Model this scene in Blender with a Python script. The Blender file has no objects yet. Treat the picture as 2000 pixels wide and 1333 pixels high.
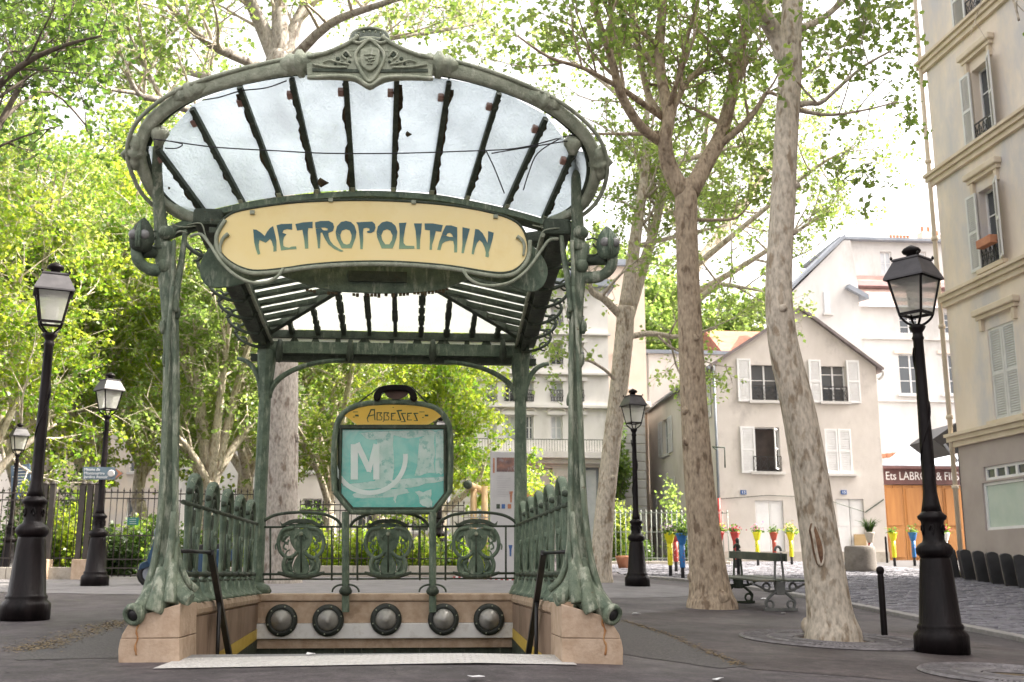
import bpy, bmesh, math, random
import numpy as np
from mathutils import Vector, Matrix
R = math.radians
random.seed(7); np.random.seed(7)
scene = bpy.context.scene
col = scene.collection

# ------------------------------------------------------------------ camera
FPX = 2150.0; CX, CY = 1000.0, 666.5; CZ = 1.04
TH = math.atan(454.5/FPX); PS = math.atan(200*math.cos(TH)/FPX)
FW = Vector((math.sin(PS)*math.cos(TH), math.cos(PS)*math.cos(TH), math.sin(TH)))
RT = Vector((math.cos(PS), -math.sin(PS), 0)); UP = RT.cross(FW)
cd = bpy.data.cameras.new('camera'); cam = bpy.data.objects.new('camera', cd); col.objects.link(cam)
cam.matrix_world = Matrix(((RT.x, UP.x, -FW.x, 0), (RT.y, UP.y, -FW.y, 0), (RT.z, UP.z, -FW.z, CZ), (0, 0, 0, 1)))
cd.sensor_width = 36; cd.lens = 36*FPX/2000; cd.clip_end = 800; cd.clip_start = 0.05
cd.dof.use_dof = True; cd.dof.focus_distance = 10.8; cd.dof.aperture_fstop = 3.2
scene.camera = cam

# ------------------------------------------------------------------ sky, sun, exposure
SUN_EL, SUN_AZ = 46.0, 91.0        # azimuth clockwise from +Y
w = bpy.data.worlds.new('World'); scene.world = w; w.use_nodes = True
nt = w.node_tree; bg = nt.nodes['Background']
sky = nt.nodes.new('ShaderNodeTexSky'); sky.sky_type = 'NISHITA'; sky.sun_disc = False
sky.sun_elevation = R(SUN_EL); sky.sun_rotation = R(SUN_AZ)
sky.air_density = 1.0; sky.dust_density = 6.0; sky.ozone_density = 1.0
hz = nt.nodes.new('ShaderNodeHueSaturation'); hz.inputs['Saturation'].default_value = .18   # thin white overcast veil
nt.links.new(sky.outputs[0], hz.inputs['Color']); wm = nt.nodes.new('ShaderNodeMix'); wm.data_type = 'RGBA'; wm.blend_type = 'MULTIPLY'; wm.inputs[0].default_value = 1; wm.inputs[7].default_value = (1.04,.985,.945,1)   # warm spring haze over the whole sky
nt.links.new(hz.outputs[0], wm.inputs[6]); nt.links.new(wm.outputs[2], bg.inputs[0]); bg.inputs[1].default_value = 0.15
sl = bpy.data.lights.new('sun', 'SUN'); sun = bpy.data.objects.new('sun', sl); col.objects.link(sun)
sl.energy = 3.3; sl.angle = R(0.6); sl.color = (1.0, 0.93, 0.82)
sd = Vector((math.sin(R(SUN_AZ))*math.cos(R(SUN_EL)), math.cos(R(SUN_AZ))*math.cos(R(SUN_EL)), math.sin(R(SUN_EL))))
sun.rotation_euler = sd.to_track_quat('Z', 'Y').to_euler()
vs = scene.view_settings; vs.view_transform = 'Standard'; vs.look = 'None'; vs.gamma = 1; vs.use_curve_mapping = False
vs.exposure = 2.12
scene.render.engine = 'CYCLES'
scene.cycles.max_bounces = 8; scene.cycles.transparent_max_bounces = 12

# ------------------------------------------------------------------ survey helpers
def P(px, py, Y):
    """world point seen at photo pixel (px,py) lying Y metres away"""
    d = FW*FPX + RT*(px-CX) + UP*(CY-py)
    t = Y/d.y
    return Vector((d.x*t, Y, CZ + d.z*t))
def gz(x, y):
    return .0363*y - .035*max(0, x-.5)*min(1, max(0, (30-y)/18.0))*(1 if y > 0 else 1)
def G(px, py):
    d = FW*FPX + RT*(px-CX) + UP*(CY-py)
    t = 1e-4
    for i in range(4000):
        t2 = t*1.004
        q = d*t2
        if CZ+q.z < gz(q.x, q.y): break
        t = t2
    q = d*t
    return Vector((q.x, q.y, gz(q.x, q.y)))
def GY(px, Y):
    """ground point at distance Y in the photo column px (taken at horizon level)"""
    p = P(px, 1110, Y); return Vector((p.x, Y, gz(p.x, Y)))
def m_px(Y): return Y/FPX

# ------------------------------------------------------------------ mesh builder
class MB:
    def __init__(s): s.v = []; s.f = []; s.sm = []
    def add(s, vs, fs, smooth=False):
        o = len(s.v); s.v += [tuple(q) for q in vs]
        for f in fs: s.f.append(tuple(i+o for i in f)); s.sm.append(smooth)
        return s
    def hexa(s, p):   # 8 points bottom loop, top loop
        return s.add(p, [(3,2,1,0),(4,5,6,7),(0,1,5,4),(1,2,6,5),(2,3,7,6),(3,0,4,7)])
    def box(s, x0, x1, y0, y1, z0, z1):
        return s.hexa([(x0,y0,z0),(x1,y0,z0),(x1,y1,z0),(x0,y1,z0),(x0,y0,z1),(x1,y0,z1),(x1,y1,z1),(x0,y1,z1)])
    def fbox(s, o, ex, ey, ez, a, b):   # box in a frame, a,b corner coordinates
        q = []
        for z in (a[2], b[2]):
            for (x, y) in ((a[0],a[1]),(b[0],a[1]),(b[0],b[1]),(a[0],b[1])):
                q.append(o+ex*x+ey*y+ez*z)
        return s.hexa(q)
    def bar(s, a, b, w, h, up=(0,0,1)):
        a = Vector(a); b = Vector(b); t = (b-a).normalized(); u = Vector(up)
        if abs(t.dot(u)) > .98: u = Vector((1,0,0))
        r = t.cross(u).normalized(); u = r.cross(t)
        q = [a-r*w/2-u*h/2, a+r*w/2-u*h/2, a+r*w/2+u*h/2, a-r*w/2+u*h/2]
        q += [p+(b-a) for p in q]
        return s.hexa(q)
    def tube(s, pts, rad, n=8, caps=True, flute=None, flat=1.0, fdir=None, smooth=True):
        pts = [Vector(p) for p in pts]; m = len(pts)
        if not hasattr(rad, '__len__'): rad = [rad]*m
        t0 = (pts[1]-pts[0]).normalized()
        ref = Vector((0,0,1)) if abs(t0.z) < .9 else Vector((1,0,0))
        if fdir is not None: ref = Vector(fdir)
        r = (ref - t0*ref.dot(t0)).normalized()
        vs = []
        for i in range(m):
            if i == 0: t = t0
            elif i == m-1: t = (pts[i]-pts[i-1]).normalized()
            else: t = ((pts[i+1]-pts[i]).normalized()+(pts[i]-pts[i-1]).normalized()).normalized()
            r = (r - t*r.dot(t)).normalized(); b = t.cross(r)
            for k in range(n):
                a = 2*math.pi*k/n; q = rad[i]
                if flute: q *= 1+flute[1]*math.cos(flute[0]*a+flute[2]*i)
                vs.append(pts[i] + r*(q*math.cos(a)*flat) + b*(q*math.sin(a)))
        fs = []
        for i in range(m-1):
            for k in range(n):
                k2 = (k+1) % n
                fs.append((i*n+k, i*n+k2, (i+1)*n+k2, (i+1)*n+k))
        s.add(vs, fs, smooth)
        if caps:
            s.f.append(tuple(len(s.v)-m*n+k for k in reversed(range(n)))); s.sm.append(False)
            s.f.append(tuple(len(s.v)-n+k for k in range(n))); s.sm.append(False)
        return s
    def lathe(s, prof, n=16, o=(0,0,0), smooth=True, axis=None, rot=0, flute=None):
        o = Vector(o); ez = Vector(axis).normalized() if axis else Vector((0,0,1))
        ex = Vector((1,0,0)) if abs(ez.x) < .9 else Vector((0,1,0))
        ex = (ex-ez*ex.dot(ez)).normalized(); ey = ez.cross(ex)
        vs = []
        for (r, z) in prof:
            for k in range(n):
                a = rot+2*math.pi*k/n; q = r
                if flute: q *= 1+flute[1]*math.cos(flute[0]*a)
                vs.append(o+ex*(q*math.cos(a))+ey*(q*math.sin(a))+ez*z)
        fs = []
        for i in range(len(prof)-1):
            for k in range(n):
                k2 = (k+1) % n
                fs.append((i*n+k, i*n+k2, (i+1)*n+k2, (i+1)*n+k))
        s.add(vs, fs, smooth)
        b = len(s.v)-len(prof)*n
        s.f.append(tuple(b+k for k in reversed(range(n)))); s.sm.append(False)
        s.f.append(tuple(len(s.v)-n+k for k in range(n))); s.sm.append(False)
        return s
    def prism(s, front, off):
        """closed outline of world points, extruded by vector off"""
        n = len(front); off = Vector(off)
        vs = [Vector(p) for p in front]+[Vector(p)+off for p in front]
        fs = [tuple(range(n)), tuple(n+k for k in reversed(range(n)))]
        fs += [(k, n+k, n+(k+1) % n, (k+1) % n) for k in range(n)]
        return s.add(vs, fs)
    def grid(s, fn, nu, nv, smooth=True):
        vs = [fn(i/nu, j/nv) for j in range(nv+1) for i in range(nu+1)]
        fs = [(j*(nu+1)+i, j*(nu+1)+i+1, (j+1)*(nu+1)+i+1, (j+1)*(nu+1)+i) for j in range(nv) for i in range(nu)]
        return s.add(vs, fs, smooth)
    def mesh(s, name):
        me = bpy.data.meshes.new(name); me.from_pydata(s.v, [], s.f)
        me.polygons.foreach_set('use_smooth', s.sm); me.update()
        return me
    def build(s, name, mat, parent=None, bevel=0, fix=True):
        me = s.mesh(name)
        if fix:
            bm = bmesh.new(); bm.from_mesh(me); bmesh.ops.recalc_face_normals(bm, faces=bm.faces); bm.to_mesh(me); bm.free()
        return link(name, me, mat, parent, bevel)
def link(name, me, mat, parent=None, bevel=0):
    if mat and not me.materials: me.materials.append(mat)
    o = bpy.data.objects.new(name, me); col.objects.link(o)
    if parent: o.parent = parent; o.matrix_parent_inverse = parent.matrix_world.inverted() if not parent.get('_o') else Matrix.Translation(-Vector(parent['_o']))
    if bevel:
        b = o.modifiers.new('bevel', 'BEVEL'); b.width = bevel; b.segments = 2; b.limit_method = 'ANGLE'; b.angle_limit = R(40)
    return o
def tag(o, label=None, cat=None, group=None, kind=None):
    if label: o['label'] = label
    if cat: o['category'] = cat
    if group: o['group'] = group
    if kind: o['kind'] = kind
    return o
def empty(name, loc, label=None, cat=None, group=None):
    o = bpy.data.objects.new(name, None); col.objects.link(o); o.location = loc; o.empty_display_size = .2
    o['_o'] = tuple(loc)
    return tag(o, label, cat, group)
def copy_tree(o, loc, parent=None, rz=0, scale=1):
    """a thing, its parts and their sub-parts, moved to a new place"""
    c = o.copy(); col.objects.link(c); c.parent = parent
    if parent is None: c.location = loc; c.rotation_euler = (0,0,rz); c.scale = (scale,)*3
    for ch in list(o.children): copy_tree(ch, loc, c)
    return c
def smooth_path(pts, n=6):
    """Catmull-Rom through points (any length tuples -> list of lists)"""
    p = [list(q) for q in pts]; p = [p[0]]+p+[p[-1]]; out = []
    for i in range(1, len(p)-2):
        for k in range(n):
            t = k/n
            out.append([.5*((2*b)+(-a+c)*t+(2*a-5*b+4*c-d)*t*t+(-a+3*b-3*c+d)*t**3) for a, b, c, d in zip(p[i-1], p[i], p[i+1], p[i+2])])
    out.append(p[-2]); return out

# ------------------------------------------------------------------ materials
def nm(name):
    m = bpy.data.materials.new(name); m.use_nodes = True
    nt = m.node_tree; b = nt.nodes['Principled BSDF']
    return m, nt, b
def N(nt, t, **k):
    n = nt.nodes.new(t)
    for a, v in k.items(): setattr(n, a, v)
    return n
def rgb(c): return (c[0], c[1], c[2], 1)
def pm(name, c1, c2=None, scale=4, rough=.7, bump=.0, bscale=None, metal=0, detail=6, stretch=(1,1,1), c3=None, s3=.8, lo=.35, hi=.65, rnd=0, spec=.5, coat=0, lo3=.55, hi3=.7):
    """plain procedural paint, stone, metal...: noise between two colours, optional patches of a third, fine relief"""
    m, nt, b = nm(name); L = nt.links
    tc = N(nt, 'ShaderNodeTexCoord'); mp = N(nt, 'ShaderNodeMapping'); mp.inputs['Scale'].default_value = stretch
    L.new(tc.outputs['Object'], mp.inputs[0])
    b.inputs['Roughness'].default_value = rough; b.inputs['Metallic'].default_value = metal
    b.inputs['Specular IOR Level'].default_value = spec
    if coat: b.inputs['Coat Weight'].default_value = coat; b.inputs['Coat Roughness'].default_value = .03
    c2 = c2 or tuple(q*.8 for q in c1)
    no = N(nt, 'ShaderNodeTexNoise'); no.inputs['Scale'].default_value = scale; no.inputs['Detail'].default_value = detail
    no.inputs['Roughness'].default_value = .62
    L.new(mp.outputs[0], no.inputs[0])
    cr = N(nt, 'ShaderNodeValToRGB'); cr.color_ramp.elements[0].position = lo; cr.color_ramp.elements[1].position = hi
    cr.color_ramp.elements[0].color = rgb(c1); cr.color_ramp.elements[1].color = rgb(c2)
    L.new(no.outputs[0], cr.inputs[0]); out = cr.outputs[0]
    if c3:
        n3 = N(nt, 'ShaderNodeTexNoise'); n3.inputs['Scale'].default_value = s3; n3.inputs['Detail'].default_value = 7; n3.inputs['Roughness'].default_value = .68
        L.new(mp.outputs[0], n3.inputs[0])
        r3 = N(nt, 'ShaderNodeValToRGB'); r3.color_ramp.elements[0].position = lo3; r3.color_ramp.elements[1].position = hi3
        L.new(n3.outputs[0], r3.inputs[0])
        mx = N(nt, 'ShaderNodeMix', data_type='RGBA'); L.new(r3.outputs[0], mx.inputs[0]); L.new(out, mx.inputs[6]); mx.inputs[7].default_value = rgb(c3); out = mx.outputs[2]
    if rnd:
        oi = N(nt, 'ShaderNodeObjectInfo'); ge = N(nt, 'ShaderNodeNewGeometry')
        ad = N(nt, 'ShaderNodeMath', operation='ADD'); L.new(oi.outputs['Random'], ad.inputs[0]); L.new(ge.outputs['Random Per Island'], ad.inputs[1])
        fr = N(nt, 'ShaderNodeMath', operation='FRACT'); L.new(ad.outputs[0], fr.inputs[0])
        mr = N(nt, 'ShaderNodeMapRange'); mr.inputs[3].default_value = 1-rnd; mr.inputs[4].default_value = 1+rnd; L.new(fr.outputs[0], mr.inputs[0])
        hs = N(nt, 'ShaderNodeHueSaturation'); L.new(out, hs.inputs['Color']); L.new(mr.outputs[0], hs.inputs['Value']); out = hs.outputs[0]
    L.new(out, b.inputs['Base Color'])
    if bump:
        nb = N(nt, 'ShaderNodeTexNoise'); nb.inputs['Scale'].default_value = bscale or scale*6; nb.inputs['Detail'].default_value = 5
        L.new(mp.outputs[0], nb.inputs[0])
        bp = N(nt, 'ShaderNodeBump'); bp.inputs['Strength'].default_value = bump; bp.inputs['Distance'].default_value = .02
        L.new(nb.outputs[0], bp.inputs['Height']); L.new(bp.outputs[0], b.inputs['Normal'])
    return m
M = {}
def patina(name, base, dark, pale, brown, k=1.0, pale_amt=.5, brown_amt=.63):
    """old painted cast iron: green coats, pale chalky streaks, brown bare spots, pitted relief"""
    m, nt, b = nm(name); L = nt.links
    tc = N(nt, 'ShaderNodeTexCoord'); mp = N(nt, 'ShaderNodeMapping'); mp.inputs['Scale'].default_value = (1,1,.22); L.new(tc.outputs['Object'], mp.inputs[0])
    def noi(s, d, r, src): 
        n = N(nt, 'ShaderNodeTexNoise'); n.inputs['Scale'].default_value = s; n.inputs['Detail'].default_value = d; n.inputs['Roughness'].default_value = r; L.new(src, n.inputs[0]); return n.outputs[0]
    def rmp(x, p0, p1):
        r = N(nt, 'ShaderNodeMapRange'); r.inputs[1].default_value = p0; r.inputs[2].default_value = p1; L.new(x, r.inputs[0]); return r.outputs[0]
    def mix(f, a_, c_):
        x = N(nt, 'ShaderNodeMix', data_type='RGBA'); L.new(f, x.inputs[0])
        if isinstance(a_, tuple): x.inputs[6].default_value = rgb(a_)
        else: L.new(a_, x.inputs[6])
        x.inputs[7].default_value = rgb(c_); return x.outputs[2]
    o_ = tc.outputs['Object']; st = mp.outputs[0]
    c = mix(rmp(noi(7*k, 6, .65, o_), .35, .62), base, dark)
    c = mix(rmp(noi(16*k, 6, .7, st), pale_amt, pale_amt+.14), c, pale)
    c = mix(rmp(noi(11*k, 8, .75, o_), brown_amt, brown_amt+.05), c, brown)
    L.new(c, b.inputs['Base Color']); b.inputs['Roughness'].default_value = .6; b.inputs['Specular IOR Level'].default_value = .35
    ad = N(nt, 'ShaderNodeMath', operation='ADD'); L.new(noi(22, 5, .7, st), ad.inputs[0]); L.new(noi(60, 4, .6, o_), ad.inputs[1])
    bp = N(nt, 'ShaderNodeBump'); bp.inputs['Strength'].default_value = .55; bp.inputs['Distance'].default_value = .02; L.new(ad.outputs[0], bp.inputs['Height']); L.new(bp.outputs[0], b.inputs['Normal'])
    return m
M['iron'] = patina('patina_iron', (.185,.225,.155), (.095,.13,.09), (.38,.405,.315), (.13,.085,.045), 1, .50)
M['iron_pale'] = patina('pale_iron', (.43,.46,.35), (.26,.295,.215), (.54,.56,.46), (.12,.10,.07), 1.2, .56, .66)
M['iron_dark'] = patina('dark_green_iron', (.078,.10,.07), (.04,.054,.038), (.155,.175,.13), (.08,.055,.035), 1.2, .58, .62)
M['iron_green'] = patina('green_iron', (.165,.22,.155), (.085,.125,.088), (.32,.36,.275), (.10,.075,.045), 1.1, .54, .66)
M['rust'] = pm('mossy_crust', (.035,.025,.015), (.11,.085,.045), 14, .95, .4, 40)
M['black'] = pm('black_iron', (.012,.012,.013), (.025,.024,.025), 8, .42, .12, 40)
M['lampiron'] = pm('brown_black_iron', (.005,.0038,.0042), (.013,.0095,.010), 7, .40, .35, 25, stretch=(1,1,.3), c3=(.032,.023,.021), s3=6, lo3=.62, hi3=.78, spec=.16)
M['stone'] = pm('pink_stone', (.42,.30,.205), (.55,.42,.31), 7, .8, .3, 40, c3=(.23,.145,.085), s3=2.6, lo3=.54, hi3=.78)
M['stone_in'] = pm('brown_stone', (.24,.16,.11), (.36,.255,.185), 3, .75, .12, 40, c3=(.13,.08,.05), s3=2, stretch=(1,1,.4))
M['stone_grey'] = pm('grey_stone', (.36,.32,.27), (.5,.46,.40), 4, .9, .3, 30, c3=(.2,.17,.13), s3=2)
M['white_paint'] = pm('white_paint', (.50,.485,.46), (.60,.585,.56), 9, .7, .1, 30, c3=(.36,.34,.32), s3=4, lo3=.56, hi3=.8)
M['joint'] = pm('dark_joint', (.06,.045,.035), (.10,.075,.06), 9, .95)
M['yellow_stripe'] = pm('yellow_stripe', (.62,.42,.06), (.70,.50,.10), 9, .6)
M['signyellow'] = pm('enamel_yellow', (.90,.71,.28), (.92,.76,.36), 1.2, .25, 0, c3=(.84,.63,.23), s3=1.0, coat=.3)
M['rail'] = pm('black_handrail', (.010,.010,.011), (.018,.018,.019), 8, .35)
M['lens'] = pm('grey_lens', (.16,.165,.16), (.24,.24,.23), 8, .25, .1, 30)
def glass_mat(name, tint=(.86,.90,.92), trans=.35, dirt=.5, rough=.5, tr2=.55):
    m, nt, b = nm(name); L = nt.links; nt.nodes.remove(b); out = nt.nodes['Material Output']
    tc = N(nt, 'ShaderNodeTexCoord'); no = N(nt, 'ShaderNodeTexNoise'); no.inputs['Scale'].default_value = 2.2; no.inputs['Detail'].default_value = 6
    L.new(tc.outputs['Object'], no.inputs[0])
    cr = N(nt, 'ShaderNodeValToRGB'); cr.color_ramp.elements[0].position = .35; cr.color_ramp.elements[1].position = .7
    cr.color_ramp.elements[0].color = rgb(tint); cr.color_ramp.elements[1].color = rgb(tuple(q*(1-.25*dirt) for q in tint))
    L.new(no.outputs[0], cr.inputs[0])
    nb = N(nt, 'ShaderNodeTexNoise'); nb.inputs['Scale'].default_value = 38; nb.inputs['Detail'].default_value = 3; L.new(tc.outputs['Object'], nb.inputs[0])
    bp = N(nt, 'ShaderNodeBump'); bp.inputs['Strength'].default_value = .6; bp.inputs['Distance'].default_value = .02; L.new(nb.outputs[0], bp.inputs['Height'])
    t1 = N(nt, 'ShaderNodeBsdfTranslucent'); L.new(cr.outputs[0], t1.inputs[0]); L.new(bp.outputs[0], t1.inputs['Normal'])
    t2 = N(nt, 'ShaderNodeBsdfTransparent'); t2.inputs[0].default_value = rgb(tint)
    gl = N(nt, 'ShaderNodeBsdfGlossy'); gl.inputs['Roughness'].default_value = .2; L.new(bp.outputs[0], gl.inputs['Normal'])
    m1 = N(nt, 'ShaderNodeMixShader'); m1.inputs[0].default_value = trans; L.new(t1.outputs[0], m1.inputs[1]); L.new(t2.outputs[0], m1.inputs[2])
    m2 = N(nt, 'ShaderNodeMixShader'); m2.inputs[0].default_value = .05; L.new(m1.outputs[0], m2.inputs[1]); L.new(gl.outputs[0], m2.inputs[2])
    L.new(m2.outputs[0], out.inputs[0]); return m
M['roofglass'] = glass_mat('frosted_roof_glass', tint=(.50,.57,.62), trans=.06, dirt=1.3)
M['rearglass'] = glass_mat('frosted_rear_glass', tint=(.80,.82,.76), trans=.12)
M['lampglass'] = glass_mat('lantern_glass', tint=(.95,.95,.93), trans=.45, dirt=.2)
def window_glass():
    m, nt, b = nm('window_glass')
    b.inputs['Base Color'].default_value = (.055,.065,.075,1); b.inputs['Roughness'].default_value = .06; b.inputs['Specular IOR Level'].default_value = .9
    return m
M['glass'] = window_glass()
M['curtain'] = pm('pale_blind', (.50,.53,.56), (.62,.64,.66), 3, .3)
M['clip'] = pm('pinkish_glass', (.30,.17,.13), (.42,.27,.22), 20, .3)
# ================================================================== METRO ENTRANCE (canopy, railings, walls)
YF, YR = 9.75, 14.8                    # front and rear posts
XL = P(335, 1121, YF).x; XR = P(1122, 1121, YF).x; XC = (XL+XR)/2
S = m_px(YF)
ZB = .352                              # pavement level at the entrance
ZW = CZ-.25                            # top of the stone parapet
ZE = CZ+2.93                           # eaves of the glass roof
def PP(pts, Y, n=0):
    q = [P(a, b, Y) for a, b in pts]
    return q
def PX(pts):  # (px,py,Y)
    return [P(*q) for q in pts]

can = empty('metro_canopy', (XC, YF, ZB), 'green cast iron and glass canopy over the metro stairs with METROPOLITAIN sign', 'canopy')
# ---- ring of the marquee, front crest
RING = [(392,432,9.95),(340,415,9.85),(296,382,9.68),(272,340,9.5),(262,297,9.35),(276,252,9.2),(312,214,9.05),(372,178,8.9),(470,147,8.75),(592,124,8.65),(722,117,8.6),
        (852,126,8.65),(962,153,8.75),(1062,194,8.9),(1122,234,9.05),(1160,276,9.2),(1174,318,9.35),(1170,358,9.5),(1150,396,9.68),(1112,424,9.85),(1068,440,9.95)]
RING = [(722+(a-722)*.972, b+10*(1-abs(a-722)/470), c) for a, b, c in RING]
rs = smooth_path([tuple(P(*q)) for q in RING], 8)
rs = [Vector(q) for q in rs]
cen = sum(rs, Vector())/len(rs)
mb = MB(); mb.tube(rs, .055, 12, flute=(3,.20,0)); mb.build('marquee_ring', M['iron_pale'], can)
out1 = []; out2 = []
for i, q in enumerate(rs):
    d = (q-cen); d.y = 0; d.normalize()
    out1.append(q+d*.110+Vector((0,-.03,0))); out2.append(q-d*.055+Vector((0,.03,0)))
a, b = 26, len(out1)-26
mb = MB(); mb.tube(out1[a-18:b+18], .019, 8); mb.build('upper_rail', M['iron_pale'], can)
mb = MB(); mb.tube(out2, .020, 8); mb.build('inner_rail', M['iron_dark'], can)
for i in (32, 56, 72, 88, 104, 128):
    q = rs[i]; t = (rs[i+1]-rs[i-1]).normalized(); d = (q-cen); d.y = 0; d.normalize()
    k_ = 1.35 if i in (72, 88) else 1.0
    mb = MB(); mb.lathe([(.04*k_,-.16),(.07*k_,-.08),(.058*k_,-.045),(.085*k_,-.02),(.085*k_,.02),(.058*k_,.045),(.07*k_,.08),(.04*k_,.16)], 14, q+d*.035*k_, axis=t, flute=(4,.08))
    mb.tube([q+d*.02, q+d*.10+t*.03, q+d*.15-t*.02, q+d*.13-t*.07], [.05,.035,.025,.012], 6)
    mb.build('ring_collar', M['iron_pale'], can)
# crest
YC = 8.56
body = smooth_path([(600,148),(601,118),(632,105),(672,88),(697,74),(722,70),(748,74),(772,88),(812,107),(843,120),(844,150)], 5)
low = smooth_path([(844,150),(790,149),(757,152),(738,160),(722,168),(706,160),(688,151),(650,148),(600,148)], 5)
ol = [P(x, y, YC) for x, y in body+low[1:-1]]
mb = MB(); mb.prism(ol, (0,.10,0)); crest = mb.build('crest', M['iron_pale'], can, bevel=.012)
def crest_tube(pts, r, name='crest_scroll', mat='iron_pale', Y=YC-.015, n=5):
    q = [P(x, y, Y) for x, y in smooth_path(pts, n)]
    MB().tube(q, r, 7).build(name, M[mat], crest)
crest_tube([(600,112),(640,102),(680,84),(700,70)], .018); crest_tube([(846,114),(808,104),(768,86),(746,71)], .018)
crest_tube([(600,152),(660,149),(695,153),(722,168),(748,153),(790,150),(846,154)], .018)
crest_tube([(722,76),(700,96),(694,112),(702,134),(722,160),(742,134),(750,112),(744,96),(722,76)], .014)
mb = MB()
for (x0,y0,x1,y1) in ((610,137,702,139),(742,139,836,138)):
    mb.bar(P(x0,y0,YC-.006), P(x1,y1,YC-.006), .012, .026)
mb.build('crest_slot', M['iron_dark'], crest)
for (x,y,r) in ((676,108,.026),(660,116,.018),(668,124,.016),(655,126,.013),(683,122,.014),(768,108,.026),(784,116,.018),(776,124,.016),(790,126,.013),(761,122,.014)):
    MB().lathe([(r,-.0),(r*.9,.012),(r*.45,.018)], 10, P(x,y,YC+.004), axis=(0,-1,0)).build('crest_hole_disc', M['iron_dark'], crest)  # dark discs stand in for the shade of pierced holes
for sgn in (-1, 1):
    x0 = 722
    crest_tube([(x0+sgn*36,112),(x0+sgn*46,100),(x0+sgn*54,108),(x0+sgn*46,116)], .009)
    crest_tube([(x0+sgn*40,126),(x0+sgn*62,122),(x0+sgn*78,118),(x0+sgn*92,122)], .008)
    crest_tube([(x0+sgn*44,132),(x0+sgn*80,131),(x0+sgn*112,126)], .010)
# shield
sh = smooth_path([(704,96),(722,92),(740,96),(741,114),(737,128),(722,138),(707,128),(703,114)], 4)
MB().prism([P(x,y,YC-.035) for x,y in sh], (0,.05,0)).build('shield', M['iron_pale'], crest, bevel=.01)
mb = MB()
for (x0,y0,x1,y1) in ((711,108,733,108),(713,117,731,113),(713,113,722,122),(722,122,732,117),(716,126,728,126)):
    mb.tube([P(x0,y0,YC-.038), P((x0+x1)/2,(y0+y1)/2-2,YC-.042), P(x1,y1,YC-.038)], .007, 6)
mb.build('shield_relief', M['iron_pale'], crest)
# open bowl on the top
mb = MB()
def bowl(u, v):
    a = math.pi*(u); rr = 38+0*v
    x = 722-rr*math.cos(a)*(1-.15*(1-v)); y = 78-math.sin(a)*22*v - 2*v
    return P(x, y, YC-.02+.16*math.sin(a)*v)
mb.grid(bowl, 18, 5); mb.build('crest_bowl', M['iron_dark'], crest)
crest_tube([(684,78),(690,64),(706,57),(722,55),(738,57),(754,64),(760,78)], .014, 'bowl_rim', Y=YC+.1)
crest_tube([(684,78),(700,84),(722,78),(744,84),(760,78)], .014, 'bowl_lip')
for k in range(7):
    a = math.pi*(.14+.72*k/6)
    MB().lathe([(.011,0),(.008,.01),(.002,.014)], 8, P(722-31*math.cos(a), 76-14*math.sin(a), YC+.03), axis=(0,-1,.2)).build('bowl_stud', M['iron_pale'], crest)
# ---- ribs, panes
ribs = [((308,292),(402,419)),((375,213),(477,402)),((468,170),(550,390)),((570,155),(622,382)),((675,150),(690,378)),((775,152),(768,378)),((877,162),(842,384)),((975,182),(910,395)),((1066,232),(985,411)),((1118,300),(1060,432))]
def ringY(px): 
    u = abs(px-722)/450; return 8.66+.72*u*u+.2*max(0,u-.8)
YB = 9.93
RB = [(P(t[0],t[1],ringY(t[0])), P(b[0],b[1],YB)) for t, b in ribs]
for k, (t, b) in enumerate(RB):
    mb = MB(); u = (b-t).normalized(); nrm = Vector((0,-.5,-1)); side = u.cross(nrm).normalized(); nrm = side.cross(u)
    mb.bar(t, b, .044, .05, up=nrm); mb.bar(t-nrm*.04, b-nrm*.04, .018, .06, up=nrm)
    rb = mb.build('rib', M['iron_dark'], can)
    # crust along the edge
    mb = MB(); Ls = (b-t).length; n = 26; rr = random.Random(k)
    sg = 1 if k < 4 else (-1 if k > 5 else (1 if k == 4 else -1))
    prev = None; w_ = .02
    pts = []
    for i in range(n+1):
        w_ = max(.0, min(.034, w_*.55 + rr.uniform(-.012,.022)))
        pts.append((t+(b-t)*(.06+.92*i/n), w_))
    for i in range(n):
        a0, w0 = pts[i]; a1, w1 = pts[i+1]
        q = [a0+side*sg*.02, a1+side*sg*.02, a1+side*sg*(.026+w1), a0+side*sg*(.026+w0)]
        mb.prism(q, nrm*-.012)
    mb.build('crust', M['rust'], rb)
    c = t+(b-t)*.13+side*(.045)*(1)
    mb = MB(); mb.fbox(c, side, u, nrm, (-.02,-.032,-.04), (.03,.034,.012)); mb.fbox(c, side, u, nrm, (-.05,-.012,-.03), (-.02,.012,.0)); 
    mb.build('bulb_socket', M['clip'], rb, bevel=.008)
    c2 = b-(b-t)*.04
    MB().fbox(c2, side, u, nrm, (-.02,-.05,.0), (.02,.05,.035)).build('clip_plate', M['iron_pale'], rb)
le = [P(330,404,9.82), P(292,372,9.65), P(274,330,9.48), P(280,292,9.3)]
re = [P(1136,408,9.82), P(1150,380,9.65), P(1164,344,9.48), P(1158,305,9.3)]
for k in range(len(RB)+1):
    if 0 < k < len(RB):
        t0, b0 = RB[k-1]; t1, b1 = RB[k]
        def fn(u, v, t0=t0, b0=b0, t1=t1, b1=b1):
            q = (t0.lerp(t1, u)).lerp(b0.lerp(b1, u), v); q.z += .035; return q
        me = MB(); me.grid(fn, 3, 6)
    else:
        t, b = RB[0] if k == 0 else RB[-1]; e = le if k == 0 else re
        me = MB(); top = P(290,300,9.25) if k == 0 else P(1150,300,9.25)
        lo = P(372,436,9.93) if k == 0 else P(1088,442,9.93)
        pts = [t, b, lo]+e
        me.add([q+Vector((0,0,.03)) for q in pts], [tuple(range(len(pts)))])
    me.build('glass_pane', M['roofglass'], can, fix=False)
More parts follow.
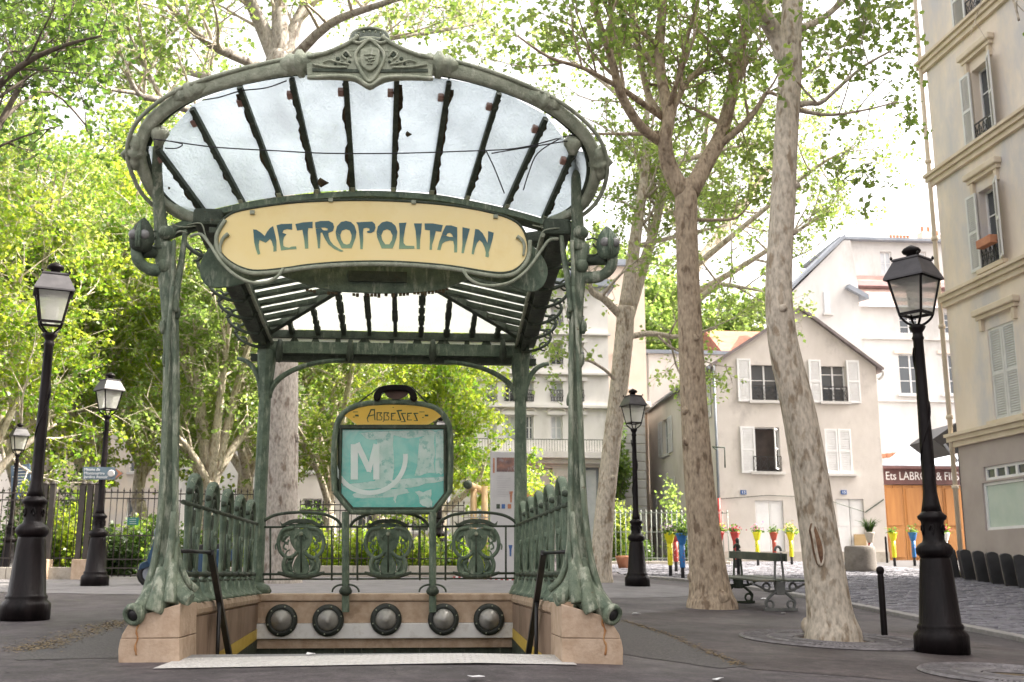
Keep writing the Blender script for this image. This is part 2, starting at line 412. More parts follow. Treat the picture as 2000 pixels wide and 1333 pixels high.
# ---- front arched beam
beam = smooth_path([(330,452),(400,424),(477,405),(550,393),(622,386),(722,381),(842,388),(910,399),(985,415),(1060,436),(1122,458)], 4)
q = [P(x, y, YB-.02) for x, y in beam]
mb = MB()
for i in range(len(q)-1): mb.bar(q[i], q[i+1], .09, .055)
mb.build('front_beam', M['iron_green'], can)
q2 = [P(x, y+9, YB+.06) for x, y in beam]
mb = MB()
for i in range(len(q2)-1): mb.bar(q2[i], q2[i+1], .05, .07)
mb.build('front_beam_shade_bar', M['iron_dark'], can)  # dark bar stands in for the shade in the gap under the beam
# ---- sign
SG = [(421,468),(425,445),(440,425),(470,411),(560,397),(640,392),(720,391),(800,394),(880,401),(950,413),(1000,429),(1022,449),(1032,480),(1028,505),(1010,525),(985,533),(950,531),(880,520),(800,513),(730,511),(660,513),(600,518),(560,524),(510,529),(480,526),(450,512),(430,492)]
YS = 9.66
sg = smooth_path(SG+[SG[0]], 4)[:-1]
sign = empty('sign_panel', P(727,460,YS)); sign.parent = can; sign.matrix_parent_inverse = Matrix.Translation(-Vector(can['_o'])); sign['label'] = 'cream yellow enamel METROPOLITAIN sign with teal lettering'
MB().prism([P(x, y, YS) for x, y in sg], (0,.06,0)).build('enamel_plate', M['signyellow'], sign)
ed = [P(x, y, YS-.004) for x, y in sg]; ns = len(ed)
MB().tube(ed+[ed[0]], .011, 6, caps=False).build('sign_edging', M['iron_dark'], sign)
lowf = smooth_path([(440,430),(423,462),(428,495),(450,517),(482,532),(512,534),(560,529),(600,523),(660,518),(730,516),(800,518),(880,525),(950,537),(988,539),(1014,529),(1032,503),(1035,470)], 4)
MB().tube([P(x, y, YS-.01) for x, y in lowf], .020, 8).build('sign_lower_frame', M['iron_pale'], sign)
for c in ((493,416),(646,392),(808,396),(968,424)):
    p = P(c[0], c[1], YS-.01); MB().box(p.x-.02, p.x+.02, p.y-.02, p.y+.03, p.z-.014, p.z+.018).build('sign_clip', M['iron_pale'], sign)
for sgn, pts in ((1, [(446,457),(436,466),(430,482),(432,494)]), (-1, [(1010,462),(1020,470),(1024,482),(1022,500)])):
    MB().tube([P(x, y, YS-.02) for x, y in smooth_path(pts, 4)], [.010+.010*(1-i/12) for i in range(13)], 7).build('sign_horn', M['iron_pale'], sign)
L1 = {'M':[(110,295),(160,300),(230,345),(285,395),(320,330),(365,275),(410,245),(440,370),(460,470),(462,620),(415,630),(415,560),(390,475),(365,440),(300,495),(205,455),(195,520),(200,590),(218,660),(180,675),(150,590),(125,480),(118,380)],
'E':[(462,235),(530,215),(695,210),(697,300),(620,290),(570,305),(550,345),(610,370),(575,410),(560,470),(565,540),(590,560),(650,570),(690,555),(755,550),(762,590),(650,595),(530,612),(510,500),(490,370)],
'T':[(745,215),(860,190),(1005,180),(1003,275),(940,275),(932,330),(935,440),(940,580),(890,585),(880,470),(850,300),(770,312)],
'R':[(1040,190),(1120,170),(1250,168),(1310,200),(1328,255),(1310,320),(1240,350),(1245,400),(1270,470),(1320,530),(1400,585),(1470,620),(1430,632),(1330,590),(1240,520),(1180,420),(1145,340),(1125,345),(1120,450),(1115,575),(1085,580),(1075,470),(1055,330),(1050,285),(1133,272),(1150,300),(1180,311),(1225,310),(1235,285),(1190,268),(1135,268),(1048,280)],
'O':[(1505,168),(1580,185),(1635,240),(1663,330),(1650,420),(1610,530),(1590,578),(1440,578),(1410,520),(1365,430),(1350,342),(1421,384),(1435,450),(1470,510),(1520,525),(1560,510),(1585,450),(1590,380),(1560,310),(1505,292),(1445,315),(1420,380),(1350,338),(1370,250),(1430,185)],
'P':[(1660,188),(1900,178),(1940,215),(1950,270),(1930,325),(1880,350),(1830,348),(1820,325),(1860,310),(1855,280),(1810,270),(1770,280),(1762,330),(1765,450),(1757,590),(1720,590),(1715,470),(1700,330),(1685,230)]}
L2 = {'O':[(275,172),(345,190),(405,245),(430,330),(420,420),(385,520),(360,580),(195,580),(170,520),(130,420),(118,342),(191,389),(205,455),(250,520),(310,520),(350,455),(358,385),(325,315),(275,292),(220,315),(190,385),(118,338),(140,250),(200,190)],
'L':[(455,200),(568,193),(545,300),(525,430),(525,500),(560,540),(685,545),(690,585),(455,588),(465,450),(465,300)],
'I':[(680,205),(800,205),(790,330),(775,450),(770,590),(722,590),(718,470),(705,320)],
'T':[(840,205),(960,205),(1115,232),(1090,330),(1010,320),(985,430),(955,520),(950,600),(915,600),(920,480),(920,310),(845,300)],
'A':[(1160,235),(1240,235),(1330,265),(1332,400),(1330,640),(1285,640),(1285,540),(1270,470),(1220,462),(1150,480),(1105,510),(1080,605),(1030,600),(1060,480),(1098,378),(1166,394),(1215,408),(1270,410),(1250,365),(1220,345),(1185,355),(1165,390),(1100,372),(1110,340)],
'I2':[(1410,262),(1520,285),(1490,400),(1455,530),(1430,652),(1395,650),(1408,520),(1408,400)],
'N':[(1600,288),(1650,295),(1710,350),(1755,430),(1785,500),(1795,420),(1795,320),(1880,345),(1865,430),(1830,560),(1805,640),(1810,690),(1800,715),(1755,705),(1760,640),(1740,560),(1705,490),(1665,455),(1630,500),(1600,580),(1580,670),(1548,665),(1555,600),(1575,470),(1590,370)]}
def letter_mat():
    m, nt, b = nm('teal_letter_enamel'); L = nt.links
    tc = N(nt, 'ShaderNodeTexCoord'); sp = N(nt, 'ShaderNodeSeparateXYZ'); L.new(tc.outputs['Generated'], sp.inputs[0])
    cr = N(nt, 'ShaderNodeValToRGB'); e = cr.color_ramp.elements; e[0].position = .05; e[1].position = .6
    e[0].color = (.20,.34,.18,1); e[1].color = (.008,.085,.098,1)
    L.new(sp.outputs[2], cr.inputs[0]); L.new(cr.outputs[0], b.inputs['Base Color']); b.inputs['Roughness'].default_value = .25
    return m
M['letter'] = letter_mat()
for dct, ox in ((L1, 480), (L2, 720)):
    for k, pts in dct.items():
        MB().prism([P(x/7.692+ox, y/7.692+410, YS-.004) for x, y in pts], (0,.008,0)).build('letter', M['letter'], sign)
# ---- boards under the sign
for nme, pts, Y in (('side_lobe', [(452,470),(418,476),(397,500),(390,525),(395,548),(410,560),(440,561),(470,555),(525,540),(560,530),(500,520)], 9.86),
                  ('side_lobe', [(1020,470),(1040,480),(1062,505),(1070,530),(1063,555),(1045,569),(1020,566),(990,556),(940,545),(900,533),(960,525)], 9.86),
                  ('lower_board', [(530,531),(600,524),(680,519),(740,518),(800,519),(880,527),(925,538),(890,555),(860,567),(820,571),(760,573),(700,571),(650,568),(600,556)], 9.98)):
    q = smooth_path(pts+[pts[0]], 4)[:-1]
    MB().prism([P(x, y, Y) for x, y in q], (0,.035,0)).build(nme, M['iron_green'], can, bevel=.006)
p = P(738,541,9.965); MB().box(p.x-.27,p.x+.27,p.y-.015,p.y+.02,p.z-.05,p.z+.05).build('maker_plate', M['iron_dark'], can)
mb = MB(); rr = random.Random(4)
for k in range(40):
    x = 600+k*7; y = 560+13*math.sin(math.pi*min(1,max(0,(x-590)/290)))**.6
    if rr.random() < .75:
        c = P(x, y+2, 9.98); h = rr.uniform(.008,.03); mb.box(c.x-.014,c.x+.014,c.y,c.y+.03,c.z-h,c.z+.006)
mb.build('board_fringe', M['rust'], can)['kind'] = 'stuff'
# whiplash arms round the sign
for pts, r in (([(372,462,9.72),(392,458,9.7),(410,478,9.66),(432,512,9.6),(460,538,9.57),(492,552,9.55),(522,551,9.55),(542,540,9.57),(553,525,9.6)], .019),
            ([(1090,467,9.72),(1072,470,9.7),(1054,494,9.66),(1030,527,9.6),(1000,550,9.57),(968,558,9.55),(938,556,9.55),(916,544,9.57),(903,526,9.6)], .019),
            ([(366,440,9.75),(385,436,9.72),(395,440,9.72),(402,462,9.72),(406,468,9.7)], .008), ([(1092,446,9.75),(1070,448,9.72),(1058,456,9.72),(1048,488,9.72),(1046,500,9.7)], .008),
            ([(336,436,9.8),(350,443,9.78),(380,442,9.8),(420,430,9.85)], .008),([(1120,452,9.8),(1105,456,9.78),(1080,450,9.8),(1040,440,9.85)], .008),
            ([(365,455,9.74),(352,452,9.72),(342,457,9.72)], .011)):
    q = [Vector(t) for t in smooth_path([tuple(P(*u)) for u in pts], 5)]
    MB().tube(q, r, 8, flat=.75).build('whiplash_arm', M['iron_pale'], can)

# ---- front posts
def post(side):
    sx = (lambda x: x) if side < 0 else (lambda x: 1457-x)
    po = MB()
    main = [(306,1188,9.62),(312,1150,9.68),(321,1090,9.73),(327,1000,9.75),(331,900,9.75),(334,790,9.75),(335,690,9.75),(332,600,9.75),(327,530,9.75),(320,478,9.75)]
    rad = [36,30,23,18.5,16.5,15.5,14.5,15.5,18,19]
    if side > 0: rad = [34,28,22,17,15,14,13,13.5,15,15]
    q = smooth_path([tuple(P(sx(a), b, c))+(r*S,) for (a,b,c), r in zip(main, rad)], 4)
    po.tube([v[:3] for v in q], [v[3] for v in q], 18, flute=(3,.13,.05))
    up = [(318,490,9.75),(313,440,9.72),(308,380,9.62),(306,320,9.45),(311,262,9.2)]
    if side > 0: up = [(330,490,9.75),(330,440,9.72),(332,380,9.62),(334,320,9.45),(338,282,9.2)]
    q = smooth_path([tuple(P(sx(a), b, c))+(r*S,) for (a,b,c), r in zip(up, [17,13,11,9.5,8.5])], 4)
    o = po.build('front_post', M['iron'], can)
    MB().tube([v[:3] for v in q], [v[3] for v in q], 12, flute=(3,.1,0)).build('post_stem', M['iron'], o)
    e = Vector(q[-1][:3]); MB().lathe([(.03,-.1),(.05,-.05),(.075,-.01),(.08,.03),(.05,.06),(.02,.08)], 10, e, axis=(0,-.3,1), flute=(4,.12)).build('stem_capital', M['iron_pale'], o)
    # knots and collars
    for (x, y, r) in ((325,455,15),(322,520,12),(318,640,6),(345,610,6),(322,705,5),(346,780,5),(338,1000,6)):
        c = P(sx(x), y, 9.7); MB().lathe([(r*S*.6,-.06),(r*S,-.03),(r*S*1.1,0),(r*S,.03),(r*S*.6,.06)], 10, c, axis=(.1*side,-.2,1), flute=(3,.15)).build('post_knot', M['iron'], o)
    # ridges that flow down the stem
    for pts, r in (([(340,470,9.66),(337,540,9.64),(336,600,9.66),(341,700,9.67),(342,850,9.66),(343,1000,9.64),(347,1080,9.62),(362,1130,9.62),(384,1152,9.66)], 9),
                 ([(338,560,9.6),(330,640,9.62),(326,760,9.64),(322,900,9.64),(314,1020,9.62),(304,1090,9.6),(288,1150,9.56),(266,1192,9.5)], 8),
                 ([(340,1000,9.58),(332,1080,9.55),(318,1140,9.52),(300,1175,9.5),(276,1198,9.46)], 13),
                 ([(344,1060,9.58),(342,1120,9.55),(338,1160,9.52),(320,1182,9.5),(300,1198,9.5)], 10),
                 ([(362,450,9.8),(356,500,9.78),(346,560,9.7),(340,610,9.66)], 10)):
        q = smooth_path([tuple(P(sx(a), b, c)) for a,b,c in pts], 4); m = len(q)
        MB().tube(q, [r*S*(.42+.42*(i/m)) for i in range(m)], 9, flute=(2,.1,.1)).build('post_ridge', M['iron'], o)
    # root that ends as a spout
    pts = [(318,1090,9.66),(308,1140,9.62),(292,1172,9.55),(276,1190,9.48),(262,1200,9.40)]
    q = smooth_path([tuple(P(sx(a), b, c))+(r*S,) for (a,b,c), r in zip(pts, [8,17,21,19,15])], 4)
    MB().tube([v[:3] for v in q], [v[3] for v in q], 14, flute=(3,.12,.1)).build('foot_root', M['iron'], o)
    e = Vector(q[-1][:3]); d = (e-Vector(q[-2][:3])).normalized()
    MB().lathe([(.085,-.03),(.095,.0),(.085,.035),(.058,.04),(.048,.0)], 14, e, axis=d).build('spout_lip', M['iron'], o)
    MB().lathe([(.05,.0),(.045,.028),(.001,.03)], 12, e, axis=d).build('spout_hole', M['black'], o)
    # toes gripping the plinth
    for pts, r in (([(330,1090,9.56),(345,1140,9.52),(360,1165,9.48),(372,1172,9.46)], 12), ([(316,1110,9.54),(310,1160,9.46),(304,1186,9.43),(300,1196,9.42)], 14), ([(338,1100,9.55),(334,1150,9.47),(330,1178,9.44)], 11)):
        q = smooth_path([tuple(P(sx(a), b, c)) for a,b,c in pts], 4); m = len(q)
        MB().tube(q, [r*S*(.6+.5*math.sin(math.pi*.8*i/m)) for i in range(m)], 9, flute=(2,.12,.1)).build('foot_toe', M['iron'], o)
    # bud lamp on its arm
    lm = empty('bud_lamp', P(sx(275), 470, 9.75)); lm.parent = can; lm.matrix_parent_inverse = Matrix.Translation(-Vector(can['_o']))
    dx, dy = (0, 0) if side < 0 else (-6, 14)
    X = lambda x: sx(x)-dx
    arm = [(322,528,9.75),(300,528,9.7),(280,520,9.65),(268,504,9.6),(267,480,9.6)]
    q = smooth_path([tuple(P(X(a), b+dy, c)) for a,b,c in arm], 5)
    MB().tube(q, [.058]*8+[.05]*(len(q)-8), 10).build('lamp_arm', M['iron_green'] if side < 0 else M['iron'], lm)
    MB().tube([P(X(318), 497+dy, 9.75), P(X(296), 494+dy, 9.7), P(X(276), 492+dy, 9.62)], [.045,.05,.06], 10).build('lamp_bracket', M['iron_dark'], lm)
    c = P(X(274), 488+dy, 9.58)
    prof = [(.05,-.02),(.085,.02),(.10,.08),(.095,.14),(.075,.20),(.04,.255),(.008,.285)]
    MB().lathe(prof, 14, c, axis=(-.08*side,-.1,1), flute=(2,.1)).build('bud', M['iron_dark'] if side < 0 else M['iron_green'], lm)
    for s2 in (-1, 1):
        MB().lathe([(.046,-.004),(.042,.016),(.026,.03),(.004,.036)], 10, c+Vector((s2*.047,-.082,.115)), axis=(s2*.35,-1,-.1)).build('lens', M['lens'], lm)
        MB().tube([c+Vector((s2*.01,-.095,.0)), c+Vector((s2*.012,-.12,.12)), c+Vector((0,-.06,.25))], [.012,.016,.008], 6).build('bud_vein', M['iron_green'], lm)
    mb = MB(); q = smooth_path([tuple(P(X(a), b+dy, 9.68)) for a,b in [(318,455),(302,452),(292,462),(298,470),(305,462)]], 4); mb.tube(q, .009, 6)
    q = smooth_path([tuple(P(X(a), b+dy, 9.68)) for a,b in [(316,485),(300,484),(292,476),(300,468)]], 4); mb.tube(q, .009, 6); mb.build('lamp_scroll', M['iron_dark'], lm)
post(-1); post(1)
# wiring under the marquee
for pts in ([(300,272,9.1),(330,276,9.2),(420,288,9.25),(540,295,9.3),(640,300,9.3),(770,300,9.3),(900,296,9.3),(1010,290,9.25),(1100,268,9.2),(1126,262,9.1)],
            [(330,276,9.2),(356,282,9.18),(345,290,9.18),(322,290,9.2)],[(395,196,8.9),(430,190,8.9),(470,178,8.9),(520,172,8.85),(560,158,8.8)],
            [(950,296,9.3),(966,330,9.4),(985,378,9.6)],[(1095,270,9.2),(1050,300,9.3),(1032,340,9.4),(1022,372,9.5)],[(960,300,9.28),(1020,290,9.25),(1108,276,9.15)]):
    q = smooth_path([tuple(P(*u)) for u in pts], 5); MB().tube(q, .006, 5).build('hanging_wire', M['black'], can)
for (x, y, r, yy) in ((629,358,.05,9.75),(538,351,.012,9.7),(797,263,.026,9.25),(792,206,.012,9.05),(330,368,.01,9.6)):
    p = P(x, y, yy); MB().lathe([(r,-.008),(r*.8,.01),(r*.3,.014)], 7, p, axis=(0,-.6,-1), flute=(3,.3)).build('fallen_leaf_clump', M['rust'], can)

# ---- rear part: posts, eaves beams, hipped glass roof
XLr = P(507, 1000, YR).x; XRr = P(1017, 1000, YR).x
for X in (XLr, XRr):
    mb = MB(); mb.lathe([(.16,0),(.15,.05),(.10,.12),(.092,.3),(.085,1.4),(.08,2.6),(.095,2.75),(.12,3.0),(.13,3.22)], 8, (X, YR, ZW-.02), smooth=False)
    o = mb.build('rear_post', M['iron_green'], can)
    sgn = 1 if X < XC else -1
    for d, n in ((sgn, 12), (-sgn, 8)):
        L_ = 1.0 if d == sgn else .34; H_ = .42
        q = [Vector((X+d*(.05+L_*(1-math.cos(a))), YR, ZE-.62+ (H_+.1)*math.sin(a))) for a in [math.pi/2*i/n for i in range(n+1)]]
        MB().tube(q, [.055-.02*i/n for i in range(n+1)], 8, flat=.8).build('bracket', M['iron_green'], o)
    MB().lathe([(.10,0),(.16,.03),(.20,.09),(.17,.16),(.10,.2)], 10, (X-sgn*.03, YR-.06, ZW-.06), flute=(3,.2)).build('post_shoe', M['iron_green'], o)
x0, x1 = XLr-.12, XRr+.12
for nme, py, h, mt in (('rear_beam', 657, .10, 'iron_dark'), ('rear_beam', 683, .16, 'iron_green')):
    z = P(757, py, YR).z; MB().box(x0, x1, YR-.05, YR+.06, z-h/2, z+h/2).build(nme, M[mt], can)
z2 = P(757,683,YR).z; z1 = P(757,657,YR).z
MB().box(x0-.1, x1+.1, YR+.03, YR+.16, z2-.17, z2-.085).build('rear_gutter', M['iron_dark'], can)
MB().add([(x0,YR+.02,z2+.05),(x1,YR+.02,z2+.05),(x1,YR+.02,z1-.03),(x0,YR+.02,z1-.03)], [(0,1,2,3)]).build('clerestory_pane', M['rearglass'], can)
rr = random.Random(9)
for x in (575, 616, 660, 712, 765, 815, 866, 912, 950):
    c = P(x, 669, YR-.03); w_ = rr.uniform(.03,.11)
    MB().prism([Vector((c.x-w_,c.y,z2+.07)), Vector((c.x+w_,c.y,z2+.07)), Vector((c.x+.03,c.y,c.z+.06)), Vector((c.x-.03,c.y,c.z+.06))], (0,.03,0)).build('eaves_bracket', M['iron_dark'], can)
for x in (546, 684, 845, 982):
    c = P(x, 690, YR-.1); mb = MB(); mb.tube([c+Vector((0,0,.18)), c+Vector((0,-.03,.05)), c+Vector((0,-.02,-.06)), c+Vector((0,0,-.13))], [.03,.045,.05,.012], 8); mb.build('beam_clasp', M['iron_dark'], can)
APX = P(757, 505, 12.35); ez = z1+.02
XSl, XSr = XL+.14, XR-.14
cr_l, cr_r = Vector((x0+.1, YR-.02, ez)), Vector((x1-.1, YR-.02, ez))
cf_l, cf_r = Vector((XSl, 10.1, ez)), Vector((XSr, 10.1, ez))
APX.z = max(APX.z, ez+.3)
def glazed(e0, e1, nb, wbar, name_mat):
    # bars square to the eaves edge running up to the hips
    pts = []
    for i in range(nb+1):
        t = i/nb; a = e0.lerp(e1, t)
        # foot point of apex on edge
        ed = (e1-e0); f = (APX-e0).dot(ed)/ed.length_squared
        if t <= f: k = t/f if f > 0 else 1
        else: k = (1-t)/(1-f)
        top = a + (APX-(e0+ed*f))*k
        pts.append((a, top))
    for i in range(1, nb):
        a, b = pts[i]
        if (b-a).length > .12:
            mb = MB(); mb.bar(a, b, wbar, .07); 
            sd_ = (e1-e0).normalized(); rr = random.Random(i*7+int(a.x*50))
            n = 14
            for k in range(n):
                if rr.random() < .8:
                    c = a.lerp(b, (k+.5)/n); ww = rr.uniform(.004,.02)
                    mb.bar(c-(b-a)/n*.45, c+(b-a)/n*.45, wbar+2*ww, .03)
            mb.build('roof_bar', M['iron_dark'], can)
    for i in range(nb):
        (a, b), (c, d) = pts[i], pts[i+1]
        q = [a, c, d, b]; q = [v+Vector((0,0,.045)) for v in q]
        u = [q[0]]
        for v in q[1:]:
            if (v-u[-1]).length > 1e-4: u.append(v)
        if len(u) > 2 and (u[0]-u[-1]).length > 1e-4: MB().add(u, [tuple(range(len(u)))]).build('roof_pane', M[name_mat], can, fix=False)
glazed(cr_l, cr_r, 10, .05, 'rearglass')
glazed(cf_l, cr_l, 12, .05, 'rearglass'); glazed(cr_r, cf_r, 12, .05, 'rearglass'); glazed(cf_r, cf_l, 10, .05, 'rearglass')
for c in (cr_l, cr_r, cf_l, cf_r):
    MB().bar(c, APX, .075, .1).build('hip_bar', M['iron_dark'], can)
for sgn, a, b in ((-1, cf_l, cr_l), (1, cf_r, cr_r)):
    g0 = a+Vector((sgn*.02,-.35,-.02)); g1 = b+Vector((sgn*.06,.1,-.06))
    mb = MB(); mb.bar(g0, g1, .26, .16); gut = mb.build('side_gutter', M['iron_dark'], can, bevel=.03)
    MB().tube([g0+Vector((-sgn*.14,0,-.09)), g1+Vector((-sgn*.14,0,-.09))], .022, 8).build('gutter_rod', M['iron_pale'], gut)
    MB().bar(g0+Vector((-sgn*.05,0,-.13)), g1+Vector((-sgn*.05,0,-.13)), .06, .05).build('gutter_rail', M['iron_dark'], gut)
    for k in range(6):
        c = g0.lerp(g1, .16+.155*k)
        q = [c+Vector((sgn*(.05+.27*math.sin(t))-sgn*.1*math.cos(t), .02*k, -.16*math.cos(t)-.02)) for t in [math.pi*(.0+1.05*i/12) for i in range(13)]]
        q = [c+Vector((-sgn*.16,0,-.06))]+q
        MB().tube(q, .02, 7).build('gutter_hoop', M['iron_dark'], gut)
        q = [c+Vector((sgn*.24+sgn*.06*math.cos(t), .1, -.1+.06*math.sin(t))) for t in [2*math.pi*i/10 for i in range(9)]]
        MB().tube(q, .011, 6).build('gutter_curl', M['iron_dark'], gut)
# ================================================================== GROUND with the stair well
XWl, XWr = XL+.07, XR-.07              # inner faces of the stair well
YW0, YW1 = 9.95, 14.62
def asphalt(name='worn_asphalt', k=1.0, warm=(1,1,1)):
    m, nt, b = nm(name); L = nt.links
    tc = N(nt, 'ShaderNodeTexCoord')
    def noise(s, d=6, r=.6):
        n = N(nt, 'ShaderNodeTexNoise'); n.inputs['Scale'].default_value = s; n.inputs['Detail'].default_value = d; n.inputs['Roughness'].default_value = r
        L.new(tc.outputs['Object'], n.inputs[0]); return n
    def ramp(n, p0, c0, p1, c1):
        r = N(nt, 'ShaderNodeValToRGB'); e = r.color_ramp.elements; e[0].position = p0; e[1].position = p1; e[0].color = rgb(c0); e[1].color = rgb(c1); L.new(n.outputs[0], r.inputs[0]); return r
    big = ramp(noise(.6, 7, .7), .35, tuple(a_*k*b_ for a_, b_ in zip((.042,.036,.041), warm)), .65, tuple(a_*k*b_ for a_, b_ in zip((.095,.083,.090), warm)))
    fine = ramp(noise(34, 8, .8), .30, (.35,.34,.35), .70, (1.65,1.62,1.6))
    mx = N(nt, 'ShaderNodeMix', data_type='RGBA', blend_type='MULTIPLY'); mx.inputs[0].default_value = 1
    L.new(big.outputs[0], mx.inputs[6]); L.new(fine.outputs[0], mx.inputs[7])
    spots = ramp(noise(3.2, 9, .8), .56, (0,0,0), .74, (.75,.75,.75))
    m2 = N(nt, 'ShaderNodeMix', data_type='RGBA'); L.new(spots.outputs[0], m2.inputs[0]); L.new(mx.outputs[2], m2.inputs[6]); m2.inputs[7].default_value = (.105,.092,.082,1)
    mid = ramp(noise(5.5, 7, .72), .33, (.55,.55,.55), .67, (1.4,1.38,1.36)); blot = ramp(noise(.95, 4, .5), .50, (1,1,1), .60, (.72,.71,.72))
    for z_ in (mid, blot):
        mq = N(nt, 'ShaderNodeMix', data_type='RGBA', blend_type='MULTIPLY'); mq.inputs[0].default_value = 1; L.new(m2.outputs[2], mq.inputs[6]); L.new(z_.outputs[0], mq.inputs[7]); m2 = mq
    cracks = N(nt, 'ShaderNodeTexVoronoi', feature='DISTANCE_TO_EDGE'); cracks.inputs['Scale'].default_value = .3
    wv = noise(1.5, 6); va = N(nt, 'ShaderNodeVectorMath', operation='SCALE'); L.new(wv.outputs['Color'], va.inputs[0]); va.inputs['Scale'].default_value = .9
    vb = N(nt, 'ShaderNodeVectorMath', operation='ADD'); L.new(tc.outputs['Object'], vb.inputs[0]); L.new(va.outputs[0], vb.inputs[1]); L.new(vb.outputs[0], cracks.inputs['Vector'])
    ck = ramp(cracks, .0, (.38,.38,.38), .004, (1,1,1))
    m3 = N(nt, 'ShaderNodeMix', data_type='RGBA', blend_type='MULTIPLY'); m3.inputs[0].default_value = 1; L.new(m2.outputs[2], m3.inputs[6]); L.new(ck.outputs[0], m3.inputs[7])
    L.new(m3.outputs[2], b.inputs['Base Color'])
    rr = ramp(noise(.8, 5), .3, (.55,.55,.55), .7, (.85,.85,.85)); L.new(rr.outputs[0], b.inputs['Roughness'])
    bp = N(nt, 'ShaderNodeBump'); bp.inputs['Strength'].default_value = .6; bp.inputs['Distance'].default_value = .012; L.new(noise(70, 6, .8).outputs[0], bp.inputs['Height']); L.new(bp.outputs[0], b.inputs['Normal'])
    return m
M['asphalt'] = asphalt()
M['asphalt3'] = asphalt('brown_asphalt', .92, (1.05,.99,.92))
M['asphalt2'] = pm('coarse_asphalt', (.045,.042,.042), (.13,.12,.115), 45, .85, .6, 90, c3=(.07,.068,.07), s3=1.5)
M['pave'] = pm('pale_pavement', (.135,.127,.133), (.19,.18,.185), 2.2, .8, .3, 60, c3=(.10,.093,.097), s3=1.5)
xs = sorted(set([-140,-90,-60,-40,-28,-20]+[-16+i*1.0 for i in range(40)]+[26,30,40,60,90,140]+[XWl-.02, XWr+.02]))
ys = sorted(set([-60,-40,-25,-15,-8]+[-4+i*1.0 for i in range(60)]+[60,70,85,110,150,220,320]+[YW0, YW1+.02]))
vi = {}; V = []; F = []
def gv(x, y):
    if (x, y) not in vi: vi[(x, y)] = len(V); V.append((x, y, gz(x, y)))
    return vi[(x, y)]
for i in range(len(xs)-1):
    for j in range(len(ys)-1):
        cx_, cy_ = (xs[i]+xs[i+1])/2, (ys[j]+ys[j+1])/2
        if XWl-.02 < cx_ < XWr+.02 and YW0 < cy_ < YW1+.02: continue
        F.append((gv(xs[i],ys[j]), gv(xs[i+1],ys[j]), gv(xs[i+1],ys[j+1]), gv(xs[i],ys[j+1])))
mb = MB(); mb.add(V, F, True); tag(mb.build('ground', M['asphalt'], fix=False), 'grey asphalt of the square', None, None, 'structure')
def sheet(name, poly, mat, dz=.004, kind='structure', label=None, cell=.8):
    """flat piece laid on the ground: polygon of (x,y)"""
    bm = bmesh.new(); vs_ = [bm.verts.new((x, y, 0)) for x, y in poly]; bm.faces.new(vs_)
    bmesh.ops.triangulate(bm, faces=bm.faces)
    for it in range(7):
        es = [e for e in bm.edges if e.calc_length() > cell]
        if not es: break
        bmesh.ops.subdivide_edges(bm, edges=es, cuts=1); bmesh.ops.triangulate(bm, faces=bm.faces)
    for v in bm.verts: v.co.z = gz(v.co.x, v.co.y)+dz
    bmesh.ops.recalc_face_normals(bm, faces=bm.faces)
    for f in bm.faces:
        if f.normal.z < 0: f.normal_flip()
    me = bpy.data.meshes.new(name); bm.to_mesh(me); bm.free()
    o = link(name, me, mat); tag(o, label, None, None, kind); return o
def gpoly(pts): return [tuple(G(a, b)[:2]) for a, b in pts]
# wedge patches of asphalt
def wob(poly, amp, n=6, seed=0):
    rr = random.Random(seed); out = []
    for i in range(len(poly)):
        a = Vector(poly[i]); b = Vector(poly[(i+1) % len(poly)])
        for k in range(n):
            q = a.lerp(b, k/n); out.append((q.x+rr.uniform(-amp,amp), q.y+rr.uniform(-amp,amp)))
    return out
sheet('asphalt_patch', wob(gpoly([(1190,1205),(1300,1240),(1380,1275),(1450,1302),(1405,1306),(1200,1276)]), .02, 6, 1), M['asphalt2'], .004, label='coarse grey asphalt wedge beside the right plinth')
sheet('asphalt_patch', wob(gpoly([(40,1268),(150,1240),(235,1218),(240,1250),(228,1286),(30,1290)]), .02, 6, 2), M['asphalt2'], .004, label='coarse grey asphalt wedge beside the left plinth')
sheet('asphalt_patch', wob(gpoly([(1200,1206),(1330,1190),(1700,1215),(2100,1290),(2150,1360),(1460,1306),(1380,1275),(1300,1238)]), .02, 6, 3), M['asphalt3'], .0035, label='brownish asphalt between the right plinth and the bench')
M['sand'] = pm('dry_pollen', (.16,.115,.06), (.27,.20,.11), 30, .95, .4, 80)
rr = random.Random(2)
def debris(name, line, width, n, label):
    mb = MB()
    for i in range(n):
        t = rr.random()*(len(line)-1); k = int(t); f = t-k
        a = G(*line[k]); b = G(*line[min(k+1, len(line)-1)]); q = a.lerp(b, f)
        x = q.x+rr.gauss(0, width); y = q.y+rr.gauss(0, width); s = rr.uniform(.006,.02); an = rr.uniform(0, 6)
        z = gz(x, y)+.006
        pts = [(x+s*math.cos(an+u)*rr.uniform(.6,1.3), y+s*math.sin(an+u)*rr.uniform(.6,1.3), z+rr.uniform(0,.006)) for u in (0,1.6,3.1,4.7)]
        mb.add(pts, [(0,1,2,3)])
    tag(mb.build(name, M['sand'], fix=False), label, None, None, 'stuff')
debris('leaf_litter', [(40,1272),(110,1252),(200,1226),(245,1214)],   .13, 1500, 'dry yellow litter on the ground left of the stairs')
debris('leaf_litter', [(1215,1212),(1300,1238),(1380,1272),(1450,1302)], .045, 700, 'dry yellow litter along the asphalt edge right of the stairs')
rr = random.Random(21); mb = MB()
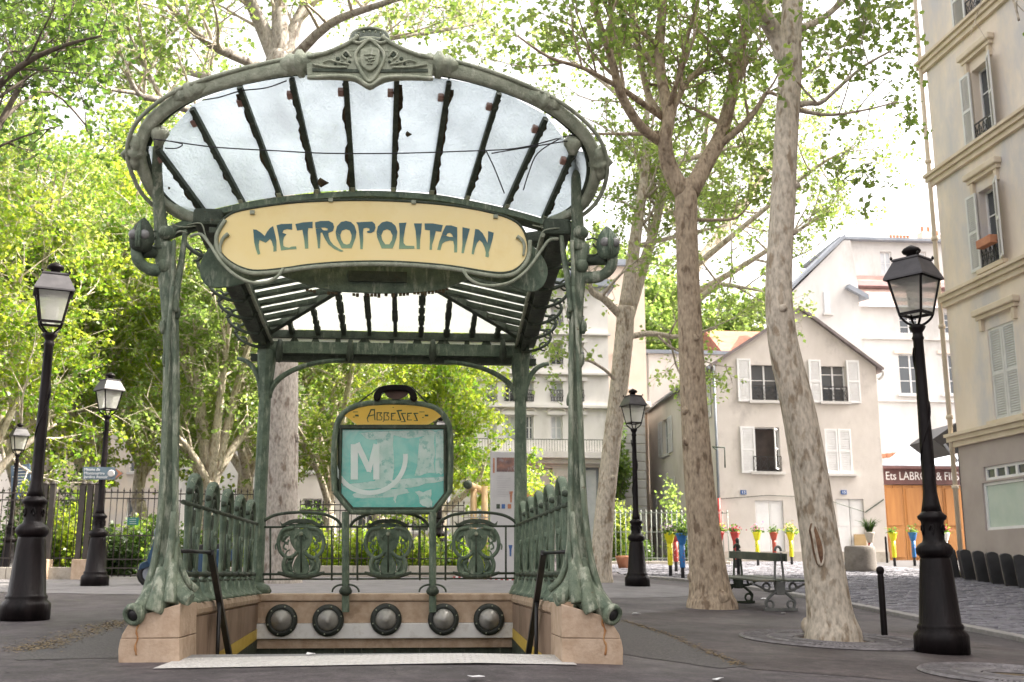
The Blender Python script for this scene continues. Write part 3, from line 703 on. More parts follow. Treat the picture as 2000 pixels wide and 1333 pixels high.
for i in range(260):
    px_, py_ = rr.uniform(-50,2050), 1150+rr.random()**.7*182
    q = G(px_, py_); r_ = rr.uniform(.008,.022)
    if XWl-.5 < q.x < XWr+.5 and 9 < q.y < 15: continue
    a0_ = rr.uniform(0,6); mb.add([(q.x+r_*rr.uniform(.7,1.2)*math.cos(a0_+k*1.05), q.y+r_*rr.uniform(.7,1.2)*math.sin(a0_+k*1.05), q.z+.0075) for k in range(6)], [tuple(range(6))])
tag(mb.build('gum_spots', pm('trodden_gum', (.045,.042,.044), (.20,.19,.185), .9, .8, lo=.45, hi=.55), fix=False), 'trodden gum spots scattered over the asphalt', None, None, 'stuff')
# threshold strip and tactile white band
a0, a1 = G(352,1268), G(1108,1262)
sheet('threshold', [(XWl-.05,9.50),(XWr+.05,9.50),(XWr+.05,9.948),(XWl-.05,9.948)], pm('threshold_stone', (.20,.20,.205), (.27,.265,.265), 3, .7, .2, 50), .004, label='grey stone threshold at the head of the metro stairs')
wl = gpoly([(298,1308),(1127,1300),(1100,1281),(352,1287)])
wo = sheet('white_band', wl, M['white_paint'], .009, label='white warning band painted before the stairs', cell=.5)
M['white_paint2'] = pm('white_paint_dots', (.50,.485,.46), (.60,.585,.56), 6, .6)
mb = MB(); A, B_, C_, D_ = [Vector((x, y, 0)) for x, y in wl]
for i in range(60):
    for j in range(5):
        u, v = (i+.5)/60, (j+.5)/5
        q = A.lerp(B_, u).lerp(D_.lerp(C_, u), v); z = gz(q.x, q.y)+.008
        if abs(u-.5) > .485: continue
        mb.lathe([(.014,0),(.012,.005),(.006,.007)], 6, (q.x, q.y, z), smooth=False)
st = mb.build('tactile_stud', M['white_paint2'], wo, fix=False); st['kind'] = 'stuff'
# pale pavement strips seen behind the stairs
sheet('pavement', [(x, y) for x, y in [(-14,22.2),(-2.5,18.6),(2.2,18.4),(4.6,19.6),(6.3,21.5),(4.5,26),(3,28),(-3,27.5),(-14,25.4)]], M['pave'], .006, label='pale pavement behind the stairs')

# ================================================================== STAIRS and stone parapets
stw = empty('stone_parapet', (XC, YW0, ZB), 'pinkish stone parapet wall around the metro stairs', 'wall')
for sgn, xi in ((-1, XWl), (1, XWr)):
    xo = xi+sgn*.36
    lo_, hi_ = min(xi, xo), max(xi, xo)
    ya = 10.15
    n = 4
    for k in range(n):
        y0 = ya+(YR+.2-ya)*k/n; y1 = ya+(YR+.2-ya)*(k+1)/n-.006
        MB().box(lo_, hi_, y0, y1, -.25, ZW-.125).build('wall_block', M['stone'], stw, bevel=.006)
        # rounded coping
        prof = [(-.02,-.12),(-.045,-.10),(-.05,-.06),(-.03,-.015),(.03,0),(.33,0),(.39,-.015),(.41,-.06),(.405,-.10),(.38,-.12)]
        c = [Vector((xi+sgn*px_, y0, ZW+pz_)) for px_, pz_ in prof]
        MB().prism(c, (0, y1-y0, 0)).build('coping', M['stone'], stw)
    # inside lining of the stair well
    x_a, x_b = (xi-.0, xi+.03) if sgn < 0 else (xi-.03, xi)
    for k in range(4):
        y0 = YW0+(YW1-YW0)*k/4; y1 = YW0+(YW1-YW0)*(k+1)/4-.005
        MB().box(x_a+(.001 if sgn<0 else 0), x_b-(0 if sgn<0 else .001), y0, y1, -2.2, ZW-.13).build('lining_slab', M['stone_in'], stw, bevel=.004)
    # yellow stripe that follows the steps
    xs_ = xi+.034*(-sgn) 
    mb = MB(); q = [Vector((xs_, 10.3, .22)), Vector((xs_, YW1, .36)), Vector((xs_, YW1, .235)), Vector((xs_, 10.3, .05))]
    mb.prism(q, (.003*(-sgn), 0, 0)); mb.build('yellow_stripe', M['yellow_stripe'], stw)
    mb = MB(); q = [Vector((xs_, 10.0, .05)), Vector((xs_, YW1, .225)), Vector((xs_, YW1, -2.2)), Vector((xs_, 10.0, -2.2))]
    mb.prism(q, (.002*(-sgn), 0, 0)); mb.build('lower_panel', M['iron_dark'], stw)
# rear wall
for k in range(3):
    xa = XWl+(XWr-XWl)*k/3; xb = XWl+(XWr-XWl)*(k+1)/3-.004
    MB().box(xa, xb, YW1, YW1+.34, P(757,1217,YW1).z, ZW-.10).build('rear_block', M['stone'], stw, bevel=.005)
    MB().box(xa, xb, YW1-.03, YW1+.36, ZW-.094, ZW).build('rear_coping', M['stone'], stw, bevel=.02)
zl0, zl1 = P(757,1247,YW1).z, P(757,1217,YW1).z
MB().box(XWl, XWr, YW1-.06, YW1+.3, zl0, zl1-.003).build('lintel', pm('white_enamel', (.70,.69,.67), (.78,.77,.75), 5, .4, c3=(.55,.52,.48), s3=3), stw, bevel=.01)
MB().box(XWl, XWr, YW1+.02, YW1+.3, zl0-.12, zl0-.003).build('lintel_soffit', M['stone'], stw)
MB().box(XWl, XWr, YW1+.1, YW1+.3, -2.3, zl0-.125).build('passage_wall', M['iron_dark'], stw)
# flared plinths under the front posts
for sgn in (-1, 1):
    sx = (lambda x: x) if sgn < 0 else (lambda x: 1448-x)
    base = [(350,1310),(232,1312)]+smooth_path([(231,1282),(231,1268),(235,1248)], 3)+[(350,1247.4)]
    upper = [(350,1246),(236,1248)]+smooth_path([(238,1240),(255,1215),(275,1202),(300,1195)], 3)+[(330,1186),(352,1180)]
    for nm_, pts, bv in (('plinth_base', base, .006), ('plinth_block', upper, .008)):
        q = [P(sx(x), y, 9.42) for x, y in pts]
        MB().prism(q, (0,.73,0)).build(nm_, M['stone'], stw, bevel=bv)
    q = [P(sx(x), y, 9.416) for x, y in smooth_path([(268,1204),(272,1216),(266,1232),(269,1248),(264,1262),(266,1280)], 3)]
    m_ = M['runstain'] if 'runstain' in M else M.setdefault('runstain', pm('rust_stain', (.32,.13,.04), (.46,.26,.12), 9, .85))
    MB().tube(q, [.005+.008*random.random() for _ in q], 6, flat=1, fdir=(0,1,0)).build('rust_run', m_, stw)
# steps
for k in range(11):
    y0 = YW0+.05+.30*k; z = ZB-.02-.165*(k+1)
    tag(MB().box(XWl+.04, XWr-.04, y0, y0+.34, z-.4, z).build('stair_step', M['stone_grey'], None, bevel=.01), None, None, None, 'structure')
# round dome lights
DL = [(550,1212,'leftmost of the five, beside the left stone wall'),(641,1212,'second from the left, at the left post of the map board'),(754,1210,'middle one of the five'),(866,1210,'fourth from the left, at the right post of the map board'),(955,1210,'rightmost of the five, beside the right stone wall')]
M['flange'] = pm('blackened_flange', (.014,.018,.014), (.03,.036,.028), 8, .5, .15, 30)
M['dome'] = pm('grey_metal_dome', (.30,.29,.27), (.42,.41,.38), 9, .3, .05, 30, metal=.25)
for i, (x, y, lb) in enumerate(DL):
    c = P(x, y, YW1-.075)
    e = empty('dome_light', c, 'round grey dome light, '+lb, 'light', 'dome lights on the stair wall')
    MB().lathe([(.20,0),(.20,.02),(.185,.045),(.15,.055),(.135,.045)], 28, c, axis=(0,-1,0)).build('flange', M['flange'], e)
    MB().lathe([(.135,.03),(.128,.07),(.105,.105),(.07,.13),(.045,.15),(.03,.165),(.012,.172)], 24, c, axis=(0,-1,0)).build('dome', M['dome'], e)
    for k in range(6):
        a = k*math.pi/3+.3
        MB().lathe([(.011,.045),(.009,.06),(.003,.064)], 8, c+Vector((.172*math.cos(a),0,.172*math.sin(a))), axis=(0,-1,0)).build('bolt', M['iron_pale'], e)

# ================================================================== RAILINGS
ZT = CZ+.615; ZL = CZ-.005
def side_railing(sgn, label):
    X = (XL if sgn < 0 else XR)
    e = empty('side_railing', (X, 12.3, ZW), label, 'railing', 'green railings on the parapet')
    dk, gr = M['iron_dark'], M['iron_green']
    for z, r, nm_ in ((ZT, .022, 'top_rail'), (ZL, .024, 'bottom_rail'), (ZL-.06, .012, 'bottom_rail')):
        MB().tube([Vector((X-sgn*.02, 9.95, z)), Vector((X-sgn*.02, YR, z+(0 if z < CZ+.3 else .02)))], r, 8).build(nm_, dk, e)
    units = [10.55, 11.52, 12.45, 13.36, 14.25]
    first = None
    for j, yc in enumerate(units):
        if first is None:
            parts = []
            hw = .24
            for s2 in (-1, 1):
                mb = MB(); y = yc+s2*hw
                prof = smooth_path([(.0,.05),(.12,.055),(.3,.05),(.62,.055),(.9,.075),(1.0,.08)], 3)
                q = [Vector((X, y, ZW+.02+t*(ZT-ZW-.02))) for t, _ in prof]
                mb.tube(q, [r*.52 for _, r in prof], 10, flat=1.5, fdir=(0,1,0), flute=(2,.12,0))
                parts.append(mb.build('baluster', gr, e))
                mb = MB(); mb.lathe([(.14,0),(.135,.025),(.09,.05),(.06,.10),(.035,.22)], 10, (X, y, ZW-.004), flute=(4,.12)); parts.append(mb.build('baluster_foot', gr, e))
                MB()
            mb = MB()
            q = [Vector((X, yc-(hw+.015)*math.cos(a), ZT+.27*math.sin(a))) for a in [math.pi*i/14 for i in range(15)]]
            mb.tube(q, [.022+.014*math.sin(math.pi*i/14) for i in range(15)], 9, flat=1.3, fdir=(1,0,0)); parts.append(mb.build('arch_crest', gr, e))
            mb = MB()
            for s2 in (-1, 1):
                q = [Vector((X, yc+s2*.17*math.cos(a), ZT+.03+.14*math.sin(a))) for a in [math.pi*.5*i/8 for i in range(9)]]
                mb.tube(q, .02, 7)
                q = [Vector((X, yc+s2*(.085+.05*math.cos(a)), ZT+.07+.05*math.sin(a))) for a in [2*math.pi*i/9 for i in range(9)]]
                mb.tube(q, .014, 6)
                mb.lathe([(.03,-.02),(.035,0),(.02,.03)], 8, (X, yc+s2*(hw+.02), ZT+.12), axis=(-sgn,0,0))
            parts.append(mb.build('crest_ornament', dk, e))
            mb = MB()   # pierced leaf plate between the stems
            pts = [(0,.02),(.05,.06),(.09,.16),(.10,.30),(.06,.46),(.03,.6),(.05,.74),(.04,.84),(.0,.82),(-.04,.84),(-.05,.74),(-.03,.6),(-.06,.46),(-.10,.30),(-.09,.16),(-.05,.06)]
            h = ZT-ZL-.01
            mb.prism([Vector((X-.015, yc+a*1.1, ZL+.01+b*h*1.12)) for a, b in smooth_path(pts+[pts[0]], 3)[:-1]], (.03,0,0))
            parts.append(mb.build('leaf_plate', M['iron_dark'] if sgn < 0 else gr, e, bevel=.006))
            mb = MB()
            for s2 in (-1, 1):
                q = smooth_path([(X-sgn*.03, yc, ZL+.06),(X-sgn*.035, yc+s2*.05, ZL+.2),(X-sgn*.035, yc+s2*.12, ZL+.33),(X-sgn*.03, yc+s2*.09, ZL+.42),(X-sgn*.03, yc+s2*.05, ZL+.37)], 4)
                mb.tube(q, .012, 6)
            parts.append(mb.build('leaf_vein', gr, e))
            first = parts
        else:
            for p_ in first:
                c = p_.copy(); col.objects.link(c); c.location.y += yc-units[0]
    for k in range(9):
        y = 10.2+k*.5; MB().lathe([(.008,-.05),(.03,-.02),(.036,0),(.03,.02),(.008,.05)], 8, (X-sgn*.03, y, ZL), axis=(0,1,0)).build('rail_knot', dk, e)
side_railing(-1, 'green cast iron railing along the left stone parapet, with arched crests')
side_railing(1, 'green cast iron railing along the right stone parapet, with arched crests')
# rear railing with three cartouches
YQ = 14.78
rre = empty('rear_railing', (XC, YQ, ZW), 'dark green rear railing with three openwork cartouches behind the map board', 'railing')
for py, r in ((1029, .014), (1121, .016), (1131, .011)):
    MB().tube([P(508, py+1, YQ), P(1012, py-1, YQ)], r, 8).build('rail', M['iron_dark'], rre)
for x in (528, 648, 698, 820, 870, 988):
    MB().tube([P(x, 1029, YQ), P(x, 1134, YQ)], .013, 8).build('baluster', M['iron_dark'], rre)
for a, b in ((508, 668), (684, 838), (854, 1012)):
    q = [P(x, y, YQ) for x, y in smooth_path([(a,1028),(a+10,1016),(a+35,1005),((a+b)/2,1001),(b-35,1005),(b-10,1016),(b,1030)], 5)]
    MB().tube(q, .02, 8).build('arched_rail', M['iron_dark'], rre)
def cartouche(xc):
    Y = YQ-.03; e = None
    cp = lambda pts, dy=0: [P(xc+x, y, Y+dy) for x, y in pts]
    pts = smooth_path([(0,1036),(14,1031),(32,1034),(41,1046),(44,1062),(40,1078),(28,1090),(33,1104),(30,1118),(14,1122),(0,1124)], 4)
    pl = pts+[(-x, y) for x, y in reversed(pts[1:-1])]
    plate = MB(); 
    # pierced plate: centre leaf, two side rings, lower skirt
    cl = smooth_path([(0,1034),(16,1032),(22,1044),(21,1058),(14,1072),(6,1082),(12,1094),(16,1108),(12,1120),(0,1124)], 4)
    plate.prism(cp(cl+[(-x, y) for x, y in reversed(cl[1:-1])]), (0,.03,0))
    o = plate.build('cartouche', M['iron_green'], rre, bevel=.006)
    for s in (-1, 1):
        T = lambda p_, r, nm_='scroll', dy=-.01, m='iron_green': MB().tube([P(xc+s*x, y, Y+dy) for x, y in smooth_path(p_, 4)], r, 7).build(nm_, M[m], o)
        T([(14,1031),(32,1034),(41,1046),(44,1062),(40,1078),(26,1090),(12,1084),(8,1078)], .026)
        T([(30,1090),(34,1103),(30,1118),(14,1122)], .03)
        T([(26,1046),(33,1050),(33,1058),(26,1060),(24,1054)], .012); T([(25,1064),(31,1062),(34,1070),(28,1074)], .012); T([(22,1074),(28,1078),(30,1084)], .010)
        T([(18,1096),(24,1100),(22,1110),(16,1116)], .02)
        T([(44,1058),(50,1066),(49,1074)], .010); T([(2,1042),(8,1046),(12,1052)], .012, 'leaf_rib'); T([(2,1042),(6,1050),(6,1056)], .010, 'leaf_rib')
        sp = smooth_path([(12,1086),(24,1092),(30,1106),(26,1118),(16,1120),(18,1104)], 3)
        MB().prism([P(xc+s*x, y, Y) for x, y in sp], (0,.025,0)).build('skirt_leaf', M['iron_green'], o)
        sp = smooth_path([(16,1034),(34,1036),(40,1050),(36,1060),(22,1046)], 3)
        MB().prism([P(xc+s*x, y, Y+.004) for x, y in sp], (0,.02,0)).build('lobe_plate', M['iron_green'], o)
    MB().tube([P(xc, 1044, Y-.012), P(xc, 1118, Y-.012)], .010, 6).build('leaf_rib', M['iron_dark'], o)
    cap = smooth_path([(-42,1018),(-36,1023),(-24,1017),(-10,1014),(0,1014),(10,1014),(24,1017),(36,1023),(42,1018),(38,1029),(26,1026),(14,1022),(0,1022),(-14,1022),(-26,1026),(-38,1029)], 3)
    MB().prism([P(xc+x, y, Y-.02) for x, y in cap], (0,.07,0)).build('cap', M['iron_dark'], o, bevel=.006)
    MB().prism(cp([(-30,1031),(-20,1024),(0,1022),(20,1024),(30,1031)], .01), (0,.02,0)).build('cap_panel', M['iron_green'], o)
    MB().tube([P(xc+x, y, Y-.01) for x, y in smooth_path([(-46,1118),(-38,1121),(-20,1125),(0,1127),(20,1125),(38,1121),(46,1118)], 4)], [.014+.02*math.sin(math.pi*i/24) for i in range(25)], 8).build('foot_bar', M['iron_dark'], o)
    MB().lathe([(.03,0),(.025,.02),(.008,.035)], 10, P(xc, 1043, Y-.005), axis=(0,-1,0)).build('boss', M['iron_pale'], o)
for x in (588, 758, 930): cartouche(x)

# ================================================================== MAP BOARD (ABBESSES)
YM = 14.5
mapb = empty('map_board', P(768,1195,YM), 'green framed metro map board with yellow ABBESSES plate and teal poster', 'map board')
for x in (675, 845):
    MB().tube([P(x, 1196, YM-.02), P(x, 1000, YM-.02)], .047, 8, smooth=False).build('post', M['iron_green'], mapb)
    c = P(x, 1155, YM-.05); MB().lathe([(.03,-.06),(.075,-.03),(.085,0),(.06,.05),(.03,.07)], 12, c).build('post_shoe', M['iron_dark'], mapb)
    for s in (-1, 1):
        MB().tube([P(x+s*q, y, YM-.05) for q, y in smooth_path([(5,1142),(16,1144),(24,1150),(26,1157)], 3)], .012, 6).build('post_claw', M['iron_dark'], mapb)
fr = smooth_path([(654,960),(652,900),(655,850),(662,820),(680,801),(700,792),(730,788),(768,786),(806,788),(836,793),(856,802),(873,822),(879,850),(880,900),(878,960)], 4)
fr = fr+[(848,1000),(686,1000)]
q = [P(x, y, YM) for x, y in fr]; MB().tube(q+[q[0]], .040, 8, caps=False).build('frame', M['iron_green'], mapb)
q = [P(x, y, YM-.015) for x, y in [(666,836),(868,836),(869,965),(846,994),(688,994),(664,965)]]
MB().tube(q+[q[0]], .018, 6, caps=False).build('inner_frame', M['iron_dark'], mapb)
MB().bar(P(660,834,YM), P(874,834,YM), .05, .05).build('cross_bar', M['iron_dark'], mapb)
MB().prism([P(x, y, YM+.05) for x, y in [(660,834),(874,834),(875,968),(848,998),(686,998),(658,968)]], (0,.02,0)).build('back_board', M['iron_dark'], mapb)
def teal():
    m, nt, b = nm('teal_poster'); L = nt.links
    tc = N(nt, 'ShaderNodeTexCoord'); mp = N(nt, 'ShaderNodeMapping'); mp.inputs['Scale'].default_value = (1.0,1,1.3); L.new(tc.outputs['Object'], mp.inputs[0])
    n1 = N(nt, 'ShaderNodeTexNoise'); n1.inputs['Scale'].default_value = 2.2; n1.inputs['Detail'].default_value = 7; n1.inputs['Roughness'].default_value = .6; n1.inputs['Distortion'].default_value = .8; L.new(mp.outputs[0], n1.inputs[0])
    cr = N(nt, 'ShaderNodeValToRGB'); e = cr.color_ramp.elements; e[0].position = .42; e[0].color = (.0,.42,.35,1); e[1].position = .58; e[1].color = (.12,.52,.43,1)
    L.new(n1.outputs[0], cr.inputs[0]); L.new(cr.outputs[0], b.inputs['Base Color'])
    b.inputs['Roughness'].default_value = .35; b.inputs['Coat Weight'].default_value = 1.0; b.inputs['Coat Roughness'].default_value = .02; b.inputs['Coat IOR'].default_value = 1.9
    return m
M['teal'] = teal()
M['pale_print'] = pm('pale_print', (.62,.78,.72), (.72,.82,.79), 6, .35, coat=1)
M['mid_reflection'] = pm('mid_teal_reflection', (.36,.60,.53), (.58,.74,.69), 7, .35, coat=1, c3=(.22,.50,.44), s3=9, lo3=.55, hi3=.6)
poster = MB().prism([P(x, y, YM+.03) for x, y in [(668,839),(866,839),(867,964),(845,991),(690,991),(666,964)]], (0,.012,0)).build('poster', M['teal'], mapb)
def ribbon(pts, w, Y, th=.002):
    mb = MB(); pts = [Vector((x, y)) for x, y in pts]; L_, Rr = [], []
    for i, p_ in enumerate(pts):
        t = (pts[min(i+1, len(pts)-1)]-pts[max(i-1, 0)]).normalized(); n_ = Vector((-t.y, t.x)); ww = w[i]/2 if hasattr(w, '__len__') else w/2
        L_.append(p_+n_*ww); Rr.append(p_-n_*ww)
    for i in range(len(pts)-1):
        mb.prism([P(q.x, q.y, Y) for q in (L_[i], L_[i+1], Rr[i+1], Rr[i])], (0, th, 0))
    return mb
ctr = (724,895)
circ = [(722+70*math.cos(a), 893+70*math.sin(a)) for a in [R(-5+ (i*190/30)) for i in range(31)]]
ribbon(circ, [9]*31, YM+.0235).build('circle_print', M['pale_print'], poster)
for pts, w_ in (([(692,937),(692,868)], 14),([(697,866),(722,920)], 11),([(720,922),(734,868)], 9),([(735,868),(735,937)], 12)):
    ribbon(pts, w_, YM+.0215-.0005*w_*.1).build('metro_initial', M['pale_print'], poster)
# reflections of a pale facade in the glass, painted as flat shapes on the poster
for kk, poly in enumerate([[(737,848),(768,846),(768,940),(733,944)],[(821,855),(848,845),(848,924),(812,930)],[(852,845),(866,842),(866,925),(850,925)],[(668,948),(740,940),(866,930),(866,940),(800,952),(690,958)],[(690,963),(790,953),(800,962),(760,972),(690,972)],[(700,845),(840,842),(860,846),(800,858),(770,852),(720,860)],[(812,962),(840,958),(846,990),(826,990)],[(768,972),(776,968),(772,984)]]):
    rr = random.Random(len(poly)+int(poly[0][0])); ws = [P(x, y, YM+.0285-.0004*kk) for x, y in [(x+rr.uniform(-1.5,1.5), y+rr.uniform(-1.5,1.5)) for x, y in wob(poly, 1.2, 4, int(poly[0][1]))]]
    MB().prism(ws, (0,.0003,0)).build('facade_reflection', M['mid_reflection'], poster)
M['nameplate'] = pm('deep_yellow_enamel', (.78,.50,.06), (.82,.55,.10), 3, .3, coat=.3)
npl = MB().prism([P(x, y, YM-.02) for x, y in smooth_path([(671,811),(684,804),(700,797)], 3)+smooth_path([(720,793),(768,791),(816,793)], 3)+smooth_path([(838,797),(854,804),(866,811)], 3)+[(838,829),(832,831),(704,832),(698,830)]], (0,.02,0)).build('name_plate', M['nameplate'], mapb)
M['inkgreen'] = pm('dark_green_ink', (.015,.05,.02), (.025,.07,.03), 9, .4)
Bs = [((525,310),(520,515),30),((508,307),(662,310),30),((652,310),(590,378),24),((590,372),(662,432),24),((662,428),(640,512),22),((515,510),(645,510),20)]
Es = [((925,310),(920,518),32),((915,332),(1042,320),34),((925,400),(990,395),20),((915,510),(1042,510),20)]
let = [[((272,568),(245,470),24),((243,478),(362,212),36),((335,225),(465,225),40),((445,215),(460,512),30),((285,402),(440,366),28)],
       Bs, [((a[0]+195,a[1]),(b[0]+195,b[1]),w_) for a, b, w_ in Bs]+[((738,498),(680,560),20)], Es,
       [((1065,258),(1218,244),40),((1095,255),(1182,520),40),((1066,515),(1190,515),20)],
       [((1188,330),(1325,325),30),((1205,325),(1305,560),38),((1178,560),(1315,556),18)],
       [((a[0]+450,a[1]),(b[0]+450,b[1]),w_) for a, b, w_ in Es],
       [((1535,330),(1668,325),32),((1562,325),(1648,535),38),((1548,530),(1660,528),20)]]
for k, lt in enumerate(let):
    mb = MB()
    for j, (a, b, w_) in enumerate(lt):
        mm = ribbon([(a[0]/14.286+700, a[1]/14.286+785), (b[0]/14.286+700, b[1]/14.286+785)], w_/14.286*.92, YM-.0225-.0004*j, .003)
        mb.add(mm.v, mm.f)
    mb.build('letter', M['inkgreen'], npl)
for (x, y, w_, h) in ((694,805,5,1.2),(697,812,3.4,3.4),(691,815,1.5,1.5),(824,805,5,1.2),(833,812,3.4,3.4),(826,816,1.5,1.5),(768,796,1.3,1.3)):
    MB().prism([P(x-w_,y-h/2,YM-.0225),P(x+w_,y-h/2,YM-.0225),P(x+w_,y+h/2,YM-.0225),P(x-w_,y+h/2,YM-.0225)], (0,.003,0)).build('small_print', M['inkgreen'], npl)
# lamp above the board
ol_ = smooth_path([(737,784),(730,779),(731,768),(742,756),(757,752),(772,751),(790,752),(803,756),(813,768),(815,779),(808,784),(801,778),(800,769),(790,764),(772,763),(755,764),(745,769),(744,778)], 3)
MB().prism([P(x, y, YM-.12) for x, y in ol_], (0,.16,0)).build('board_lamp', M['lampiron'], mapb, bevel=.015)
MB().prism([P(x, y, YM-.06) for x, y in smooth_path([(750,765),(762,762),(784,762),(797,766),(790,775),(773,780),(756,775)], 3)], (0,.06,0)).build('lamp_reflector', pm('brown_reflector', (.07,.04,.03), (.11,.06,.05), 6, .5), mapb)
for a, b in (((692,793),(742,756)),((842,795),(804,756))): MB().tube([P(a[0],a[1],YM), P(b[0],b[1],YM-.05)], .010, 6).build('lamp_stay', M['iron_dark'], mapb)
# ================================================================== HAND RAILS
for sgn, lb in ((-1, 'black tubular handrail going down the stairs beside the left wall'), (1, 'black tubular handrail going down the stairs beside the right wall')):
    X = (XWl+.10) if sgn < 0 else (XWr-.10)
    e = empty('handrail', (X, 10.9, .3), lb, 'handrail', 'stair handrails')
    z0 = P(390,1078,10.35).z
    a = Vector((XL if sgn < 0 else XR, 10.0, z0+.0)); b = Vector((X, 10.62, z0)); c = Vector((X, 12.0, z0-1.02)); d = Vector((X, 13.4, z0-1.8))
    MB().tube([a, b], .018, 8).build('wall_arm', M['rail'], e); MB().bar(b-Vector((0,.03,0)), c, .055, .055).build('rail', M['rail'], e); MB().bar(c, d, .055, .055).build('rail', M['rail'], e)
    m_ = b.lerp(c, .42); MB().tube([m_, m_-Vector((0,-.12,1.0))], .019, 8).build('stanchion', M['rail'], e)

# ================================================================== STREET LAMPS
def street_lamp():
    e = empty('street_lamp', (0,0,0))
    mt = M['lampiron']
    MB().lathe([(.275,0),(.275,.17),(.265,.20),(.225,.235),(.235,.26),(.225,.285),(.21,.30),(.165,.86),(.155,.94),(.145,.98)], 20, flute=(8,.018)).build('base', mt, e)
    MB().lathe([(.15,.97),(.185,1.01),(.19,1.06),(.165,1.10),(.12,1.13),(.11,1.16),(.115,1.32),(.12,1.35),(.145,1.37),(.15,1.40),(.115,1.43),(.10,1.45)], 20).build('collar', mt, e)
    for k in range(6):
        a = k*math.pi/3+.4; q = [Vector((.118*math.cos(a+t), .118*math.sin(a+t), 1.25+h)) for t, h in ((-.2,.0),(-.1,.05),(.1,.05),(.2,0),(.1,-.04),(0,.0))]
        MB().tube(q, .010, 5).build('collar_scroll', mt, e)
    sh = [(.10,1.44),(.085,1.52),(.072,1.60),(.066,1.66),(.064,2.2),(.056,2.8),(.05,3.30),(.062,3.33),(.05,3.36),(.05,3.39),(.075,3.43),(.085,3.46),(.06,3.48)]
    MB().lathe(sh, 12, flute=(6,.06)).build('shaft', mt, e)
    mb = MB(); h = 3.5   # spiral garland in relief
    mb.tube([Vector((.064*math.cos(t*9), .064*math.sin(t*9), 1.62+t*1.6)) for t in [i/60 for i in range(61)]], .010, 5); mb.build('shaft_garland', mt, e)
    b0, b1, z0, z1 = .128, .198, 3.60, 4.0
    fr = MB(); 
    cs = [(-1,-1),(1,-1),(1,1),(-1,1)]
    for sx_, sy_ in cs: fr.bar((sx_*b0,sy_*b0,z0), (sx_*b1,sy_*b1,z1), .022, .022)
    for i in range(4):
        a, b = cs[i], cs[(i+1) % 4]
        fr.bar((a[0]*b0,a[1]*b0,z0), (b[0]*b0,b[1]*b0,z0), .026, .03); fr.bar((a[0]*b1,a[1]*b1,z1), (b[0]*b1,b[1]*b1,z1), .026, .04)
    for sx_, sy_ in cs:
        q = smooth_path([(0,0,3.46),(sx_*.06,sy_*.06,3.49),(sx_*.11,sy_*.11,3.55),(sx_*b0,sy_*b0,z0)], 3); fr.tube(q, .014, 6)
    lan = fr.build('lantern_frame', mt, e)
    for i in range(4):
        a, b = cs[i], cs[(i+1) % 4]
        MB().add([(a[0]*b0*.99,a[1]*b0*.99,z0),(b[0]*b0*.99,b[1]*b0*.99,z0),(b[0]*b1*.985,b[1]*b1*.985,z1),(a[0]*b1*.985,a[1]*b1*.985,z1)], [(0,1,2,3)]).build('lantern_pane', M['lampglass'], lan, fix=False)
    MB().lathe([(.055,3.60),(.075,3.66),(.085,3.85),(.06,3.95)], 12).build('lamp_globe', M['lampglass'], lan)
    rf = MB(); b2, b3 = .235, .115
    def sq(b, z): return [(-b,-b,z),(b,-b,z),(b,b,z),(-b,b,z)]
    rings = [sq(b1+.005,4.0), sq(b2,3.985), sq(b2,4.005), sq(b1+.02,4.05), sq(b3+.035,4.20), sq(b3+.045,4.205), sq(b3+.045,4.225), sq(b3,4.235), sq(.04,4.25)]
    V_ = sum(rings, []); F_ = []
    for i in range(len(rings)-1):
        for k in range(4): F_.append((i*4+k, i*4+(k+1) % 4, (i+1)*4+(k+1) % 4, (i+1)*4+k))
    rf.add(V_, F_+[(len(V_)-4,len(V_)-3,len(V_)-2,len(V_)-1)]); rf.build('lantern_roof', pm('grey_lamp_roof', (.045,.042,.047), (.075,.07,.075), 6, .5), e)
    MB().lathe([(.06,4.24),(.055,4.28),(.09,4.295),(.105,4.32),(.085,4.35),(.04,4.375),(.015,4.39)], 14).build('finial', mt, e)
    for sx_, sy_ in cs: MB().lathe([(.012,4.22),(.016,4.24),(.006,4.26)], 6, (sx_*.16,sy_*.16,0)).build('corner_knob', mt, e)
    return e
lamp0 = street_lamp()
LP = [((48,1211), None, .35, 1.0, 'large near street lamp in the left foreground, in front of the garden railings'),
      ((187,1143), 22.3, .75, .95, 'street lamp with the blue direction sign, between the near left lamp and the canopy post'),
      ((14,1117), 26.3, .6, .80, 'small far street lamp inside the garden at the left edge of the picture'),
      ((1245,1145), None, .30, .95, 'street lamp behind the right canopy post, between two plane trees'),
      ((1828,1262), 11.35, .62, 1.0, 'large near street lamp in the right foreground beside the thin bollard'),
      ((857,1122), 30.0, .3, .95, 'far street lamp mostly hidden behind the right post of the map board')]
for i, (px_, Y, rz, sc, lb) in enumerate(LP):
    p = G(*px_) if Y is None else GY(px_[0], Y)
    o = lamp0 if i == 0 else copy_tree(lamp0, p)
    o.location = p; o.rotation_euler = (0, 0, rz); o.scale = (sc,)*3
    tag(o, lb, 'street lamp', 'cast iron street lamps')
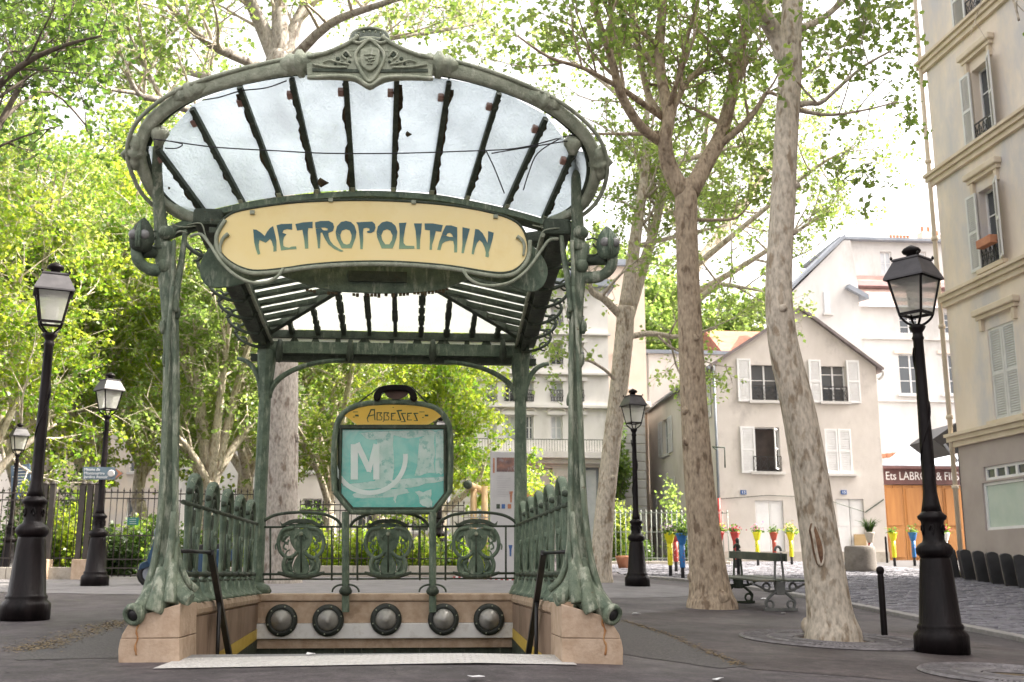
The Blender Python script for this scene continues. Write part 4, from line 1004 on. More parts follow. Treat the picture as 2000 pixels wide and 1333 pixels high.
# ================================================================== BUILDINGS
M['stucco_grey'] = pm('grey_stucco', (.54,.50,.46), (.63,.59,.55), 1.3, .9, .3, 30, c3=(.40,.37,.345), s3=.8, stretch=(1,1,.6))
M['stucco_pink'] = pm('pinkish_stucco', (.68,.63,.58), (.77,.72,.67), .9, .9, .2, 40, c3=(.54,.49,.45), s3=.5, stretch=(1,1,.5))
M['stucco_white'] = pm('white_stucco', (.55,.535,.515), (.63,.615,.595), .9, .9, .15, 40, c3=(.44,.425,.405), s3=.6, stretch=(1,1,.35))
M['stucco_cream'] = pm('cream_stucco', (.68,.59,.49), (.77,.68,.58), .8, .9, .2, 40, c3=(.54,.52,.52), s3=.55, stretch=(1,1,.45), lo3=.46, hi3=.64)
M['stucco_peach'] = pm('peach_stucco', (.72,.58,.47), (.78,.65,.55), .7, .9)
M['cornice'] = pm('cornice_stone', (.58,.49,.36), (.66,.57,.45), 2, .85, .15, 40)
M['taupe'] = pm('taupe_wall', (.36,.31,.285), (.43,.375,.35), .8, .85, .15, 40, c3=(.23,.20,.19), s3=.7)
M['shutter'] = pm('white_shutter', (.70,.70,.70), (.78,.78,.78), 3, .55)
M['shutter_grey'] = pm('grey_white_shutter', (.56,.56,.54), (.66,.66,.64), 3, .6)
M['slate'] = pm('slate_roof', (.12,.10,.10), (.2,.17,.17), 3, .8, .3, 20)
M['redtile'] = pm('red_roof', (.34,.12,.075), (.46,.20,.13), 3, .85, .4, 20, c3=(.30,.14,.10), s3=1)
M['brownroof'] = pm('brown_roof', (.30,.19,.16), (.40,.27,.24), 2, .8, .2, 20)
M['zinc'] = pm('zinc', (.20,.23,.27), (.30,.32,.36), 2, .5, .1, 20)
M['dark_in'] = pm('dark_room', (.03,.025,.022), (.06,.045,.04), 2, .9)
M['orangewood'] = pm('orange_varnished_wood', (.34,.145,.04), (.43,.20,.06), 2, .5, .15, 30, stretch=(3,3,.3))
M['maroon'] = pm('maroon_board', (.10,.045,.045), (.14,.065,.06), 3, .6)
M['terracotta'] = pm('terracotta', (.42,.17,.09), (.52,.24,.14), 6, .8)
M['bluegreen'] = pm('pale_green_panel', (.40,.50,.44), (.48,.56,.50), 2, .3, coat=.6)

def facade(parent, o, ex, W, H, holes, mat, nrm, depth=.22, name='wall'):
    """wall sheet with real openings; holes = (x0,x1,z0,z1) in wall coordinates"""
    o = Vector(o); ex = Vector(ex).normalized(); ez = Vector((0,0,1)); nrm = Vector(nrm).normalized()
    xs_ = sorted(set([0, W]+[max(0,min(W,h[k])) for h in holes for k in (0,1)])); zs_ = sorted(set([0, H]+[max(0,min(H,h[k])) for h in holes for k in (2,3)]))
    mb = MB()
    for i in range(len(xs_)-1):
        for j in range(len(zs_)-1):
            cx_, cz_ = (xs_[i]+xs_[i+1])/2, (zs_[j]+zs_[j+1])/2
            if any(h[0] < cx_ < h[1] and h[2] < cz_ < h[3] for h in holes): continue
            q = [o+ex*x+ez*z for x, z in ((xs_[i],zs_[j]),(xs_[i+1],zs_[j]),(xs_[i+1],zs_[j+1]),(xs_[i],zs_[j+1]))]
            mb.add(q, [(0,1,2,3)])
    for h in holes:
        c = [(h[0],h[2]),(h[1],h[2]),(h[1],h[3]),(h[0],h[3])]
        for k in range(4):
            a, b = c[k], c[(k+1) % 4]
            qa, qb = o+ex*a[0]+ez*a[1], o+ex*b[0]+ez*b[1]
            mb.add([qa, qb, qb-nrm*depth, qa-nrm*depth], [(0,1,2,3)])
    return mb.build(name, mat, parent, fix=False)
def window(parent, o, ex, nrm, h, depth=.2, panes=(2,3), frame='shutter', glass='glass', bar=.05, inside=None):
    o = Vector(o); ex = Vector(ex).normalized(); ez = Vector((0,0,1)); nrm = Vector(nrm).normalized()
    x0, x1, z0, z1 = h; f = MB(); y0 = -depth+.02; t = .05
    def bx(a0, a1, c0, c1, yy=y0, tt=t): f.fbox(o, ex, nrm, ez, (a0,yy,c0), (a1,yy+tt,c1))
    bx(x0,x0+bar,z0,z1); bx(x1-bar,x1,z0,z1); bx(x0+bar,x1-bar,z0,z0+bar); bx(x0+bar,x1-bar,z1-bar,z1)
    for i in range(1, panes[0]):
        x = x0+(x1-x0)*i/panes[0]; bx(x-bar*.6, x+bar*.6, z0+bar, z1-bar, y0+.004)
    for j in range(1, panes[1]):
        z = z0+(z1-z0)*j/panes[1]; bx(x0+bar, x1-bar, z-bar*.3, z+bar*.3, y0+.008, t*.6)
    w_ = f.build('window', M[frame], parent)
    for i in range(panes[0]):
        for j in range(panes[1]):
            a0 = x0+(x1-x0)*i/panes[0]; a1 = x0+(x1-x0)*(i+1)/panes[0]; c0 = z0+(z1-z0)*j/panes[1]; c1 = z0+(z1-z0)*(j+1)/panes[1]
            yy = -depth+.035
            MB().add([o+ex*a+nrm*yy+ez*c for a, c in ((a0,c0),(a1,c0),(a1,c1),(a0,c1))], [(0,1,2,3)]).build('pane', M[glass], w_, fix=False)
    return w_
def shutter(parent, o, ex, nrm, x0, x1, z0, z1, off=.03, mat='shutter', n=18, ang=0):
    """louvred leaf; ang opens it about its x0 edge"""
    o = Vector(o); ex = Vector(ex).normalized(); ez = Vector((0,0,1)); nrm = Vector(nrm).normalized()
    hinge = o+ex*x0+nrm*off; a = R(ang); e2 = ex*math.cos(a)+nrm*math.sin(a); n2 = nrm*math.cos(a)-ex*math.sin(a)
    W = x1-x0; f = MB(); t = .035; b = min(.07, abs(W)*.16); lo_, hi_ = min(0,W), max(0,W)
    def bx(a0, a1, c0, c1, y0=0, y1=t): f.fbox(hinge, e2, n2, ez, (a0,y0,c0), (a1,y1,c1))
    zm = (z0+z1)/2
    bx(lo_,lo_+b,z0,z1); bx(hi_-b,hi_,z0,z1); bx(lo_+b,hi_-b,z0,z0+b); bx(lo_+b,hi_-b,z1-b,z1); bx(lo_+b,hi_-b,zm-b/2,zm+b/2)
    sh_ = f.build('shutter', M[mat], parent)
    s = MB()
    for c0, c1 in ((z0+b, zm-b/2), (zm+b/2, z1-b)):
        m = n//2
        for k in range(m):
            z = c0+(c1-c0)*(k+.5)/m; hh = (c1-c0)/m*.55
            q = [hinge+e2*(lo_+b)+n2*.004+ez*(z+hh), hinge+e2*(hi_-b)+n2*.004+ez*(z+hh), hinge+e2*(hi_-b)+n2*(t-.004)+ez*(z-hh*.7), hinge+e2*(lo_+b)+n2*(t-.004)+ez*(z-hh*.7)]
            s.prism(q, n2*-.006)
    so = s.build('louvres', M[mat], sh_); so['kind'] = 'stuff'
    return sh_
def balcony_rail(parent, o, ex, nrm, x0, x1, z0, z1, off=.06):
    o = Vector(o); ex = Vector(ex).normalized(); ez = Vector((0,0,1)); nrm = Vector(nrm).normalized()
    pt = lambda x, z: o+ex*x+nrm*off+ez*z
    mb = MB(); mb.bar(pt(x0,z1), pt(x1,z1), .035, .03); mb.bar(pt(x0,z0+.05), pt(x1,z0+.05), .02, .02)
    n = 4
    for i in range(n+1):
        x = x0+(x1-x0)*i/n; mb.bar(pt(x,z0), pt(x,z1), .018, .018)
        if i < n:
            xn = x0+(x1-x0)*(i+1)/n; mb.bar(pt(x,z0+.06), pt(xn,z1-.02), .014, .012); mb.bar(pt(xn,z0+.06), pt(x,z1-.02), .014, .013)
            c = pt((x+xn)/2, (z0+z1)/2); r = min(.09, (z1-z0)*.2)
            mb.tube([c+ex*(r*math.cos(t))+ez*(r*math.sin(t)) for t in [2*math.pi*k/8 for k in range(9)]], .008, 5)
    return mb.build('window_rail', M['black'], parent)
def rx(px, py, Y): return P(px, py, Y).x
def rct(a, b, t, bt, Y, X0, Z0):
    """pixel box -> wall coordinates on a camera-facing wall at depth Y"""
    m = (t+bt)/2; return (rx(a,m,Y)-X0, rx(b,m,Y)-X0, P((a+b)/2,bt,Y).z-Z0, P((a+b)/2,t,Y).z-Z0)
NF = Vector((0,-1,0)); EX = Vector((1,0,0))
# ---------------- grey gabled house
YH = 40.0
hx0, hx1 = rx(1408,1000,YH), rx(1730,1000,YH); hz0 = min(gz(hx0,YH), gz(hx1,YH))-.3
zE = P(1405,712,YH).z; zA = P(1562,606,YH).z; xA = rx(1562,620,YH)
hs = empty('gabled_house', (hx0, YH, gz(hx0,YH)), 'grey rendered gabled house with white shutters, behind the two right plane trees', 'house')
holes = [rct(1467,1521,703,783,YH,hx0,hz0), rct(1605,1652,705,785,YH,hx0,hz0), rct(1470,1524,835,922,YH,hx0,hz0), rct(1612,1664,838,925,YH,hx0,hz0), rct(1477,1532,978,1096,YH,hx0,hz0), rct(1636,1690,975,1093,YH,hx0,hz0)]
O = Vector((hx0,YH,hz0))
facade(hs, O, EX, hx1-hx0, zE-hz0, holes, M['stucco_grey'], NF)
MB().prism([Vector((hx0,YH,zE)), Vector((hx1,YH,zE)), Vector((xA,YH,zA))], (0,.25,0)).build('gable', M['stucco_grey'], hs)
window(hs, O, EX, NF, holes[0], panes=(2,2)); window(hs, O, EX, NF, holes[1], panes=(2,3)); 
window(hs, O, EX, NF, holes[2], panes=(1,1), glass='dark_in', bar=.04)
def swin(a, b): return b
w0 = holes[2]; f = MB(); f.fbox(O+EX*(w0[1]-.1), Vector((-.35,-.94,0)), NF, Vector((0,0,1)), (0,-.05,w0[2]+.1), (.05,.0,w0[3]-.05)); 
for za, zb in ((w0[2]+.08,w0[2]+.14),(w0[3]-.12,w0[3]-.06),((w0[2]+w0[3])/2,(w0[2]+w0[3])/2+.04)): f.fbox(O+EX*(w0[1]-.1), Vector((-.5,-.86,0)), Vector((.86,-.5,0)), Vector((0,0,1)), (-.1,-.02,za), (.45,.02,zb))
f.fbox(O+EX*(w0[1]-.1), Vector((-.5,-.86,0)), Vector((.86,-.5,0)), Vector((0,0,1)), (.40,-.02,w0[2]+.14), (.45,.02,w0[3]-.12)); f.build('open_casement', M['shutter'], hs)
def sw(px): return rx(px,750,YH)-hx0
shutter(hs, O, EX, NF, sw(1440), sw(1467), holes[0][2]-.05, holes[0][3]+.02, n=26); shutter(hs, O, EX, NF, sw(1520), sw(1541), holes[0][2]-.05, holes[0][3]+.02, n=26)
shutter(hs, O, EX, NF, sw(1580), sw(1604), holes[1][2]-.05, holes[1][3]+.02, n=26); shutter(hs, O, EX, NF, sw(1654), sw(1679), holes[1][2]-.05, holes[1][3]+.02, n=26)
shutter(hs, O, EX, NF, sw(1441), sw(1469), holes[2][2]-.05, holes[2][3]+.02, n=26)
xm = (holes[3][0]+holes[3][1])/2
shutter(hs, O, EX, NF, holes[3][0], xm-.01, holes[3][2], holes[3][3], -.03, n=22); shutter(hs, O, EX, NF, xm+.01, holes[3][1], holes[3][2], holes[3][3], -.03, n=22)
for k in (0, 1, 2): balcony_rail(hs, O, EX, NF, holes[k][0], holes[k][1], holes[k][2]+.02, holes[k][2]+.56)
for k in (0, 1, 2, 3): h = holes[k]; MB().fbox(O, EX, NF, Vector((0,0,1)), (h[0]-.12,-.05,h[2]-.1), (h[1]+.12,.12,h[2]-.003)).build('sill', M['stucco_white'], hs)
for k in (4, 5):
    h = holes[k]; xm = (h[0]+h[1])/2
    for a, b in ((h[0], xm-.012), (xm+.012, h[1])):
        d = MB().fbox(O, EX, NF, Vector((0,0,1)), (a,-.12,h[2]), (b,-.07,h[3])).build('door_leaf', M['shutter'], hs, bevel=.01)
        MB().fbox(O, EX, NF, Vector((0,0,1)), (a+.06,-.068,h[2]+1.2), (b-.06,-.06,h[3]-.1)).build('door_panel', M['shutter'], d, bevel=.006)
h = rct(1668,1691,1044,1072,YH,hx0,hz0); MB().fbox(O, EX, NF, Vector((0,0,1)), (h[0],.0,h[2]), (h[1],.05,h[3])).build('hatch', pm('tan_board', (.38,.26,.12), (.45,.32,.17), 3, .8), hs)
MB().fbox(O, EX, NF, Vector((0,0,1)), (-.02,-.02,0), (hx1-hx0+.02,.03,P(1500,1078,YH).z-hz0)).build('wall_base', M['stone_grey'], hs)
M['blue_plate'] = pm('blue_plate', (.04,.10,.28), (.06,.14,.35), 5, .35)
def text_obj(body, size, loc, parent, mat, rot=(math.pi/2,0,0), extrude=.004, name='lettering', sx=1, align='CENTER', rz=0):
    cu = bpy.data.curves.new(name, 'FONT'); cu.body = body; cu.size = size; cu.extrude = extrude; cu.align_x = align; cu.align_y = 'CENTER'
    t = bpy.data.objects.new(name, cu); me = bpy.data.meshes.new_from_object(t)
    me.transform(Matrix.Translation(loc) @ Matrix.Rotation(rz,4,'Z') @ Matrix.Rotation(math.pi/2,4,'X') @ Matrix.Diagonal((sx,1,1,1)))
    bpy.data.objects.remove(t); return link(name, me, mat, parent)
M['white'] = pm('plain_white', (.80,.80,.80), (.84,.84,.84), 4, .5)
for px_, n_ in ((1452,'13'),(1648,'15')):
    c = P(px_,962,YH-.02); pl = MB().box(c.x-.11,c.x+.11,YH-.03,YH-.004,c.z-.08,c.z+.08).build('number_plate', M['blue_plate'], hs); text_obj(n_, .15, (c.x, YH-.032, c.z), pl, M['white'])
# drain pipe at the corner, with painted foot
c = rx(1401,950,YH); zp = P(1401,880,YH).z
MB().tube([(c,YH-.12,hz0+2.6),(c,YH-.12,zE)], .05, 8).build('drain_pipe', M['zinc'], hs); MB().tube([(c,YH-.12,hz0+.2),(c,YH-.12,hz0+2.6)], .06, 8).build('drain_foot', pm('red_paint', (.36,.035,.03), (.45,.06,.05), 5, .5), hs)
MB().tube([(c,YH-.12,zp),(rx(1383,868,YH),YH-.6,zp+.06),(rx(1406,868,YH),YH-.6,zp+.04),(rx(1407,905,YH),YH-.6,zp-.7)], .03, 6).build('lamp_bracket', M['iron_dark'], hs)
MB().bar(P(1690,1001,YH-.05), P(1726,976,YH-.05), .03, .04).build('slanting_pipe', M['iron_dark'], hs)
MB().tube([P(1405,975,YH-.04), P(1500,968,YH-.04), P(1600,972,YH-.04), P(1690,1001,YH-.04)], .012, 5).build('wall_cable', M['iron_dark'], hs)
# roof
LS = 12.5; ov = .18
def slab(a, b, c, d, th, name, mat, par): return MB().prism([a, b, c, d], Vector((0,0,th))).build(name, mat, par)
slope_l = (zA-zE)/(xA-hx0); slope_r = (zA-zE)/(hx1-xA)
slab(Vector((hx0-.25,YH-ov,zE-.25*slope_l)), Vector((xA,YH-ov,zA)), Vector((xA,YH+LS,zA)), Vector((hx0-.25,YH+LS,zE-.25*slope_l)), .13, 'roof_slope', M['slate'], hs)
slab(Vector((hx1+.25,YH-ov,zE-.25*slope_r)), Vector((xA,YH-ov,zA)), Vector((xA,YH+LS,zA)), Vector((hx1+.25,YH+LS,zE-.25*slope_r)), .13, 'roof_slope', M['slate'], hs)
MB().tube([(hx0-.3,YH-ov,zE-.22*slope_l-.02),(hx0-.3,YH+LS,zE-.22*slope_l-.02)], .07, 8).build('gutter', M['zinc'], hs)
q = smooth_path([(hx1+.2,YH-ov,zE-.15),(hx1+.22,YH-.1,zE-.35),(hx1+.05,YH-.05,zE-.5)], 3); MB().tube(q, .05, 7).build('gutter_end', M['stucco_white'], hs)
# left side wall of the house
EXs = Vector((0,-1,0)); Os = Vector((hx0,YH+LS,hz0)); NS = Vector((-1,0,0))
def side_px(px, X):       # distance of a pixel column on the plane X = const
    d = FW*FPX+RT*(px-CX)+UP*(CY-900); return d.y*(X/d.x)
def shole(a, b, zt, zb):
    ya, yb = side_px(a,hx0), side_px(b,hx0); return (YH+LS-ya, YH+LS-yb, zb-hz0, zt-hz0)
sh_ = [shole(1296,1308,hz0+6.3+.4,hz0+4.8+.3), shole(1371,1385,zE-.45,zE-1.9), shole(1302,1312,hz0+4.0,hz0+2.6), shole(1352,1362,hz0+4.2,hz0+2.7), shole(1268,1277,hz0+3.6,hz0+2.1)]
sh_ = [h for h in sh_ if h[1]-h[0] > .1]
facade(hs, Os, EXs, LS, zE-hz0, sh_, M['stucco_pink'], NS, name='side_wall')
for h in sh_:
    window(hs, Os, EXs, NS, h, panes=(2,2)); wd = h[1]-h[0]
    shutter(hs, Os, EXs, NS, h[0]-wd*.62, h[0]-.02, h[2], h[3], n=16); shutter(hs, Os, EXs, NS, h[1]+.02, h[1]+wd*.62, h[2], h[3], n=16)
    MB().fbox(Os, EXs, NS, Vector((0,0,1)), (h[0]-.1,-.05,h[2]-.1), (h[1]+.1,.1,h[2]-.003)).build('sill', M['stucco_white'], hs)
MB().box(hx1-.02, hx1, YH+.01, YH+LS, hz0, zE).build('far_side_wall', M['stucco_grey'], hs)
# ---------------- set-back wing with flat parapet and the groove-faced annex
wx0, wx1 = rx(1272,900,54), rx(1415,900,54)
wg = empty('white_wing', (wx0,54,gz(wx0,54)), 'pale flat-topped wing rising behind the grey house, left of the middle plane tree', 'building')
zt = P(1330,692,54).z
MB().box(wx0, wx1+4, 54, 60, 0, zt).build('wall', M['stucco_pink'], wg); MB().box(wx0-.15, wx1+4.1, 53.85, 60.1, zt, zt+.18).build('coping', M['zinc'], wg)
ax0, ax1 = rx(1219,900,49), rx(1262,900,49)
an = empty('groove_faced_annex', (ax0,49,gz(ax0,49)), 'low pale annex with grooved blocks beside the ivy, left of the grey house', 'building')
zt = P(1230,800,49).z; z = 1.2
while z < zt-.3:
    MB().box(ax0, ax1, 49, 55, z, z+.37).build('block_course', M['stucco_white'], an, bevel=.03); z += .40
MB().box(ax0+.03, ax1-.03, 49.05, 54.9, 1, zt-.2).build('core_wall', M['stucco_pink'], an)
MB().prism([Vector((ax0-.25,48.75,z)), Vector((ax1+.25,48.75,z)), Vector((ax1+.25,48.75,z+.3)), Vector((ax0-.25,48.75,z+.3))], (0,6.5,0)).build('cornice', M['stucco_cream'], an, bevel=.08)
# ---------------- red tiled dormer roof behind the gable
rd = empty('red_roofed_house', (rx(1450,650,56),56,2.2), 'house with a red tiled roof showing above the gable of the grey house', 'house')
xa, xb = rx(1405,640,56), rx(1600,640,56); zb, zt = P(1450,690,56).z, P(1450,628,56).z
MB().box(xa+.3, xb, 56.3, 61, 1.5, zb).build('wall', M['stucco_cream'], rd)
for k in range(9):
    z0_, z1_ = zb+(zt-zb)*k/9, zb+(zt-zb)*(k+1)/9; y0_, y1_ = 55.8+3.0*k/9, 55.8+3.0*(k+1)/9
    MB().prism([Vector((xa,y0_,z0_)), Vector((xb,y0_,z0_)), Vector((xb,y1_+.05,z1_+.03)), Vector((xa,y1_+.05,z1_+.03))], (0,.02,.07)).build('tile_course', M['redtile'], rd)
MB().prism([Vector((xa-.05,55.8,zb)), Vector((xa-.05,58.8,zt)), Vector((xa-.05,61.8,zb))], (.25,0,0)).build('gable_end', M['redtile'], rd)

# ---------------- tall white building on the right
YWh = 58.0
wb = empty('white_building', (rx(1690,900,YWh),YWh,2), 'tall white building with chimneys and brown roof band behind the right lamp', 'building')
X0, X1 = rx(1682,700,YWh), rx(1905,700,YWh); Z0 = 1.2; Zr = P(1760,600,YWh).z
O = Vector((X0,YWh,Z0))
wh = [rct(1757,1803,692,770,YWh,X0,Z0), rct(1842,1868,692,770,YWh,X0,Z0), rct(1757,1795,612,652,YWh,X0,Z0), rct(1845,1870,612,652,YWh,X0,Z0)]
facade(wb, O, EX, X1-X0, Zr-Z0, wh, M['stucco_white'], NF)
for h in wh[:2]: window(wb, O, EX, NF, h, panes=(2,3), glass='glass', bar=.07); MB().fbox(O, EX, NF, Vector((0,0,1)), (h[0]-.2,-.05,h[2]-.15), (h[1]+.2,.14,h[2]-.003)).build('sill', M['stucco_white'], wb); MB().fbox(O, EX, NF, Vector((0,0,1)), (h[0]-.25,.0,h[3]+.003), (h[1]+.25,.08,h[3]+.2)).build('lintel', M['stucco_cream'], wb)
for h in wh[2:]: window(wb, O, EX, NF, h, panes=(2,3), bar=.07)
for py, th in ((660,.14),(783,.08),(583,.3)):
    z = P(1780,py,YWh).z-Z0; MB().fbox(O, EX, NF, Vector((0,0,1)), (-.1,.0,z-th), (X1-X0,.14,z)).build('string_course', M['stucco_white'], wb)
z0_, z1_ = Zr, P(1760,541,YWh+1.5).z
MB().prism([Vector((X0-.2,YWh-.4,z0_)), Vector((X1,YWh-.4,z0_)), Vector((X1,YWh+1.5,z1_)), Vector((X0-.2,YWh+1.5,z1_))], (0,.2,.1)).build('roof_band', M['brownroof'], wb)
zm = z0_+(z1_-z0_)*.55; MB().prism([Vector((X0-.2,YWh+.55,zm)), Vector((X1,YWh+.55,zm)), Vector((X1,YWh+.8,zm+.35)), Vector((X0-.2,YWh+.8,zm+.35))], (0,-.12,.12)).build('roof_ridge_strip', pm('dark_brown_strip', (.16,.09,.09), (.2,.12,.12), 2, .8), wb)
Ya = YWh+1.6; za0, za1 = z1_, P(1760,474,Ya).z
O2 = Vector((X0,Ya,za0)); h2 = [rct(1720,1742,492,536,Ya,X0,za0), rct(1788,1810,492,536,Ya,X0,za0)]
facade(wb, O2, EX, X1-X0, za1-za0, h2, M['stucco_white'], NF, name='attic_wall')
for h in h2: window(wb, O2, EX, NF, h, panes=(2,2), bar=.06, glass='curtain')
MB().box(X0-.3, X1, Ya-.4, Ya+6, za1, za1+.15).build('attic_roof', M['zinc'], wb)
for (a, b, t, bt, n) in ((1742,1782,468,478,6),(1802,1826,452,480,2),(1832,1850,460,480,2)):
    ch = MB().box(rx(a,470,Ya+2), rx(b,470,Ya+2), Ya+2, Ya+2.7, za1, P(a,t,Ya+2).z).build('chimney', M['stucco_cream'], wb)
    for k in range(n):
        x = rx(a,470,Ya+2)+(rx(b,470,Ya+2)-rx(a,470,Ya+2))*(k+.5)/n; z = P(a,t,Ya+2).z; MB().lathe([(.1,0),(.08,.3),(.11,.34),(.09,.38)], 8, (x,Ya+2.35,z)).build('chimney_pot', M['terracotta'], ch)
# its side gable towards the left
gx0, gx1 = rx(1560,800,YWh-2), rx(1692,800,YWh-2); zl, zr_ = P(1562,570,YWh-2).z, P(1650,470,YWh-2).z
gp = [Vector((gx0,YWh-2,1.2)), Vector((gx1,YWh-2,1.2)), Vector((gx1,YWh-2,P(1690,560,YWh-2).z)), Vector((rx(1664,520,YWh-2),YWh-2,P(1664,470,YWh-2).z)), Vector((rx(1650,500,YWh-2),YWh-2,zr_)), Vector((gx0,YWh-2,zl))]
MB().prism(gp, (0,1.9,0)).build('side_gable', M['stucco_white'], wb)
h = (rx(1609,590,YWh-2), rx(1621,590,YWh-2), P(1612,612,YWh-2).z, P(1612,570,YWh-2).z)
MB().box(h[0],h[1],YWh-2.05,YWh-2.01,h[2],h[3]).build('small_window', M['curtain'], wb); MB().box(h[0]-.1,h[1]+.1,YWh-2.15,YWh-2.01,h[2]-.12,h[2]-.003).build('sill', M['stucco_white'], wb)
MB().prism([Vector((gx0-.2,YWh-2.3,zl)), Vector((rx(1650,500,YWh-2),YWh-2.3,zr_+.1)), Vector((rx(1650,500,YWh-2),YWh-2.3,zr_+.3)), Vector((gx0-.2,YWh-2.3,zl+.2))], (0,2.4,0)).build('gable_coping', M['zinc'], wb)
MB().prism([Vector((rx(1650,580,YWh-2),YWh-2.4,P(1650,562,YWh-2.4).z)), Vector((rx(1692,590,YWh-2),YWh-2.4,P(1692,585,YWh-2.4).z)), Vector((rx(1692,590,YWh-2),YWh-2.4,P(1692,575,YWh-2.4).z)), Vector((rx(1655,575,YWh-2),YWh-2.4,P(1655,555,YWh-2.4).z))], (0,1.5,.2)).build('roof_return', M['zinc'], wb)

# ---------------- workshop gate with sign
YG = 43.0
gt = empty('workshop_gate', (rx(1800,1000,YG),YG,gz(8,YG)), 'orange wooden workshop gate under a maroon sign board, right of the grey house', 'gate')
X0, X1 = rx(1727,1000,YG), rx(1882,1000,YG); zs0, zs1 = P(1800,947,YG).z, P(1800,916,YG).z; zg = gz(X0,YG)-.4
MB().box(X0-.3, X1+3, YG+.3, YG+.6, zg, zs1-.05).build('back_wall', M['stucco_white'], gt)
n = 8; Wd = (X1-X0)/n
for k in range(n):
    a = X0+Wd*k
    lf = MB().box(a+.008, a+Wd-.008, YG, YG+.08, zg, zs0-.02).build('gate_board', M['orangewood'], gt, bevel=.01)
    if k % 2 == 0:
        for zz in ((zg+.5, zg+1.6), (zg+1.75, zs0-.15)): MB().box(a+.1, a+2*Wd-.1, YG-.035, YG-.003, zz[0], zz[1]).build('gate_panel', M['orangewood'], lf, bevel=.015)
sb = MB().box(X0-.05, X1+.1, YG-.12, YG+.1, zs0, zs1).build('sign_board', M['maroon'], gt)
text_obj('Ets LABROU & FILS', .47, ((X0+X1)/2-.02, YG-.125, (zs0+zs1)/2), sb, M['white'], sx=.80, extrude=.004)
MB().prism([Vector((X0-.2,YG-.5,zs1+.03)), Vector((X1+.2,YG-.5,zs1+.03)), Vector((X1-.2,YG+.9,zs1+1.05)), Vector((X0+1.6,YG+.9,zs1+1.05))], (0,0,.06)).build('lean_to_roof', M['zinc'], gt)
MB().bar((X0-.25,YG-.5,zs1), (X1+.25,YG-.5,zs1), .12, .1).build('roof_gutter', M['maroon'], gt)
for k in range(14):
    x = X0-.3+k*.27; MB().box(x, x+.25, YG+1.75, YG+2.1, zs1+.5+.03*k, zs1+.66+.03*k).build('ridge_brick', M['terracotta'], gt)

# ---------------- white apartment building in the centre distance
YB1 = 47.0
X0, X1 = rx(880,900,YB1), rx(1192,900,YB1); Z0 = 1.2; Zt = P(1050,560,YB1).z
ap = empty('apartment_building', (X0,YB1,gz(X0,YB1)), 'white apartment building with long balcony and shop windows behind the right rear canopy post', 'building')
O = Vector((X0,YB1,Z0)); H = []
for a, b in ((900,922),(948,970),(985,1008),(1027,1042),(1076,1099),(1120,1140)):
    H += [rct(a,b,811,858,YB1,X0,Z0), rct(a,b,745,785,YB1,X0,Z0), rct(a,b,670,712,YB1,X0,Z0), rct(a,b,600,640,YB1,X0,Z0)]
SH = [rct(935,958,900,1085,YB1,X0,Z0), rct(1028,1080,914,1085,YB1,X0,Z0), rct(1142,1172,913,1085,YB1,X0,Z0)]
facade(ap, O, EX, X1-X0, Zt-Z0, H+SH, M['stucco_white'], NF, .3)
for k, h in enumerate(H):
    window(ap, O, EX, NF, h, .3, panes=(2,2), glass='curtain' if k % 3 else 'glass', bar=.06)
    MB().fbox(O, EX, NF, Vector((0,0,1)), (h[0]-.15,0,h[3]+.003), (h[1]+.15,.1,h[3]+.16)).build('lintel', M['stucco_white'], ap)
    if k % 4 == 0:
        xm = (h[0]+h[1])/2; r = (h[1]-h[0])*.75
        q = [O+EX*(xm+r*math.cos(t))+NF*.04+Vector((0,0,h[3]+.12+r*.55*math.sin(t))) for t in [math.pi*i/10 for i in range(11)]]
        MB().tube(q, .07, 6).build('window_arch', M['stucco_grey'], ap)
    else: balcony_rail(ap, O, EX, NF, h[0], h[1], h[2], h[2]+.5)
for h in SH: window(ap, O, EX, NF, h, .3, panes=(1,1), glass='curtain', bar=.1, frame='zinc')
for py0, py1, d in ((884,896,.45),(896,906,.25),(792,797,.2),(728,732,.18),(650,654,.18)):
    z0_, z1_ = P(1050,py1,YB1).z-Z0, P(1050,py0,YB1).z-Z0; MB().fbox(O, EX, NF, Vector((0,0,1)), (-.1,0,z0_), (X1-X0+.1,d,z1_)).build('cornice', M['stucco_white'], ap)
z0_, z1_ = P(1050,884,YB1).z-Z0, P(1050,860,YB1).z-Z0; mb = MB()
bal = MB().fbox(O, EX, NF, Vector((0,0,1)), (0,.40,z1_-.03), (X1-X0,.44,z1_)).build('balcony_rail', M['iron_dark'], ap)
nb_ = 60
for k in range(nb_): x = (X1-X0)*(k+.5)/nb_; mb.fbox(O, EX, NF, Vector((0,0,1)), (x-.008,.41,z0_), (x+.008,.425,z1_-.03))
bo = mb.build('balcony_bars', M['iron_dark'], bal); bo['kind'] = 'stuff'
for k in range(14):     # grooves of the ground floor masonry
    z = .3+k*.28
    if z < SH[1][3]+.3:
        for a, b in ((0, SH[0][0]), (SH[0][1], SH[1][0]), (SH[1][1], SH[2][0]), (SH[2][1], X1-X0)): MB().fbox(O, EX, NF, Vector((0,0,1)), (a+.15,.0,z), (b-.15,.035,z+.24)).build('masonry_course', M['stucco_white'], ap)
h = rct(1012,1085,966,1000,YB1,X0,Z0); MB().fbox(O, EX, NF, Vector((0,0,1)), (h[0],.3,h[2]), (h[1],.9,h[3])).build('awning', pm('rust_awning', (.45,.17,.10), (.5,.22,.14), 3, .7), ap)
MB().box(X0-.3, X1+.3, YB1-.4, YB1+8, Zt, Zt+.3).build('roof', M['zinc'], ap)
c = P(1060,845,YB1-.3); 
pb = empty('peach_building', (rx(1150,800,52),52,2), 'peach coloured building with blue-grey windows between the right canopy post and the leaning plane tree', 'building')
